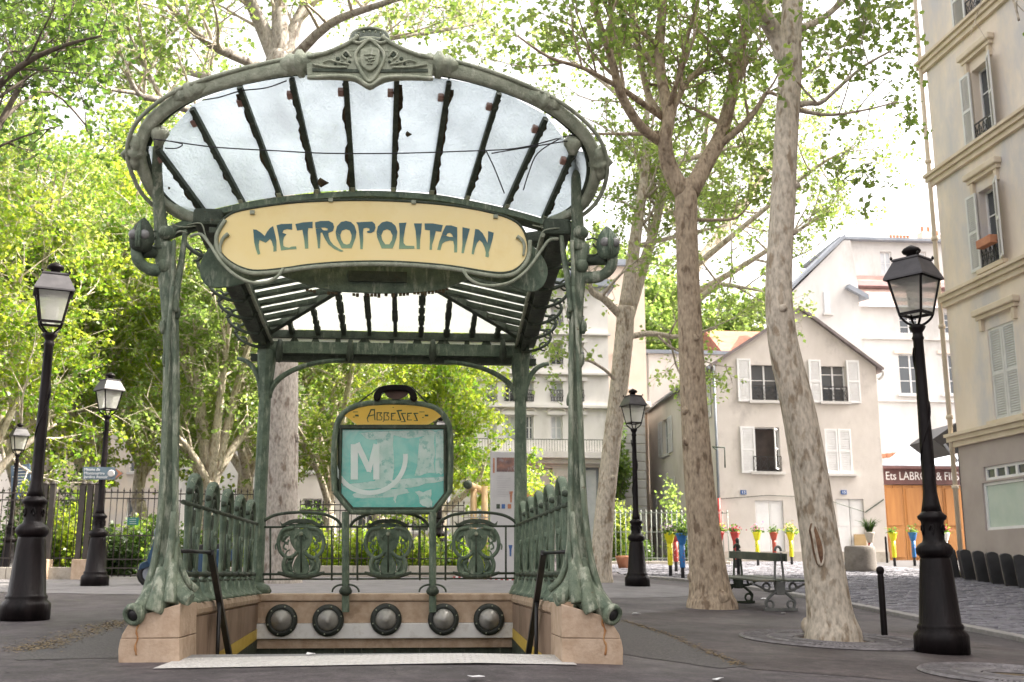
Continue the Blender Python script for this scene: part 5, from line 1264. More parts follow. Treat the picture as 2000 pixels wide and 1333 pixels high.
X0, X1 = rx(1132,700,52), rx(1262,700,52); Z0 = 1.5; O = Vector((X0,52,Z0)); Zt = P(1180,520,52).z
hh = [rct(1150,1172,716,756,52,X0,Z0), rct(1147,1176,766,812,52,X0,Z0), rct(1205,1228,716,756,52,X0,Z0), rct(1150,1172,640,690,52,X0,Z0), rct(1150,1172,560,612,52,X0,Z0), rct(1205,1228,640,690,52,X0,Z0)]
facade(pb, O, EX, X1-X0, Zt-Z0, hh, M['stucco_peach'], NF)
for h in hh: window(pb, O, EX, NF, h, panes=(2,2), bar=.07, glass='curtain'); MB().fbox(O, EX, NF, Vector((0,0,1)), (h[0]-.15,-.05,h[2]-.12), (h[1]+.15,.12,h[2]-.003)).build('sill', M['stucco_white'], pb)
MB().box(X0-.2, X1+.2, 51.7, 58, Zt, Zt+.3).build('roof', M['zinc'], pb)
pot = MB().box(rx(1150,810,51.8), rx(1178,810,51.8), 51.5, 51.9, P(1160,812,51.8).z, P(1160,804,51.8).z).build('window_box', M['terracotta'], pb)

# ---------------- pale houses closing the garden at the back
for k_, (pa, pb_, pt, Yq, mt, lb) in enumerate(((-160,120,560,58,'stucco_pink','pale house behind the garden trees at the left edge'),(125,330,640,60,'stucco_cream','cream house behind the garden trees between second lamp and left canopy post'),(335,560,600,57,'stucco_white','white house behind the garden trees, left of the big pale plane tree'),(565,875,660,59,'stucco_pink','pale house behind the garden, above the map board'))):
    X0, X1 = rx(pa,800,Yq), rx(pb_,800,Yq); e = empty('garden_house', (X0,Yq,2), lb, 'house', 'houses behind the garden'); Zt = P((pa+pb_)/2,pt,Yq).z; O = Vector((X0,Yq,1.0)); hh = []
    nw = max(2, int((X1-X0)/2.2))
    for i in range(nw):
        for j in range(int((Zt-3)/3.1)): x = (X1-X0)*(i+.5)/nw; hh.append((x-.5,x+.5,2.2+3.1*j,3.9+3.1*j))
    facade(e, O, EX, X1-X0, Zt-1.0, hh, M[mt], NF)
    for h in hh: window(e, O, EX, NF, h, panes=(2,2), bar=.07, glass='glass'); MB().fbox(O, EX, NF, Vector((0,0,1)), (h[0]-.1,-.05,h[2]-.12), (h[1]+.1,.1,h[2]-.003)).build('sill', M['stucco_white'], e)
    MB().box(X0-.2, X1+.2, Yq-.3, Yq+8, Zt, Zt+.4).build('roof', M['zinc'], e)

# ================================================================== RIGHT CORNER BUILDING
dR = (FW*FPX+RT*(700-CX)+UP*(CY-1121)); dR.z = 0; dR.normalize()     # street direction
CRN = P(1892,1121,27.0); nR = Vector((-dR.y, dR.x, 0)); 
if nR.x > 0: nR = -nR
def PF(px, py, off=0):
    d = FW*FPX+RT*(px-CX)+UP*(CY-py); q0 = CRN+nR*off
    t = (q0-Vector((0,0,CZ))).dot(nR)/d.dot(nR); return Vector((0,0,CZ))+d*t
EXR = -dR
def fc(px, py): q = PF(px, py); return ((q-CRN).dot(EXR), q.z)
Z0 = 0.0
def frct(a, b, t, bt):
    m = (t+bt)/2; xa, xb = fc(a, m)[0], fc(b, m)[0]; xm = (a+b)/2; return (xa, xb, fc(xm,bt)[1]-Z0, fc(xm,t)[1]-Z0)
HR = 22.5; LR = 46.0  # unseen height and length sized to keep the sun off the square
rb_ = empty('corner_building', (CRN.x, CRN.y, gz(CRN.x, CRN.y)), 'beige stone corner building with shutters and cornices at the right edge', 'building')
OR = Vector((CRN.x, CRN.y, Z0))
wA = frct(1935,1988,632,818); wB = frct(1916,1952,362,520); wC = frct(1903,1938,122,275); wD = frct(1885,1930,-95,28)
wG = frct(1921,2004,938,1034); wGt = frct(1921,2004,906,934)
print('facade windows', [tuple(round(v,2) for v in h) for h in (wA,wB,wC,wD,wG)])
pit = 3.3
holes = [wA,wB,wC,wD,wG,wGt]
reps = []
for k in range(1, 9):
    for h in (wA,wB,wC,wD):
        r_ = (h[0]+k*pit, h[1]+k*pit, h[2], h[3])
        if r_[1] < LR-.5: reps.append(r_)
facade(rb_, OR, EXR, LR, fc(1864,849)[1]-Z0, [wG,wGt], M['taupe'], nR, .2, 'ground_floor_wall')
zc1 = fc(1864,849)[1]
OU = Vector((CRN.x, CRN.y, zc1)); up_ = [(h[0],h[1],h[2]-zc1,h[3]-zc1) for h in (wA,wB,wC,wD)+tuple(reps)]
facade(rb_, OU, EXR, LR, HR-zc1, up_, M['stucco_cream'], nR, .28, 'upper_wall')
MB().prism([CRN.copy()-Vector((0,0,1.5)), CRN+Vector((0,0,HR-CRN.z)), CRN-nR*14+Vector((0,0,HR-CRN.z)), CRN-nR*14-Vector((0,0,1.5))], dR*-.02).build('end_wall', M['stucco_cream'], rb_)
MB().prism([OR-nR*14, OR-nR*14+Vector((0,0,HR)), OR-nR*14+EXR*LR+Vector((0,0,HR)), OR-nR*14+EXR*LR], nR*.02).build('back_wall', M['stucco_cream'], rb_)
MB().prism([OR+EXR*LR, OR+EXR*LR+Vector((0,0,HR)), OR+EXR*LR-nR*14+Vector((0,0,HR)), OR+EXR*LR-nR*14], EXR*.02).build('end_wall', M['stucco_cream'], rb_)
MB().prism([OR+nR*.6-EXR*.5+Vector((0,0,HR)), OR+nR*.6+EXR*LR+Vector((0,0,HR)), OR-nR*14+EXR*LR+Vector((0,0,HR)), OR-nR*14-EXR*.5+Vector((0,0,HR))], (0,0,.3)).build('roof', M['zinc'], rb_)
for (px_, py) in ((1864,849),(1868,568),(1849,323),(1830,99)):
    z = fc(px_,py)[1]
    for d, za, zb in ((.10,-.34,-.20),(.17,-.20,-.08),(.24,-.08,0)): MB().fbox(Vector((CRN.x,CRN.y,z)), EXR, nR, Vector((0,0,1)), (-.25 if px_ != 1868 else -.02,0,za), (LR,d,zb-.002)).build('cornice', M['cornice'], rb_)
for h in (wB,wC,wA)+tuple(r_ for r_ in reps if 3 < r_[2] < 13):
    z = h[3]+.38
    hd = MB().fbox(OR, EXR, nR, Vector((0,0,1)), (h[0]-.35,0,z), (h[1]+.35,.20,z+.16)).build('window_hood', M['cornice'], rb_, bevel=.03)
    MB().fbox(OR, EXR, nR, Vector((0,0,1)), (h[0]-.28,0,z-.1), (h[1]+.28,.12,z-.003)).build('hood_moulding', M['cornice'], hd)
    for xx in (h[0]-.2, h[1]+.08): MB().fbox(OR, EXR, nR, Vector((0,0,1)), (xx,0,h[3]), (xx+.12,.09,z-.1)).build('hood_bracket', M['cornice'], hd)
    MB().fbox(OR, EXR, nR, Vector((0,0,1)), (h[0]-.2,0,h[2]-.12), (h[1]+.2,.12,h[2]-.003)).build('sill', M['cornice'], rb_)
for h in (wB,wC,wD)+tuple(reps): window(rb_, OR, EXR, nR, h, .26, panes=(2,3), bar=.05)
xm = (wA[0]+wA[1])/2
shutter(rb_, OR, EXR, nR, wA[0], xm-.01, wA[2], wA[3], -.06, 'shutter_grey', 34); shutter(rb_, OR, EXR, nR, xm+.01, wA[1], wA[2], wA[3], -.06, 'shutter_grey', 34)
for h in (wB,wC,wD)+tuple(reps[:12]):
    wd = (h[1]-h[0])
    shutter(rb_, OR, EXR, nR, h[0]-.02, h[0]-wd*.62, h[2], h[3], .05, 'shutter_grey', 34, 0)
    shutter(rb_, OR, EXR, nR, h[1]+.02, h[1]+wd*.62, h[2], h[3], .05, 'shutter_grey', 34, 24)
    balcony_rail(rb_, OR, EXR, nR, h[0], h[1], h[2], h[2]+.5, .05)
MB().fbox(OR, EXR, nR, Vector((0,0,1)), (wB[0]+.1,.03,wB[2]+.45), (wB[1]-.05,.25,wB[2]+.66)).build('flower_box', M['terracotta'], rb_, bevel=.02)
# ground floor window
window(rb_, OR, EXR, nR, wG, .12, panes=(1,1), glass='bluegreen', bar=.07); window(rb_, OR, EXR, nR, wGt, .12, panes=(4,1), bar=.07)
# drain pipes at the corner
for dx_, r, mt in ((-.12,.06,'cornice'),):
    q = OR+EXR*dx_+nR*.1; MB().tube([q+Vector((0,0,.6)), q+Vector((0,0,HR-.2))], r, 10).build('drain_pipe', M[mt], rb_)
    for z in (3.2, 5.0, 7.4, 9.8, 12): MB().lathe([(r+.025,-.05),(r+.03,0),(r+.025,.05)], 10, q+Vector((0,0,z))).build('pipe_collar', M[mt], rb_)
# postered column and black awning round the corner
pc = Vector((rx(1888,950,29.5),29.5,.3)); M['poster'] = pm('pasted_posters', (.018,.02,.026), (.05,.05,.06), 3, .6, c3=(.55,.55,.55), s3=3.2, lo3=.66, hi3=.68)
pst = empty('postered_column', pc, 'dark column covered in torn posters at the corner of the beige building', 'column')
MB().box(pc.x-.14, pc.x+.12, 29.3, 29.6, .2, P(1888,862,29.5).z).build('shaft', M['poster'], pst, bevel=.02)
rr = random.Random(3)
for k in range(9):
    z = 1.6+k*.33; MB().box(pc.x-.12+rr.uniform(0,.08), pc.x-.02+rr.uniform(0,.1), 29.285, 29.298, z, z+rr.uniform(.06,.16)).build('sticker', M['white'] if k % 3 else M['terracotta'], pst)
aw = empty('black_awning', P(1850,860,31), 'black folding awning sticking out beside the corner building', 'awning')
q = [P(1822,858,31), P(1868,826,31), P(1872,832,31), P(1872,885,31), P(1862,888,31)]
MB().prism(q, (0,1.6,0)).build('canopy', M['black'], aw); MB().bar(P(1845,868,30.9), P(1870,902,30.9), .06, .06).build('arm', M['zinc'], aw)

# ================================================================== ROAD: cobbles and kerb
kb = gpoly([(2300,1322),(2000,1252),(1850,1222),(1720,1196),(1640,1180),(1540,1162),(1450,1148),(1330,1135),(1240,1128)])
def road_mat(): return pm('grey_cobble', (.10,.10,.118), (.185,.178,.20), 5, .6, .3, 40, rnd=.28)
M['cobble'] = road_mat(); M['kerb'] = pm('granite_kerb', (.20,.19,.185), (.29,.275,.265), 12, .7, .2, 60)
rpoly = kb+[(5.5,60),(30,60),(30,kb[0][1]-3),(kb[0][0],kb[0][1]-3)]
ro = sheet('cobbled_road', rpoly, pm('cobble_mortar', (.05,.048,.05), (.085,.08,.08), 20, .9), .004, label='cobbled road in front of the grey house')
def inpoly(x, y, poly):
    c = False; j = len(poly)-1
    for i in range(len(poly)):
        if (poly[i][1] > y) != (poly[j][1] > y) and x < (poly[j][0]-poly[i][0])*(y-poly[i][1])/(poly[j][1]-poly[i][1])+poly[i][0]: c = not c
        j = i
    return c
stones = []; y = kb[0][1]-1.0; row = 0; rr = random.Random(11)
xlim = lambda y: CRN.x+(27-y)*(-dR.x/dR.y)*-1 if False else (CRN+EXR*((27-y)/dR.y)).x
while y < 46:
    dx = .21; dyy = .15
    x = 2.5+(row % 2)*.1
    xe = min(xlim(y)-.2 if y < 27 else 15, 15)
    while x < xe:
        if inpoly(x, y, rpoly): stones.append((x+rr.uniform(-.01,.01), y+rr.uniform(-.012,.012)))
        x += dx+rr.uniform(-.02,.02)
    y += dyy if y < 26 else dyy*1.6; row += 1
print('cobbles', len(stones))
def vis(x, y):
    d = Vector((x, y, gz(x,y)-CZ)); f = d.dot(FW); return abs(d.dot(RT)/f*FPX) < 1010 and (666.5-d.dot(UP)/f*FPX) < 1340
def cob(mb, x, y, rz, s, h, at=None):
    a, b = .10*s, .068*s; c_, s_ = math.cos(rz), math.sin(rz); z = 0
    pts = []
    for (sc, zz) in ((1.0,-.03),(1.0,h-.012),(.78,h)):
        for (u, v) in ((-a,-b),(a,-b),(a,b),(-a,b)): pts.append((x+(u*c_-v*s_)*sc, y+(u*s_+v*c_)*sc, (at or 0)+zz))
    mb.add(pts, [(8,9,10,11),(0,1,5,4),(1,2,6,5),(2,3,7,6),(3,0,4,7),(4,5,9,8),(5,6,10,9),(6,7,11,10),(7,4,8,11)], False)
vs_ = sorted([s for s in stones if vis(*s)], key=lambda s: s[1])
near = set(vs_[:300]); protos = []
for k in range(5):
    mb = MB(); cob(mb, 0, 0, 0, rr.uniform(.92,1.06), .026+.004*k); protos.append(mb.mesh('cobble')); protos[-1].materials.append(M['cobble'])
rest = MB()
for s in stones:
    rz = rr.uniform(-.06,.06); z = gz(*s)
    if s in near:
        o = bpy.data.objects.new('cobble', protos[rr.randrange(5)]); col.objects.link(o); o.parent = ro; o.location = (s[0], s[1], z); o.rotation_euler = (rr.uniform(-.04,.04), rr.uniform(-.04,.04), rz)
    else: cob(rest, s[0], s[1], rz, rr.uniform(.92,1.06), rr.uniform(.022,.042), z)
o = rest.build('cobble_field', M['cobble'], ro, fix=False); o['kind'] = 'stuff'
kbo = empty('kerb', (kb[3][0], kb[3][1], gz(*kb[3])), None, None); tag(kbo, 'pale granite kerb along the cobbled road', None, None, 'structure')
for i in range(len(kb)-1):
    a, b = Vector(kb[i]), Vector(kb[i+1]); L_ = (b-a).length; n = max(1, int(L_/1.1)); t = (b-a).normalized(); nn = Vector((-t.y, t.x))
    for k in range(n):
        p0, p1 = a.lerp(b, k/n)+t*.006, a.lerp(b, (k+1)/n)-t*.006
        q = [Vector((v.x, v.y, gz(v.x, v.y)-.05)) for v in (p0-nn*.1, p1-nn*.1, p1+nn*.1, p0+nn*.1)]
        MB().hexa(q+[v+Vector((0,0,.11)) for v in q]).build('kerb_stone', M['kerb'], kbo, bevel=.012)
# ================================================================== TREES
def bark_mat(name, c1, c2, c3, sc=5):
    m, nt, b = nm(name); L = nt.links
    tc = N(nt, 'ShaderNodeTexCoord'); mp = N(nt, 'ShaderNodeMapping'); mp.inputs['Scale'].default_value = (1,1,.42); L.new(tc.outputs['Object'], mp.inputs[0])
    vo = N(nt, 'ShaderNodeTexNoise'); vo.inputs['Scale'].default_value = sc; vo.inputs['Detail'].default_value = 5; vo.inputs['Roughness'].default_value = .55; L.new(mp.outputs[0], vo.inputs[0])
    cr = N(nt, 'ShaderNodeValToRGB'); e = cr.color_ramp.elements; e[0].position = .36; e[0].color = rgb(c1); e[1].position = .45; e[1].color = rgb(c2)
    e2 = cr.color_ramp.elements.new(.60); e2.color = rgb(tuple(q*1.08 for q in c2)); e3 = cr.color_ramp.elements.new(.66); e3.color = rgb(c3)
    L.new(vo.outputs[0], cr.inputs[0])
    n2 = N(nt, 'ShaderNodeTexNoise'); n2.inputs['Scale'].default_value = 26; n2.inputs['Detail'].default_value = 6; L.new(mp.outputs[0], n2.inputs[0])
    r2 = N(nt, 'ShaderNodeValToRGB'); r2.color_ramp.elements[0].position = .3; r2.color_ramp.elements[0].color = (.62,.62,.62,1); r2.color_ramp.elements[1].position = .62; r2.color_ramp.elements[1].color = (1.1,1.1,1.1,1); L.new(n2.outputs[0], r2.inputs[0])
    mx = N(nt, 'ShaderNodeMix', data_type='RGBA', blend_type='MULTIPLY'); mx.inputs[0].default_value = 1; L.new(cr.outputs[0], mx.inputs[6]); L.new(r2.outputs[0], mx.inputs[7])
    L.new(mx.outputs[2], b.inputs['Base Color']); b.inputs['Roughness'].default_value = .85
    ad = N(nt, 'ShaderNodeMath', operation='ADD'); L.new(vo.outputs[0], ad.inputs[0]); L.new(n2.outputs[0], ad.inputs[1])
    bp = N(nt, 'ShaderNodeBump'); bp.inputs['Strength'].default_value = .4; bp.inputs['Distance'].default_value = .025; L.new(ad.outputs[0], bp.inputs['Height']); L.new(bp.outputs[0], b.inputs['Normal'])
    return m
M['bark'] = bark_mat('plane_tree_bark', (.30,.235,.165), (.53,.465,.375), (.42,.35,.265), 9)
M['bark_brown'] = bark_mat('brown_plane_bark', (.21,.15,.10), (.41,.325,.235), (.31,.24,.165), 9)
M['bark_pale'] = bark_mat('pale_plane_bark', (.19,.15,.12), (.35,.315,.275), (.26,.22,.185), 7)
M['bark_dark'] = bark_mat('dark_bark', (.06,.045,.035), (.12,.095,.075), (.09,.07,.05), 6)
def leaf_mat(name, d1, d2, t1, t2, w=.55):
    m, nt, b = nm(name); L = nt.links; nt.nodes.remove(b); out = nt.nodes['Material Output']
    ge = N(nt, 'ShaderNodeNewGeometry')
    def ramp(a, c):
        r = N(nt, 'ShaderNodeValToRGB'); r.color_ramp.elements[0].color = rgb(a); r.color_ramp.elements[1].color = rgb(c); L.new(ad.outputs[0], r.inputs[0]); return r
    tc = N(nt, 'ShaderNodeTexCoord'); no = N(nt, 'ShaderNodeTexNoise'); no.inputs['Scale'].default_value = .55; no.inputs['Detail'].default_value = 3; L.new(tc.outputs['Object'], no.inputs[0])
    mr = N(nt, 'ShaderNodeMapRange'); mr.inputs[1].default_value = .3; mr.inputs[2].default_value = .7; mr.inputs[3].default_value = -.35; mr.inputs[4].default_value = .35; L.new(no.outputs[0], mr.inputs[0])
    ad = N(nt, 'ShaderNodeMath', operation='ADD', use_clamp=True); L.new(ge.outputs['Random Per Island'], ad.inputs[0]); L.new(mr.outputs[0], ad.inputs[1])
    df = N(nt, 'ShaderNodeBsdfDiffuse'); tr = N(nt, 'ShaderNodeBsdfTranslucent'); gl = N(nt, 'ShaderNodeBsdfGlossy'); gl.inputs['Roughness'].default_value = .4
    L.new(ramp(d1, d2).outputs[0], df.inputs[0]); L.new(ramp(t1, t2).outputs[0], tr.inputs[0])
    m1 = N(nt, 'ShaderNodeMixShader'); m1.inputs[0].default_value = w; L.new(df.outputs[0], m1.inputs[1]); L.new(tr.outputs[0], m1.inputs[2])
    m2 = N(nt, 'ShaderNodeMixShader'); m2.inputs[0].default_value = .04; L.new(m1.outputs[0], m2.inputs[1]); L.new(gl.outputs[0], m2.inputs[2])
    L.new(m2.outputs[0], out.inputs[0]); return m
M['leaf'] = leaf_mat('plane_leaf', (.085,.15,.03), (.16,.23,.055), (.30,.46,.08), (.50,.62,.16), .6)
M['leaf_deep'] = leaf_mat('deep_green_leaf', (.03,.065,.012), (.085,.145,.03), (.10,.21,.03), (.30,.44,.07))
M['leaf_lime'] = leaf_mat('lime_leaf', (.075,.165,.016), (.25,.31,.03), (.24,.46,.03), (.64,.70,.07), .62)
M['leaf_yellow'] = leaf_mat('yellow_green_leaf', (.055,.125,.018), (.21,.26,.04), (.18,.37,.035), (.56,.62,.12), .62)
M['leaf_dark'] = leaf_mat('dark_leaf', (.025,.05,.015), (.05,.085,.02), (.06,.12,.02), (.12,.2,.03), .4)
T_NEAR = (np.array([(0,.4,0),(0,0,0),(.28,.0,.03),(.5,.32,.08),(.25,.38,.03),(.33,.72,.06),(0,1,-.04),(-.33,.72,.06),(-.25,.38,.03),(-.5,.32,.08),(-.28,0,.03)]), [(0,i,i+1 if i < 10 else 1) for i in range(1,11)])
T_FAR = (np.array([(0,0,0),(.42,.42,.08),(0,1,-.03),(-.42,.42,.08)]), [(0,1,2),(0,2,3)])
def leaf_mesh(name, pos, size, tmpl, rng, zb=.6):
    n = len(pos); tv, tf = tmpl; pos = np.asarray(pos, dtype=np.float64)
    nr = rng.normal(size=(n,3)); nr[:,2] += zb*np.sign(rng.random(n)-.15)*1.2; nr /= np.linalg.norm(nr,axis=1)[:,None]
    a = rng.normal(size=(n,3)); a[:,2] -= .35; a -= nr*np.sum(a*nr,axis=1)[:,None]; a /= np.linalg.norm(a,axis=1)[:,None]; b = np.cross(a, nr)
    s = (size*rng.uniform(.55,1.2,size=n))[:,None,None]
    V = pos[:,None,:]+s*(tv[None,:,0,None]*b[:,None,:]+tv[None,:,1,None]*a[:,None,:]+tv[None,:,2,None]*nr[:,None,:])
    k = len(tv); F = (np.arange(n)[:,None,None]*k+np.array(tf)[None]).reshape(-1,3)
    me = bpy.data.meshes.new(name); me.vertices.add(n*k); me.vertices.foreach_set('co', V.reshape(-1))
    me.loops.add(F.size); me.loops.foreach_set('vertex_index', F.reshape(-1).astype(np.int32)); me.polygons.add(len(F))
    me.polygons.foreach_set('loop_start', np.arange(0, F.size, 3, dtype=np.int32)); me.polygons.foreach_set('loop_total', np.full(len(F), 3, dtype=np.int32)); me.update(calc_edges=True)
    return me
def rvec(rr): return Vector((rr.gauss(0,1), rr.gauss(0,1), rr.gauss(0,1))).normalized()
def branch_path(p, d, L, rr, n=4, wob_=.18, up=.10):
    pts = [p.copy()]; d = d.normalized()
    for i in range(n):
        d = (d+rvec(rr)*wob_+Vector((0,0,up))).normalized(); p = p+d*(L/n); pts.append(p.copy())
    return pts
def path_at(pts, t):
    f = t*(len(pts)-1); i = min(int(f), len(pts)-2); return pts[i].lerp(pts[i+1], f-i), (pts[i+1]-pts[i]).normalized()
def plane_tree(name, label, trunk, limbs, leaf='leaf', bark='bark', seed=1, n1=7, n2=5, n3=4, lpt=9, L1=2.6, size=.13, tmpl=T_NEAR, group='plane trees', flare=1.12, cut=None, t0=.25, up=.1, cat='tree', fl=.0, spread=.16, l2=1.3, l3=.75, roots=False):
    """trunk, limbs: lists of (x,y,z,r) world rows"""
    rr = random.Random(seed); rng = np.random.default_rng(seed)
    t0_ = trunk[0]; zg_ = gz(t0_[0], t0_[1])
    if t0_[2] > zg_-.05: trunk = [(t0_[0], t0_[1], zg_-.08, t0_[3]*1.04)]+list(trunk)
    e = empty(name, Vector((t0_[0], t0_[1], zg_)), label, cat, group)
    q = smooth_path(trunk, 5)
    pts = [Vector(v[:3]) for v in q]; rad = [v[3] for v in q]
    mb = MB(); mb.tube(pts, [r*(1+(flare-1)*math.exp(-i*.9)) for i, r in enumerate(rad)], 16, flute=(3,.05,.22)); tr = mb.build('trunk', M[bark], e)
    # burls on the trunk
    for k in range(7):
        t = rr.uniform(.08,.9); c, tg = path_at(pts, t); i = int(t*(len(pts)-1)); a = rr.uniform(0,6.28); dv = Vector((math.cos(a), math.sin(a), 0)); r = rad[i]
        MB().lathe([(r*.34,-.02),(r*.28,.03),(r*.12,.06)], 8, c+dv*r*.9, axis=dv, flute=(3,.15)).build('burl', M[bark], tr)
    if flare > 1.1 and trunk[0][3] > .17 and roots:
        b0 = Vector((trunk[0][0], trunk[0][1], zg_)); r0_ = trunk[0][3]
        for k in range(9):
            a = 2*math.pi*(k+rr.random()*.7)/9; dv = Vector((math.cos(a), math.sin(a), 0)); w_ = r0_*rr.uniform(.16,.3); ln = rr.uniform(1.08,1.4)
            MB().tube([b0+dv*r0_*.62+Vector((0,0,r0_*1.5)), b0+dv*r0_*.86+Vector((0,0,r0_*.6)), b0+dv*r0_*ln+Vector((0,0,.02)), b0+dv*r0_*(ln+.25)+Vector((0,0,-.06))], [w_*.5,w_,w_*.9,w_*.4], 8, flute=(2,.12,.4)).build('root', M[bark], tr)
    tw = MB(); leaves = []; allb = []
    for lb in limbs:
        q = smooth_path(lb, 4); lp = [Vector(v[:3]) for v in q]; lr = [max(.012, v[3]) for v in q]
        MB().tube(lp, lr, 9, flute=(2,.06,.3)).build('limb', M[bark], e); allb.append((lp, lr))
    for lp, lr in allb:
        Llen = sum((lp[i+1]-lp[i]).length for i in range(len(lp)-1)); nn = max(3, int(n1*Llen/5))
        for k in range(nn):
            t = t0+(1-t0)*(k+rr.random())/nn; p, d = path_at(lp, t)
            d2 = (d*.6+rvec(rr)+Vector((0,0,.25))).normalized(); Lb = L1*rr.uniform(.5,1.1)*(1.1-.45*t)
            b1 = branch_path(p, d2, Lb, rr, 5, .2, up); r0 = min(.045, lr[min(int(t*(len(lr)-1)), len(lr)-1)]*.5)
            tw.tube(b1, [r0*(1-.75*i/5) for i in range(6)], 6, caps=False)
            for j in range(n2):
                t2 = .25+.75*(j+rr.random())/n2; p2, dd = path_at(b1, t2); d3 = (dd*.7+rvec(rr)*.9).normalized()
                b2 = branch_path(p2, d3, l2*rr.uniform(.5,1.05), rr, 4, .22, up*.5)
                if cut and cut(b2[-1]): continue
                tw.tube(b2, [r0*.38*(1-.7*i/4) for i in range(5)], 5, caps=False)
                for m in range(n3):
                    t3 = .2+.8*(m+rr.random())/n3; p3, d_ = path_at(b2, t3); d4 = (d_*.6+rvec(rr)).normalized()
                    b3 = branch_path(p3, d4, l3*rr.uniform(.4,1), rr, 2, .2, 0)
                    if cut and cut(b3[-1]): continue
                    tw.tube(b3, [.006,.005,.003], 3, caps=False)
                    for u in range(lpt):
                        c, _ = path_at(b3, rr.uniform(.15,1)); leaves.append(c+rvec(rr)*spread*rr.random())
    if cut: leaves = [v for v in leaves if not cut(v)]
    o = tw.build('twigs', M[bark if bark != 'bark_pale' else 'bark'], e, fix=False); o['kind'] = 'stuff'
    me = leaf_mesh('crown', [tuple(v) for v in leaves], size, tmpl, rng); o = link('crown', me, M[leaf], e); o['kind'] = 'stuff'
    return e
def TP(rows, Y, sc=1):
    """(px,py,width px[,dY]) rows -> world rows with radius"""
    out = []
    for r in rows:
        y = Y+(r[3] if len(r) > 3 else 0); p = P(r[0], r[1], y); out.append((p.x, p.y, p.z, r[2]/2*m_px(y)*sc))
    return out
# --- right foreground plane tree
Y = 12.35
tr = TP([(1624,1236,108),(1620,1200,90),(1612,1120,80),(1598,1020,74),(1578,900,71),(1556,790,67),(1534,700,62),(1524,630,58),(1522,540,54),(1530,400,52),(1536,260,50),(1542,150,50),(1545,90,44),(1547,50,24)], Y)
lm = [TP([(1544,95,46),(1548,20,44),(1552,-80,40,.2),(1556,-220,30,.4),(1560,-400,16,.6)], Y), TP([(1538,120,40),(1516,70,38),(1490,30,34,-.2),(1455,-15,30,-.4),(1400,-90,24,-.7),(1340,-190,12,-1)], Y),
      TP([(1556,205,14),(1580,202,12,-.1),(1605,200,10,-.2),(1645,165,8,-.4),(1690,128,6,-.5),(1740,100,4,-.6)], Y), TP([(1552,60,18),(1600,40,14,.3),(1650,0,12,.6),(1720,-60,10,.8),(1800,-110,6,1)], Y),
      TP([(1552,-60,20),(1610,-120,16,-.5),(1690,-160,12,-.8),(1790,-190,8,-1)], Y), TP([(1556,215,10),(1620,225,7,.4),(1690,215,5,.8),(1750,200,3,1)], Y), TP([(1552,-120,20),(1680,-260,16,-1),(1840,-220,11,-1.6),(1930,-110,8,-2),(1975,-10,5,-2.2),(1990,40,3,-2.3)], Y)]
plane_tree('plane_tree', 'nearest plane tree with thick leaning trunk and bark scar, right of the bench', tr, lm, 'leaf', 'bark', 5, n1=10, n2=5, n3=4, lpt=7, L1=1.6, size=.092, t0=.3, l2=.8, l3=.45, cut=lambda v: v.z < 4.6 and v.y < 13.4 or (v.x < 3.6 and v.y < 11 and v.z < 6) or P(1812,150,max(v.y,6)).x < v.x < P(1925,60,max(v.y,6)).x)
# scar on that trunk
sc_o = [o for o in bpy.data.objects if o.name == 'plane_tree'][0]
M['scar'] = pm('bare_wood', (.10,.05,.03), (.24,.14,.08), 14, .9, .4, 40)
ctr_ = smooth_path([(1590,1022),(1599,1042),(1607,1068),(1608,1092),(1602,1104),(1596,1084),(1591,1056),(1587,1036)], 3)
MB().prism([P(x, y, 12.10) for x, y in ctr_], (0,.12,0)).build('scar', M['scar'], sc_o)
MB().tube([P(x, y, 12.115) for x, y in ctr_+[ctr_[0]]], .020, 7, caps=False).build('scar_lip', M['bark'], sc_o)
# --- middle plane tree
Y = 17.2
tr = TP([(1388,1178,98),(1386,1150,80),(1378,1060,66),(1366,930,59),(1356,800,54),(1348,660,50),(1343,540,46),(1341,440,45),(1341,388,46),(1342,352,26)], Y)
lm = [TP([(1336,378,40),(1308,328,34),(1299,274,30,-.2),(1306,230,28,-.2),(1292,151,24),(1288,90,22),(1294,20,20),(1296,-60,16),(1300,-160,8)], Y),
      TP([(1300,285,20),(1252,248,20,-.4),(1214,187,19,-.7),(1197,126,17,-.9),(1170,43,14,-1.1),(1145,-30,10,-1.3),(1110,-120,5,-1.5)], Y),
      TP([(1303,240,16),(1268,191,15,.5),(1253,126,14,.8),(1240,54,12,1.0),(1226,-20,10,1.2),(1210,-110,5,1.4)], Y),
      TP([(1348,376,38),(1382,313,34,.2),(1407,267,32,.4),(1425,202,28,.5),(1437,137,25,.5),(1452,72,22,.6),(1463,10,18,.7),(1480,-90,9,.9)], Y),
      TP([(1405,285,16,.3),(1457,238,14,.1),(1483,205,12,0),(1497,182,10,-.1),(1518,186,7,-.2)], Y), TP([(1310,225,14),(1342,160,13,.4),(1378,134,12,.7),(1432,108,10,1)], Y),
      TP([(1310,205,12),(1331,126,11,-.3),(1346,61,9,-.5),(1364,0,7,-.7),(1385,-80,4,-1)], Y), TP([(1296,232,14),(1223,180,12,-.6),(1180,155,10,-1),(1137,133,9,-1.3),(1072,112,7,-1.6),(1010,70,4,-1.8)], Y),
      TP([(1285,260,10),(1240,262,8,.8),(1190,262,6,1.4),(1140,262,4,1.8)], Y), TP([(1362,430,8),(1400,430,7,.3),(1440,425,5,.6),(1470,390,3,.9)], Y)]
plane_tree('plane_tree', 'middle plane tree forking high above the bench, brown flaking trunk', tr, lm, 'leaf', 'bark_brown', 11, n1=9, n2=5, n3=4, lpt=9, L1=2.1, size=.098, t0=.25, l2=1.1, l3=.55)
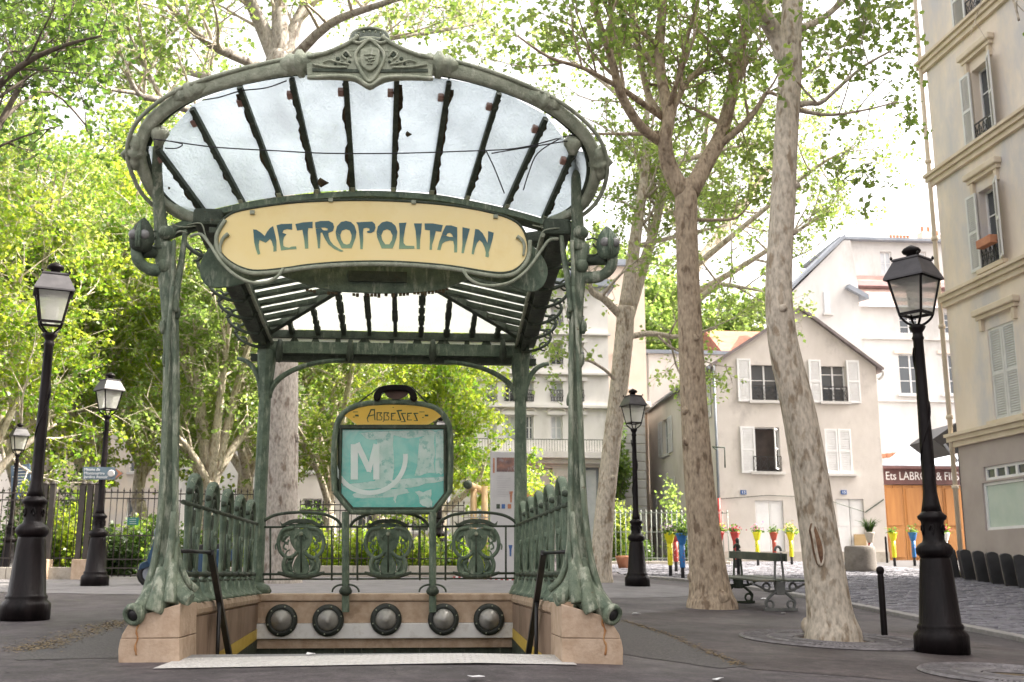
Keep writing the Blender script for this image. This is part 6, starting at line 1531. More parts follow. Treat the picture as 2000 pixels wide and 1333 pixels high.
# --- leaning plane tree beside the lamp
Y = 24.6
tr = TP([(1172,1134,50),(1174,1100,42),(1182,1000,38),(1194,880,36),(1208,760,36),(1218,660,38),(1222,600,34)], Y)
lm = [TP([(1222,600,28),(1234,520,26),(1246,430,24),(1258,350,20),(1262,250,14),(1268,120,8)], Y), TP([(1220,640,26),(1250,540,24,.3),(1280,440,20,.6),(1296,360,16,.8),(1310,250,10,1)], Y),
      TP([(1222,660,12),(1270,652,12,.5),(1330,658,9,1),(1400,640,5,1.4)], Y), TP([(1214,620,16),(1180,585,15,-.3),(1158,572,13,-.4),(1140,540,9,-.6)], Y), TP([(1208,750,8),(1180,722,6,-.4),(1140,700,5,-.8),(1100,690,3,-1)], Y),
      TP([(1250,480,10),(1330,460,8,1),(1420,440,5,2)], Y), TP([(1262,260,12),(1200,180,9,.8),(1120,120,5,1.4)], Y), TP([(1300,330,12),(1380,300,9,1),(1480,280,5,2)], Y)]
plane_tree('plane_tree', 'slender leaning plane tree between the right canopy post and the far lamp', tr, lm, 'leaf', 'bark', 17, n1=10, n2=5, n3=4, lpt=9, L1=2.2, size=.12, tmpl=T_FAR, t0=.3, l2=1.2, l3=.6)
# --- crown behind, filling between the right trunks
Y = 31.0
tr = TP([(1388,1105,44),(1372,930,40),(1352,700,36),(1346,520,34)], Y)
lm = [TP([(1346,520,24),(1350,420,20),(1370,320,14),(1390,180,7)], Y), TP([(1346,540,24),(1420,440,20,1),(1500,330,14,1.5),(1560,200,7,2)], Y), TP([(1347,580,16),(1450,520,12,-1),(1560,450,8,-1.5),(1640,400,4,-2)], Y),
      TP([(1347,600,16),(1400,560,12,-1),(1440,560,8,-2),(1490,570,4,-2)], Y), TP([(1346,530,14),(1480,420,11,-1),(1590,330,8,-1.5),(1660,290,4,-2)], Y), TP([(1346,540,14),(1320,430,10,1),(1270,380,6,2)], Y)]
plane_tree('plane_tree', 'plane tree standing hidden behind the middle trunk, pale green crown above the grey house', tr, lm, 'leaf', 'bark', 23, n1=9, n2=4, n3=4, lpt=9, L1=2.4, size=.125, tmpl=T_FAR, t0=.3, l2=1.3, l3=.7, cut=lambda v: v.z < 7.0)
# --- big plane tree behind the stairs
Y = 23.5
tr = TP([(546,1140,84),(546,1100,76),(546,1000,72),(547,880,70),(548,760,66),(548,600,62),(546,400,60),(545,250,58),(544,130,56),(545,95,26)], Y)
lm = [TP([(540,120,34),(515,60,30),(480,-20,24,-.5),(450,-120,12,-1)], Y), TP([(546,118,38),(546,40,34),(542,-60,26,.5),(540,-180,14,1)], Y), TP([(552,118,34),(576,55,28,.3),(605,-10,22,.6),(640,-110,10,1)], Y),
      TP([(536,140,22),(460,110,20,-1.5),(400,80,16,-2.2),(330,10,12,-3),(280,-60,6,-3.4)], Y), TP([(560,130,24),(640,50,20,-1.2),(740,10,14,-2.4),(840,-20,8,-3.4)], Y), TP([(540,300,20),(430,240,18,-2),(320,198,15,-3),(268,182,13,-3.4),(238,110,10,-3.8),(196,42,6,-4.2)], Y),
      TP([(320,198,11,-3),(292,150,10,-3.1),(262,90,8,-3.3),(240,20,5,-3.6)], Y), TP([(268,182,9,-3.4),(200,170,7,-4),(130,130,5,-4.6),(60,120,3,-5)], Y), TP([(545,180,18),(700,90,14,2),(860,60,10,3),(960,40,5,4)], Y), TP([(540,220,18),(400,150,14,2),(260,120,10,3),(120,80,5,4)], Y)]
plane_tree('plane_tree', 'big pale plane tree rising behind the left rear canopy post', tr, lm, 'leaf', 'bark_pale', 29, n1=11, n2=4, n3=4, lpt=8, L1=2.5, size=.125, tmpl=T_FAR, t0=.25, l2=1.3, l3=.7)
# --- tree outside the frame on the left whose branches reach in
Y = 13.5
p0 = P(-420,1150,Y)
tr = [(p0.x,Y,gz(p0.x,Y)-.1,.34),(p0.x,Y,2,.28),(p0.x+.1,Y+.1,4,.26),(p0.x+.1,Y+.1,5.2,.26)]
lm = [[tr[-1][:3]+(.16,)]+TP([(-200,330,22),(-60,250,17),(0,165,14,-.2),(60,118,11,-.3),(130,88,8,-.4),(200,70,4,-.5)], Y), [tr[-1][:3]+(.14,)]+TP([(-180,400,20),(-40,300,15,.5),(22,200,12,.7),(62,128,9,.8),(110,60,6,1),(150,0,3,1)], Y),
      [tr[-1][:3]+(.15,)]+TP([(-260,200,22),(-140,40,18,.4),(-40,-60,14,.6),(60,-140,8,.8),(200,-200,4,1)], Y), [tr[-1][:3]+(.13,)]+TP([(-300,250,20,-.6),(-200,60,14,-1.2),(-100,-60,8,-1.6)], Y),
      [tr[-1][:3]+(.12,)]+TP([(-200,440,16,1),(-80,330,12,1.8),(20,220,8,2.4),(100,180,5,3),(180,260,3,3.4)], Y), [tr[-1][:3]+(.12,)]+TP([(-220,380,16,1.4),(-60,200,12,2.6),(100,60,8,3.6),(220,-20,4,4.4)], Y)]
plane_tree('overhanging_tree', 'dark branched tree reaching in from the upper left corner', tr, lm, 'leaf_deep', 'bark_dark', 31, n1=9, n2=4, n3=4, lpt=9, L1=1.7, size=.088, t0=.3, l2=.9, l3=.5, cut=lambda v: v.z < 4.9)
# --- garden trees behind the railings
def garden_tree(px, Y, hpx, wpx, tr_w, label, leaf, seed, lean=0, n=9, dens=1.0, bark='bark', rad=1.0, size=.125, low=.22, name='garden_tree'):
    b = GY(px, Y); top = P(px+lean, hpx, Y); H = top.z-b.z; r = tr_w/2*m_px(Y); rr = random.Random(seed)
    zf = b.z+H*low; dx = (top.x-b.x)
    tr = [(b.x,Y,b.z-.05,r*1.15),(b.x+dx*.1,Y,b.z+H*.12,r),(b.x+dx*.22+rr.uniform(-.1,.1),Y,b.z+H*low*.6,r*.9),(b.x+dx*low,Y,zf,r*.8)]
    R_ = wpx/2*m_px(Y); lm = []
    for k in range(n):
        a = 2*math.pi*(k+rr.random()*.6)/n; f = rr.uniform(.35,1); zz = zf+(H*(1-low))*(rr.uniform(.55,1)*(1.15-.4*f) if k % 3 else rr.uniform(.12,.4))
        ex_, ey_ = R_*f*math.cos(a), R_*f*math.sin(a)
        s0 = rr.uniform(.7,1); p0 = (b.x+dx*low*s0, Y, b.z+(zf-b.z)*s0)
        lm.append([p0+(r*.55,), (p0[0]+ex_*.35, Y+ey_*.35, p0[2]+(zz-p0[2])*.45, r*.42), (p0[0]+ex_*.7, Y+ey_*.7, p0[2]+(zz-p0[2])*.78, r*.28), (p0[0]+ex_, Y+ey_, zz, r*.1)])
    return plane_tree(name, label, tr, lm, leaf, bark, seed, n1=12*dens, n2=5, n3=4, lpt=13, L1=2.7*rad, size=size, tmpl=T_FAR, group='trees in the garden', t0=.3, l2=1.2*rad, l3=.7*rad, up=.02)
garden_tree(36, 31, 330, 420, 34, 'garden tree with pale trunk at the left edge, behind the near left lamp', 'leaf_yellow', 41, 20)
garden_tree(172, 33, 300, 380, 24, 'garden tree with forked pale trunk beside the direction sign', 'leaf_lime', 43, -20)
garden_tree(268, 36, 260, 460, 26, 'garden tree between the direction sign and the left canopy post', 'leaf_yellow', 47, 30)
garden_tree(405, 32, 380, 420, 34, 'garden tree with leaning trunk seen between the left front and rear canopy posts', 'leaf', 53, 30)
garden_tree(640, 36, 420, 420, 26, 'garden tree just left of the map board', 'leaf_yellow', 59, 20)
garden_tree(862, 33, 690, 300, 26, 'bright lime green small tree right behind the map board', 'leaf_lime', 61, -6, n=10, dens=1.6, rad=.8, size=.12, low=.3)
garden_tree(90, 44, 180, 620, 34, 'far tall garden tree behind the near left lamp', 'leaf_yellow', 67, 10, size=.19, rad=1.4)
garden_tree(480, 46, 220, 620, 34, 'far tall garden tree left of the big pale plane tree', 'leaf_yellow', 71, 10, size=.19, rad=1.4)
garden_tree(-60, 27, 420, 380, 40, 'garden tree partly cut by the left edge of the picture', 'leaf_lime', 73, 20)
garden_tree(740, 44, 470, 420, 30, 'far garden tree above the top of the map board', 'leaf_yellow', 79, 10, size=.18, rad=1.2)
garden_tree(1330, 66, 520, 420, 30, 'far pale green tree behind the white wing', 'leaf', 83, 30, size=.3, rad=1.6)
garden_tree(1130, 70, 480, 320, 30, 'far tree behind the peach building', 'leaf', 89, 0, size=.3, rad=1.6)
# --- shrubs
def shrub(name, c, r, h, n, leaf, label, seed, size=.12, group=None, parent_box=None, flat=1.0, cat='shrub'):
    rng = np.random.default_rng(seed); rr = random.Random(seed)
    e = empty(name, c, label, cat, group); st = MB(); P_ = []
    for k in range(max(5, n//260)):
        a = rr.uniform(0, 6.28); f = rr.uniform(0,.9); tip = Vector((c[0]+r*f*math.cos(a), c[1]+r*flat*f*math.sin(a), c[2]+h*rr.uniform(.55,.98)*(1-.35*f*f)))
        b = Vector((c[0]+r*.35*f*math.cos(a), c[1]+r*flat*.35*f*math.sin(a), c[2]-.02)); m_ = b.lerp(tip, .5)+rvec(rr)*.1*h
        st.tube([b, m_, tip], [.018,.012,.005], 5, caps=False)
        for u in range(max(4, n//max(5, n//260))):
            t = rr.uniform(.15,1.0); q = b.lerp(m_, t*2) if t < .5 else m_.lerp(tip, t*2-1); P_.append(tuple(q+rvec(rr)*rr.random()**.5*min(r,h)*.34))
    so = st.build('stems', M['bark_dark'], e, fix=False); so['kind'] = 'stuff'
    P_ = [p_ for p_ in P_ if p_[2] > c[2]]
    o = link('foliage', leaf_mesh('foliage', P_, size, T_FAR, rng), M[leaf], e); o['kind'] = 'stuff'
    return e
k = 0
for (px, Y, r, h, leaf, lb) in ((-20,27.5,1.2,1.5,'leaf_dark','dark shrub behind the garden railings at the left edge'),(60,27.3,1.0,1.4,'leaf_deep','green shrub behind the garden railings, behind the near left lamp'),(125,27.4,1.0,1.9,'leaf_lime','yellow-green shrub behind the railings between the two left lamps'),(205,27.8,.9,1.1,'leaf_dark','dark low shrub behind the garden gate, right of the direction sign post'),
        (262,28.4,.8,1.5,'leaf_yellow','yellow flowering shrub behind the garden gate beside the scooter'),(330,27.6,1.0,1.6,'leaf_deep','green shrub seen past the left front canopy post'),(420,27.6,1.1,1.4,'leaf_deep','green shrub seen through the left railing'),(485,28,1.0,1.5,'leaf_yellow','yellow-green shrub behind the left rear canopy post'),
        (630,28,1.1,1.2,'leaf_lime','lime green hedge piece left of the map board posts'),(700,28.2,1.0,1.1,'leaf_lime','lime green hedge piece under the map board, left half'),(770,28.2,1.0,1.0,'leaf_lime','lime green hedge piece under the map board, right half'),(830,28.4,.9,1.0,'leaf_yellow','yellow-green hedge piece beside the hidden lamp base'),(900,29,.9,1.0,'leaf_lime','lime green hedge piece left of the info totem'),(590,30,1.0,1.9,'leaf_deep','taller green shrub right of the big pale plane trunk'),
        (110,29.5,1.3,3.2,'leaf_dark','tall dark evergreen shrub between the two left lamps')):
    c = GY(px, Y); shrub('garden_shrub', c, r, h, 2200, leaf, lb, 101+k, .11, 'shrubs along the garden railings'); k += 1
shrub('ivy', P(1196,985,47.5), 1.1, 4.6, 5200, 'leaf_deep', 'green ivy mass behind the leaning plane tree', 131, .17, cat='ivy')
shrub('garden_shrub', GY(1215,38), 1.0, 2.2, 2600, 'leaf_yellow', 'golden shrub behind the pale railings left of the far lamp', 132, .12)
shrub('garden_shrub', GY(1262,38), .7, 1.0, 1200, 'leaf_deep', 'low green shrub behind the pale railings right of the far lamp', 133, .1)
shrub('climbing_shrub', GY(1318,38.6), .9, 3.0, 900, 'leaf', 'loose climbing shrub against the side of the grey house', 134, .14)
shrub('climbing_shrub', GY(1345,38.2), .6, 2.3, 700, 'leaf_deep', 'leafy climber just left of the middle plane tree trunk', 135, .13)
# ================================================================== GARDEN RAILINGS
M['fence'] = pm('dark_brown_iron', (.035,.028,.024), (.06,.05,.042), 6, .6, .1, 30)
YFn = 25.4
def railing_run(pa, pb, name, label, mat, Y, z0, z1, sp, base=None, rails=(.95,.86,.12), mid=None, r=.011, group=None, Y2=None):
    A = GY(pa, Y); B = GY(pb, Y2 or Y); e = empty(name, A, label, 'railing', group); d = (B-A); L_ = d.length; n = int(L_/sp)
    if base: 
        nb = max(1, int(L_/1.2))
        for k in range(nb):
            a, b = A.lerp(B, k/nb), A.lerp(B, (k+1)/nb)
            t = (b-a).normalized(); nn = Vector((-t.y, t.x, 0))*.16; a = a+t*.004; b = b-t*.004
            q = [a-nn-Vector((0,0,.2)), b-nn-Vector((0,0,.2)), b+nn-Vector((0,0,.2)), a+nn-Vector((0,0,.2))]; MB().hexa(q+[v+Vector((0,0,.2+base)) for v in q]).build('base_stone', M['stone_grey'], e, bevel=.015)
    for f in rails:
        MB().bar(A+Vector((0,0,z0+(z1-z0)*f)), B+Vector((0,0,z0+(z1-z0)*f)), .035, .025).build('rail', mat, e)
    me = MB(); me.tube([(0,0,z0),(0,0,z1-.05)], r, 6); me.lathe([(r*.8,z1-.05),(r*1.9,z1-.02),(r*.3,z1+.05)], 6); bar_me = me.mesh('bar'); bar_me.materials.append(mat)
    for k in range(n+1):
        q = A.lerp(B, k/n); o = bpy.data.objects.new('bar', bar_me); col.objects.link(o); o.parent = e; o.location = q-A
    return e
railing_run(-120, 152, 'garden_railing', 'dark iron garden railing on a stone base behind the near left lamp', M['fence'], YFn, .25, 1.95, .13, .26, group='garden railings')
railing_run(182, 330, 'garden_railing', 'dark iron garden gate railing between direction sign lamp and left canopy post', M['fence'], YFn, .05, 1.95, .13, None, (.97,.9,.47,.1,.2), group='garden railings')
railing_run(332, 512, 'garden_railing', 'dark iron garden railing seen through the left side railing', M['fence'], YFn, .25, 1.95, .13, .26, group='garden railings')
railing_run(582, 905, 'garden_railing', 'dark iron garden railing on a stone base behind the map board', M['fence'], YFn+1.2, .25, 1.75, .13, .26, group='garden railings')
railing_run(905, 1020, 'garden_railing', 'grey railing right of the map board behind the info totem', pm('grey_iron', (.30,.28,.27), (.38,.36,.35), 5, .6), YFn+4, .1, 1.5, .12, .2, group='garden railings')
for i, (px, lb) in enumerate(((76,'triple iron gate post on a pale stone block, left of the near left lamp shaft'),(165,'triple iron gate post on a pale stone block beside the direction sign lamp'))):
    c = GY(px, YFn-.1); e = empty('gate_post', c, lb, 'gate post', 'garden gate posts')
    MB().box(c.x-.23, c.x+.23, c.y-.2, c.y+.2, c.z-.1, c.z+.43).build('stone_block', M['stone'], e, bevel=.02)
    for dx in (-.16, 0, .16):
        MB().box(c.x+dx-.06, c.x+dx+.06, c.y-.06, c.y+.06, c.z+.435, c.z+2.05).build('post_shaft', M['fence'], e, bevel=.008)
        MB().lathe([(.075,2.05),(.085,2.07),(.05,2.1),(.01,2.14)], 8, c+Vector((dx,0,0))).build('post_cap', M['fence'], e)
pe = pm('pale_green_iron', (.22,.25,.22), (.30,.33,.295), 5, .6)
railing_run(1183, 1425, 'pale_railing', 'pale green railing with gate in front of the grey house side garden', pe, 36.5, .05, 1.75, .17, .12, (.97,.6,.1), r=.018)
# ================================================================== SIGNS
lampB = GY(187,22.3)
e = empty('direction_sign', P(200,925,22.1), 'blue-grey arrow sign pointing right on the second left lamp post', 'sign')
q = [P(162,912,22.1),P(224,913,22.1),P(241,925,22.1),P(224,937,22.1),P(162,937,22.1)]
MB().prism(q, (0,.03,0)).build('arrow_board', pm('slate_blue_board', (.13,.19,.23), (.18,.24,.28), 4, .4), e)
q = [P(224,914,22.09),P(240,925,22.09),P(224,936,22.09),P(231,925,22.09)]; MB().prism(q, (0,-.004,0)).build('arrow_tip', M['terracotta'], e)
for k, t in enumerate(('Musée de', 'Montmartre', 'Jardins Renoir')):
    c = P(164,917.5+k*7.2,22.07); text_obj(t, .078, (c.x, 22.075, c.z), e, M['white'], align='LEFT')
c = P(217,925,22.07); MB().lathe([(.07,0),(.07,.005),(.05,.006)], 16, c, axis=(0,-1,0)).build('pictogram', M['stucco_white'], e)
e = empty('gate_notice', P(259,1018,YFn-.06), 'small teal notice plate hung on the garden gate', 'sign')
q = [P(249,1011,YFn-.08),P(271,1011,YFn-.08),P(270,1026,YFn-.08),P(248,1026,YFn-.08)]; MB().prism(q, (0,.02,0)).build('plate', pm('teal_plate', (.02,.14,.13), (.03,.18,.16), 4, .4), e)
for k in range(3): MB().bar(P(253,1015+k*4,YFn-.084), P(266,1015+k*4,YFn-.084), .004, .014).build('text_line', M['bluegreen'], e)
e = empty('blue_banner', P(40,930,27), 'blue banner with white lines behind the railings at the left edge', 'banner')
q = [P(21,910,27),P(58,906,27),P(60,948,27),P(34,975,27),P(22,968,27)]; MB().prism(q, (0,.03,0)).build('cloth', pm('blue_cloth', (.10,.16,.25), (.16,.22,.32), 4, .8), e)
rr = random.Random(5)
for k in range(7):
    y = 914+k*6; MB().bar(P(24+rr.uniform(0,4),y,26.99), P(48+rr.uniform(-6,8),y-1,26.99), .004, .022).build('text_line', M['white'], e)
# info totem
Yt = 25.2; e = empty('info_totem', GY(982,Yt), 'tall white information totem with pictures, right of the map board', 'sign')
c = GY(982,Yt); x0, x1 = rx(958,1000,Yt), rx(1010,1000,Yt); zt = P(980,882,Yt).z
MB().box(x0, x1, Yt, Yt+.22, c.z, zt).build('panel', pm('white_panel', (.52,.51,.51), (.58,.57,.57), 3, .35), e, bevel=.02)
def tp(a, t, b, bt, nm_, mt, dy=.006): 
    p, q = P(a,t,Yt), P(b,bt,Yt); return MB().box(p.x, q.x, Yt-dy, Yt-.002, q.z, p.z).build(nm_, mt, e)
tp(970,894,1004,922,'photo_print', pm('photo_print', (.10,.07,.08), (.34,.17,.12), 5, .4, c3=(.35,.34,.38), s3=6)); tp(963,895,966,924,'colour_bar', M['terracotta'])
for k in range(10): tp(971,930+k*4.4,971+(26 if k % 3 else 18),931.2+k*4.4,'text_line', pm('grey_ink', (.45,.44,.45), (.52,.51,.52), 5, .6) if k == 0 else bpy.data.materials['grey_ink'])
text_obj('Pots & fleurs', .06, (P(985,939,Yt).x, Yt-.004, P(985,939,Yt).z), e, bpy.data.materials['grey_ink']) if False else None
for (x, y, mt) in ((998,960,'terracotta'),(997,1065,'blue_plate')):
    q = [P(x-4,y,Yt-.004),P(x+4,y,Yt-.004),P(x+2,y+9,Yt-.004),P(x+1.6,y+22,Yt-.004),P(x-1.6,y+22,Yt-.004),P(x-2,y+9,Yt-.004)]; MB().prism(q, (0,.003,0)).build('pot_print', M[mt], e)
for x, mt in ((973,'iron_dark'),(983,'blue_plate'),(995,'terracotta')): tp(x-3.5,985,x+3.5,994,'photo_print', M[mt])
# wooden frame in the garden
e = empty('wooden_frame', GY(932,31), 'pale timber frame with a round beam left of the info totem', 'frame')
M['palewood'] = pm('pale_timber', (.55,.36,.18), (.66,.47,.27), 3, .7, stretch=(1,1,.4))
for px in (924,946): c = GY(px,31); MB().tube([c, Vector((c.x,31,P(px,950,31).z))], .09, 10).build('post', M['palewood'], e)
MB().tube([P(914,948,30.6), P(952,962,32.2)], .11, 10).build('beam', M['palewood'], e); MB().lathe([(.13,0),(.12,.06),(.06,.1)], 12, P(914,947,30.6), axis=(-.3,-1,0)).build('beam_cap', M['iron_dark'], e)
# striped tape on the pavement
mb = MB(); a, b = P(885,1128,19.2), P(1010,1132,18.2); e = empty('barrier_tape', Vector((a.x,a.y,gz(a.x,a.y)+.35)), 'red and white barrier tape stretched low behind the rear railing', 'tape')
for k in range(24):
    q0, q1 = a.lerp(b, k/24), a.lerp(b, (k+1)/24); MB().bar(q0, q1, .004, .035).build('tape_stripe', M['white'] if k % 2 else bpy.data.materials['red_paint'], e)
# ================================================================== SCOOTER
c = G(292,1143); e = empty('scooter', c, 'dark blue scooter parked behind the left canopy post', 'scooter'); M['blue_paint'] = pm('blue_scooter_paint', (.02,.05,.10), (.03,.07,.13), 3, .25, coat=.8)
o = c; rz = R(20); fx = Vector((math.cos(rz), math.sin(rz), 0)); fy = Vector((-fx.y, fx.x, 0)); uz = Vector((0,0,1)); T = lambda x, y, z: o+fx*x+fy*y+uz*z
for x in (0, 1.25):
    wl_ = MB().tube([T(x+.2*math.cos(t), 0, .22+.2*math.sin(t)) for t in [2*math.pi*i/20 for i in range(21)]], .055, 8, caps=False).build('wheel', M['black'], e)
    MB().lathe([(.15,-.03),(.15,.03),(.05,.04)], 14, T(x,0,.22), axis=fy).build('rim', M['zinc'], wl_)
q = smooth_path([(.02,.34),(-.05,.5),(.02,.75),(.10,.98),(.16,1.0)], 4)
MB().prism([T(x-.05,-.21,z) for x, z in q]+[T(x+.05,-.21,z) for x, z in reversed(q)], fy*.42).build('leg_shield', M['blue_paint'], e, bevel=.03)
MB().prism([T(x,-.07,z) for x, z in smooth_path([(-.24,.28),(-.2,.42),(0,.48),(.2,.40),(.24,.30),(0,.36)], 3)], fy*.14).build('mudguard', M['blue_paint'], e, bevel=.02)
MB().prism([T(x,-.17,z) for x, z in smooth_path([(.1,.3),(.5,.27),(.75,.32),(.8,.6),(1.5,.72),(1.55,.5),(1.3,.35),(.8,.22),(.3,.2)], 3)], fy*.34).build('body', M['blue_paint'], e, bevel=.05)
MB().prism([T(x,-.14,z) for x, z in smooth_path([(.78,.66),(.85,.78),(1.2,.8),(1.55,.84),(1.55,.76),(1.2,.7)], 3)], fy*.28).build('seat', M['black'], e, bevel=.04)
MB().tube([T(.14,0,.95), T(.18,0,1.06)], .05, 8).build('steering_head', M['blue_paint'], e); MB().tube([T(.22,-.33,1.08), T(.16,0,1.06), T(.22,.33,1.08)], .018, 8).build('handlebar', M['zinc'], e)
MB().lathe([(.08,0),(.085,.05),(.05,.08)], 12, T(.10,0,1.03), axis=-fx).build('headlight', M['zinc'], e)
for s in (-1, 1):
    MB().tube([T(.18,s*.25,1.08), T(.15,s*.32,1.24)], .007, 6).build('mirror_stalk', M['black'], e); MB().lathe([(.06,-.01),(.055,.02),(.02,.03)], 12, T(.15,s*.33,1.27), axis=-fx).build('mirror', M['zinc'], e)
# ================================================================== BENCH
n_, f_ = G(1525,1193), G(1452,1180); ax = (f_-n_); ax.z = 0; ax.normalize(); f_ = n_+ax*1.55; sx_ = Vector((ax.y, -ax.x, 0))
bench = empty('park_bench', n_.lerp(f_,.5), 'double sided park bench with dark slats and grey cast iron supports between the plane trees', 'bench')
M['castgrey'] = pm('worn_grey_iron', (.10,.105,.10), (.17,.175,.165), 9, .5, .2, 40); M['benchwood'] = pm('dark_green_slats', (.045,.06,.045), (.09,.10,.075), 4, .55, .2, 30, c3=(.2,.17,.12), s3=2)
for k, b in enumerate((n_, f_)):
    T = lambda x, z, y=0: Vector((b.x, b.y, gz(b.x,b.y)))+sx_*x+ax*y+uz*z
    mt = M['castgrey'] if k == 0 else M['iron_dark']; sp = empty('support', T(0,0)); sp.parent = bench; sp.matrix_parent_inverse = Matrix.Translation(-Vector(bench['_o']))
    for s in (-1, 1):
        q = smooth_path([(0,.36),(s*.06,.30),(s*.16,.22),(s*.24,.14),(s*.22,.05),(s*.25,.02)], 4); MB().tube([T(x,z) for x, z in q], [.028]*len(q), 8, flat=.8).build('leg', mt, sp)
        MB().tube([T(s*(.175+.06*math.cos(t)), .095+.06*math.sin(t)) for t in [2*math.pi*i/14 for i in range(15)]], .018, 7, caps=False).build('leg_ring', mt, sp)
        MB().tube([T(s*(.22+.055*math.cos(t)), .36+.055*math.sin(t)) for t in [2*math.pi*i/14 for i in range(15)]], .018, 7, caps=False).build('bracket_ring', mt, sp)
        MB().tube([T(s*.05,.30), T(s*.18,.295), T(s*.46,.42)], [.022,.02,.014], 7).build('seat_bracket', mt, sp)
        MB().box(*[v for v in (0,0,0,0,0,0)]) if False else None
        q = smooth_path([(s*.075,.36),(s*.07,.55),(s*.055,.75),(s*.05,.88)], 3); MB().tube([T(x,z) for x, z in q], .018, 7).build('back_stay', mt, sp)
    MB().prism([T(-.07,.24,-.03),T(.07,.24,-.03),T(.09,.44,-.03),T(-.09,.44,-.03)], ax*.06).build('shield_plate', mt, sp, bevel=.01)
    MB().bar(T(-.27,.02), T(.27,.02), .07, .04).build('foot_bar', mt, sp)
    MB().tube([T(.05*math.cos(t), .9+.07*math.sin(t)) for t in [math.pi*i/8 for i in range(9)]], .02, 7).build('back_loop', mt, sp)
za = gz(n_.x,n_.y); zb = gz(f_.x,f_.y)
for s in (-1, 1):
    for j in range(4):
        x = s*(.10+.098*j); a = Vector((n_.x,n_.y,za+.45))+sx_*x-ax*.18; b = Vector((f_.x,f_.y,zb+.45))+sx_*x+ax*.18; MB().bar(a, b, .085, .03).build('seat_slat', M['benchwood'], bench, bevel=.006)
for z, s in ((.80,-1),(.80,1)):
    a = Vector((n_.x,n_.y,za+z))+sx_*s*.065-ax*.15; b = Vector((f_.x,f_.y,zb+z))+sx_*s*.065+ax*.15; MB().bar(a, b, .03, .12).build('back_slat', M['benchwood'], bench, bevel=.006)
# ================================================================== BOLLARDS
c = G(1728,1246); e = empty('bollard', c, 'thin dark bollard with ball top in front of the near right lamp', 'bollard')
MB().lathe([(.038,-.05),(.038,.02),(.037,.70),(.034,.73),(.03,.74)], 12, c).build('shaft', M['lampiron'], e); MB().lathe([(.025,.73),(.042,.745),(.048,.78),(.04,.81),(.015,.825)], 14, c).build('ball', M['lampiron'], e)
c = G(1682,1117); e = empty('stone_block', c, 'squat round stone block on the cobbles in front of the grey house doors', 'stone')
MB().lathe([(.43,-.05),(.43,.1),(.42,.55),(.41,.66),(.38,.70),(.2,.71)], 18, c, flute=(5,.015)).build('drum', pm('weathered_stone', (.13,.115,.10), (.22,.20,.18), 4, .95, .5, 25, c3=(.09,.08,.07), s3=2), e)
LBP = ['leftmost, half hidden by the lamp base','second from the left','third from the left','fourth from the left','fifth from the left','rightmost, cut by the picture edge']
fence0 = None; M['blackboard'] = pm('black_plastic_board', (.010,.010,.011), (.02,.02,.022), 5, .45, .1, 30)
for k, (px, by) in enumerate(((1866,1131),(1896,1135),(1922,1139),(1950,1143),(1977,1148),(2004,1152))):
    c = G(px, by)
    if fence0 is None:
        fence0 = empty('barrier_post', Vector((0,0,0)))
        q = smooth_path([(-.13,0),(-.13,.35),(-.13,.66),(-.10,.73),(0,.76),(.10,.73),(.13,.66),(.13,.35),(.13,0)], 3)
        MB().prism([Vector((x-.12*z,-.05,z)) for x, z in q], (0,.10,0)).build('board', M['blackboard'], fence0, bevel=.015)
        MB().prism([Vector((.16-.12*z+(.05 if s else 0),-.03,z)) for z, s in ((0,0),(.68,0),(.72,1),(0,1))], (0,.07,0)).build('side_fin', pm('grey_fin', (.05,.045,.045), (.08,.07,.07), 4, .5), fence0)
        o = fence0
    else: o = copy_tree(fence0, c)
    o.location = c; o.rotation_euler = (0,0,R(-14)); tag(o, 'black leaning barrier post with rounded top, '+LBP[k], 'barrier post', 'black barrier posts along the corner building')
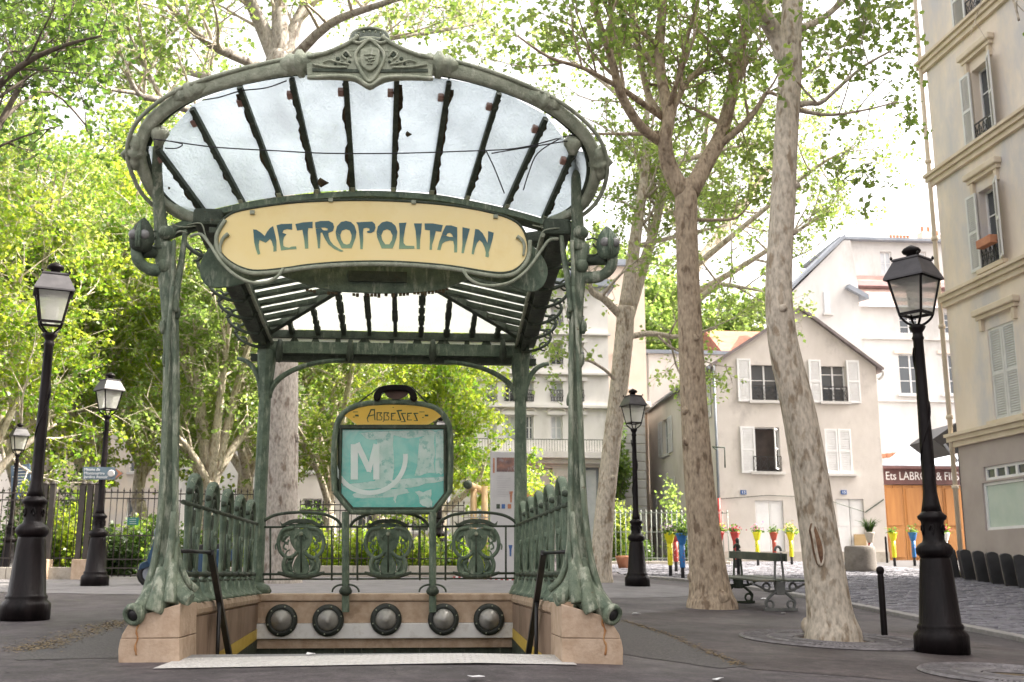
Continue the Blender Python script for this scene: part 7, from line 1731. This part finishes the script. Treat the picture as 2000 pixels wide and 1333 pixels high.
# ================================================================== FLOWER BOLLARDS
PC = {'yellow': pm('yellow_paint', (.72,.66,.01), (.80,.74,.02), 4, .4), 'red': bpy.data.materials['red_paint'], 'blue': pm('blue_paint', (.02,.14,.42), (.04,.2,.5), 4, .4), 'white': M['white'], 'terra': pm('red_clay', (.40,.06,.04), (.5,.09,.06), 4, .5), 'concrete': M['stone_grey']}
PETAL = {'pink': pm('pink_petals', (.55,.06,.22), (.7,.25,.45), 9, .7), 'yellowf': pm('yellow_petals', (.8,.55,.01), (.85,.68,.03), 9, .7), 'redf': pm('red_petals', (.6,.02,.08), (.75,.08,.15), 9, .7), 'mauve': pm('mauve_petals', (.5,.3,.5), (.75,.6,.7), 9, .7)}
def flower_bollard(px, by, colr, flower, label, seed, hgt=1.08, striped=False, plant=1.0, Y=None, grassy=False):
    c = G(px, by) if Y is None else GY(px, Y); e = empty('flower_bollard', c, label, 'planter', 'painted flower bollards'); rr = random.Random(seed)
    MB().lathe([(.045,-.05),(.045,.3),(.042,.32)], 10, c).build('bollard_foot', M['black'], e)
    top = hgt-.26
    if striped:
        n = 5
        for k in range(n):
            z0, z1 = .28+(top-.28)*k/n, .28+(top-.28)*(k+1)/n
            v = MB(); m = 12
            for j in range(2):
                pts = []
                for (zz) in (z0, z1):
                    for i in range(m//2+1):
                        a = 2*math.pi*(i/m+j*.5)+1.2*(zz-.28)/.13; pts.append((c.x+.062*math.cos(a), c.y+.062*math.sin(a), c.z+zz))
                h = m//2+1
                MB().add(pts, [(i, i+1, h+i+1, h+i) for i in range(m//2)], True).build('stripe', PC['red'] if j else PC['white'], e, fix=False)
    else: MB().lathe([(.06,.28),(.066,.3),(.066,.55),(.07,top)], 12, c).build('sleeve', PC[colr], e)
    for k in range(7):
        if striped or colr == 'terra': break
        a = rr.uniform(3.4,6); MB().lathe([(.012,0),(.011,.004),(.003,.006)], 8, c+Vector((.067*math.cos(a), .067*math.sin(a), rr.uniform(.36,top-.05))), axis=(math.cos(a), math.sin(a), 0)).build('dot', PC['red'] if colr == 'blue' else (PC['white'] if colr == 'red' else M['iron_dark']), e)
    pc_ = PC['white'] if striped and not grassy else (PC['concrete'] if grassy else PC[colr])
    MB().lathe([(.06,top-.03),(.075,top),(.10,top+.08),(.13,top+.2),(.142,top+.23),(.142,top+.26),(.12,top+.25)], 14, c).build('pot', pc_, e)
    rng = np.random.default_rng(seed)
    P_ = [tuple(c+Vector((rr.gauss(0,.075*plant), rr.gauss(0,.075*plant), hgt-.02+abs(rr.gauss(0,.085*plant))))) for _ in range(110)]
    if grassy:
        mb = MB()
        for _ in range(90):
            a = rr.uniform(0,6.28); L_ = rr.uniform(.25,.5); o_ = c+Vector((.05*math.cos(a), .05*math.sin(a), hgt-.03)); s = rr.uniform(.2,.75)
            mb.tube([o_, o_+Vector((L_*.4*s*math.cos(a), L_*.4*s*math.sin(a), L_*.65)), o_+Vector((L_*s*math.cos(a), L_*s*math.sin(a), L_*(1-.3*s)))], [.009,.008,.002], 3, caps=False)
        o = mb.build('foliage', M['leaf_deep'], e, fix=False); o['kind'] = 'stuff'
    else:
        o = link('foliage', leaf_mesh('foliage', P_, .09, T_FAR, rng), M['leaf_deep'], e); o['kind'] = 'stuff'
    if flower:
        P_ = [tuple(c+Vector((rr.gauss(0,.09*plant), rr.gauss(0,.09*plant), hgt+.06+abs(rr.gauss(0,.08*plant))))) for _ in range(60)]
        o = link('blossoms', leaf_mesh('blossoms', P_, .06, T_FAR, rng), PETAL[flower], e); o['kind'] = 'stuff'
flower_bollard(1310,1127,'yellow','mauve','yellow flower bollard with mauve blossoms, left of the middle plane tree',1)
flower_bollard(1334,1133,'blue',None,'blue flower bollard with red dots, left of the middle plane tree',2)
flower_bollard(1321,1118,'red',None,'red flower bollard standing between the yellow and blue ones',3)
flower_bollard(1408,1112,'red','yellowf','red flower bollard with yellow blossoms half hidden by the middle plane tree',4)
flower_bollard(1438,1112,'red','redf','red flower bollard with red blossoms at the left end of the bench back',5)
flower_bollard(1481,1107,'yellow','pink','yellow flower bollard behind the bench back, dark pink blossoms',6)
flower_bollard(1514,1105,'terra',None,'clay red flower bollard with green plant at the right end of the bench back',7)
flower_bollard(1547,1105,'yellow','yellowf','yellow flower bollard with a round bunch of yellow blossoms, left of the nearest plane tree',8, plant=1.5)
flower_bollard(1703,1117,'white',None,'red and white striped bollard with grassy plant beside the stone block',9, striped=True, grassy=True)
flower_bollard(1748,1107,'yellow',None,'yellow flower bollard in front of the orange gate, left of the near right lamp',10)
flower_bollard(1787,1106,'blue',None,'blue flower bollard half hidden by the near right lamp',11)
flower_bollard(1851,1106,'white','redf','red and white striped flower bollard in front of the gate, right of the near lamp',12, striped=True)
c = G(1733,1100); e = empty('bollard', c, 'thin dark bollard at the corner of the grey house', 'bollard'); MB().lathe([(.04,-.05),(.04,.9),(.02,.95)], 10, c).build('shaft', M['lampiron'], e)
c = G(1443,1128); e = empty('bollard', c, 'thin dark bollard behind the left end of the bench', 'bollard'); MB().lathe([(.045,-.05),(.045,.85),(.05,.88),(.05,.93),(.02,.97)], 10, c).build('shaft', M['black'], e)
# flower pots near the pale railing
for px, lb in ((1222,'terracotta pot in front of the pale railing left of the far lamp'),):
    c = G(px,1112); e = empty('flower_pot', c, lb, 'pot'); MB().lathe([(.2,0),(.28,.3),(.3,.32),(.3,.38),(.26,.37)], 14, c).build('pot', M['terracotta'], e)
# ================================================================== TREE GRATES
M['grate'] = pm('worn_iron_grate', (.10,.092,.095), (.20,.185,.19), 9, .6, .2, 40)
def grate(cx_, cy_, r0, r1, label):
    z = gz(cx_, cy_); e = empty('tree_grate', (cx_, cy_, z), label, 'grate')
    def at(r, a, dz): x, y = cx_+r*math.cos(a), cy_+r*math.sin(a); return Vector((x, y, gz(x, y)+dz))
    for r in (r0, (r0+r1)/2, r1): MB().tube([at(r, 2*math.pi*i/48, .012) for i in range(49)], .022, 4, caps=False, smooth=False).build('ring', M['grate'], e)
    mb = MB(); n = 88
    for k in range(n):
        a = 2*math.pi*k/n
        mb.bar(at(r0+.03, a, .010), at(r1-.03, a, .010), .022, .022)
    o = mb.build('radial_bars', M['grate'], e); o['kind'] = 'stuff'
    MB().add([at(r1+.02, 2*math.pi*i/40, .005) for i in range(40)], [tuple(range(40))]).build('pit_soil', pm('pit_soil', (.06,.045,.03), (.16,.12,.07), 12, .95, .5, 40) if 'pit_soil' not in bpy.data.materials else bpy.data.materials['pit_soil'], e, fix=False)
t_ = P(1628,1238,12.35); grate(t_.x, 12.35, .42, 1.02, 'round iron grate around the foot of the nearest plane tree')
g_ = G(1985,1322); grate(g_.x, g_.y, .25, .78, 'round iron grate cut by the bottom right corner of the picture')
t_ = P(1388,1178,17.2)
# paper scraps on the asphalt
for k, (px, py) in enumerate(((1352,1172),(1378,1176),(1242,1201),(1530,1200),(608,1270),(1492,1172),(930,1328),(1403,1333))):
    c = G(px, min(py,1330)); rr = random.Random(k); n = 6
    if px == 608: c = Vector((P(608,1271,9.8).x, 9.75, gz(0,9.75)+.004))
    pts = [c+Vector((rr.uniform(.03,.07)*math.cos(6.28*i/n), rr.uniform(.03,.07)*math.sin(6.28*i/n), .012+rr.uniform(0,.02))) for i in range(n)]
    o = MB().prism(pts, (0,0,.004)).build('paper_scrap', M['white']); tag(o, ['white paper scrap at the foot of the middle plane tree, left one','white paper scrap at the foot of the middle plane tree, right one','white scrap on the asphalt right of the right plinth','white scrap under the near bench support','white scrap on the threshold of the stairs','white scrap on the ground beside the far bench support','white scrap at the bottom edge before the stairs','white scrap at the bottom edge right of the stairs'][k], 'litter', 'paper scraps')
for o in bpy.data.objects:
    if '_o' in o: del o['_o']
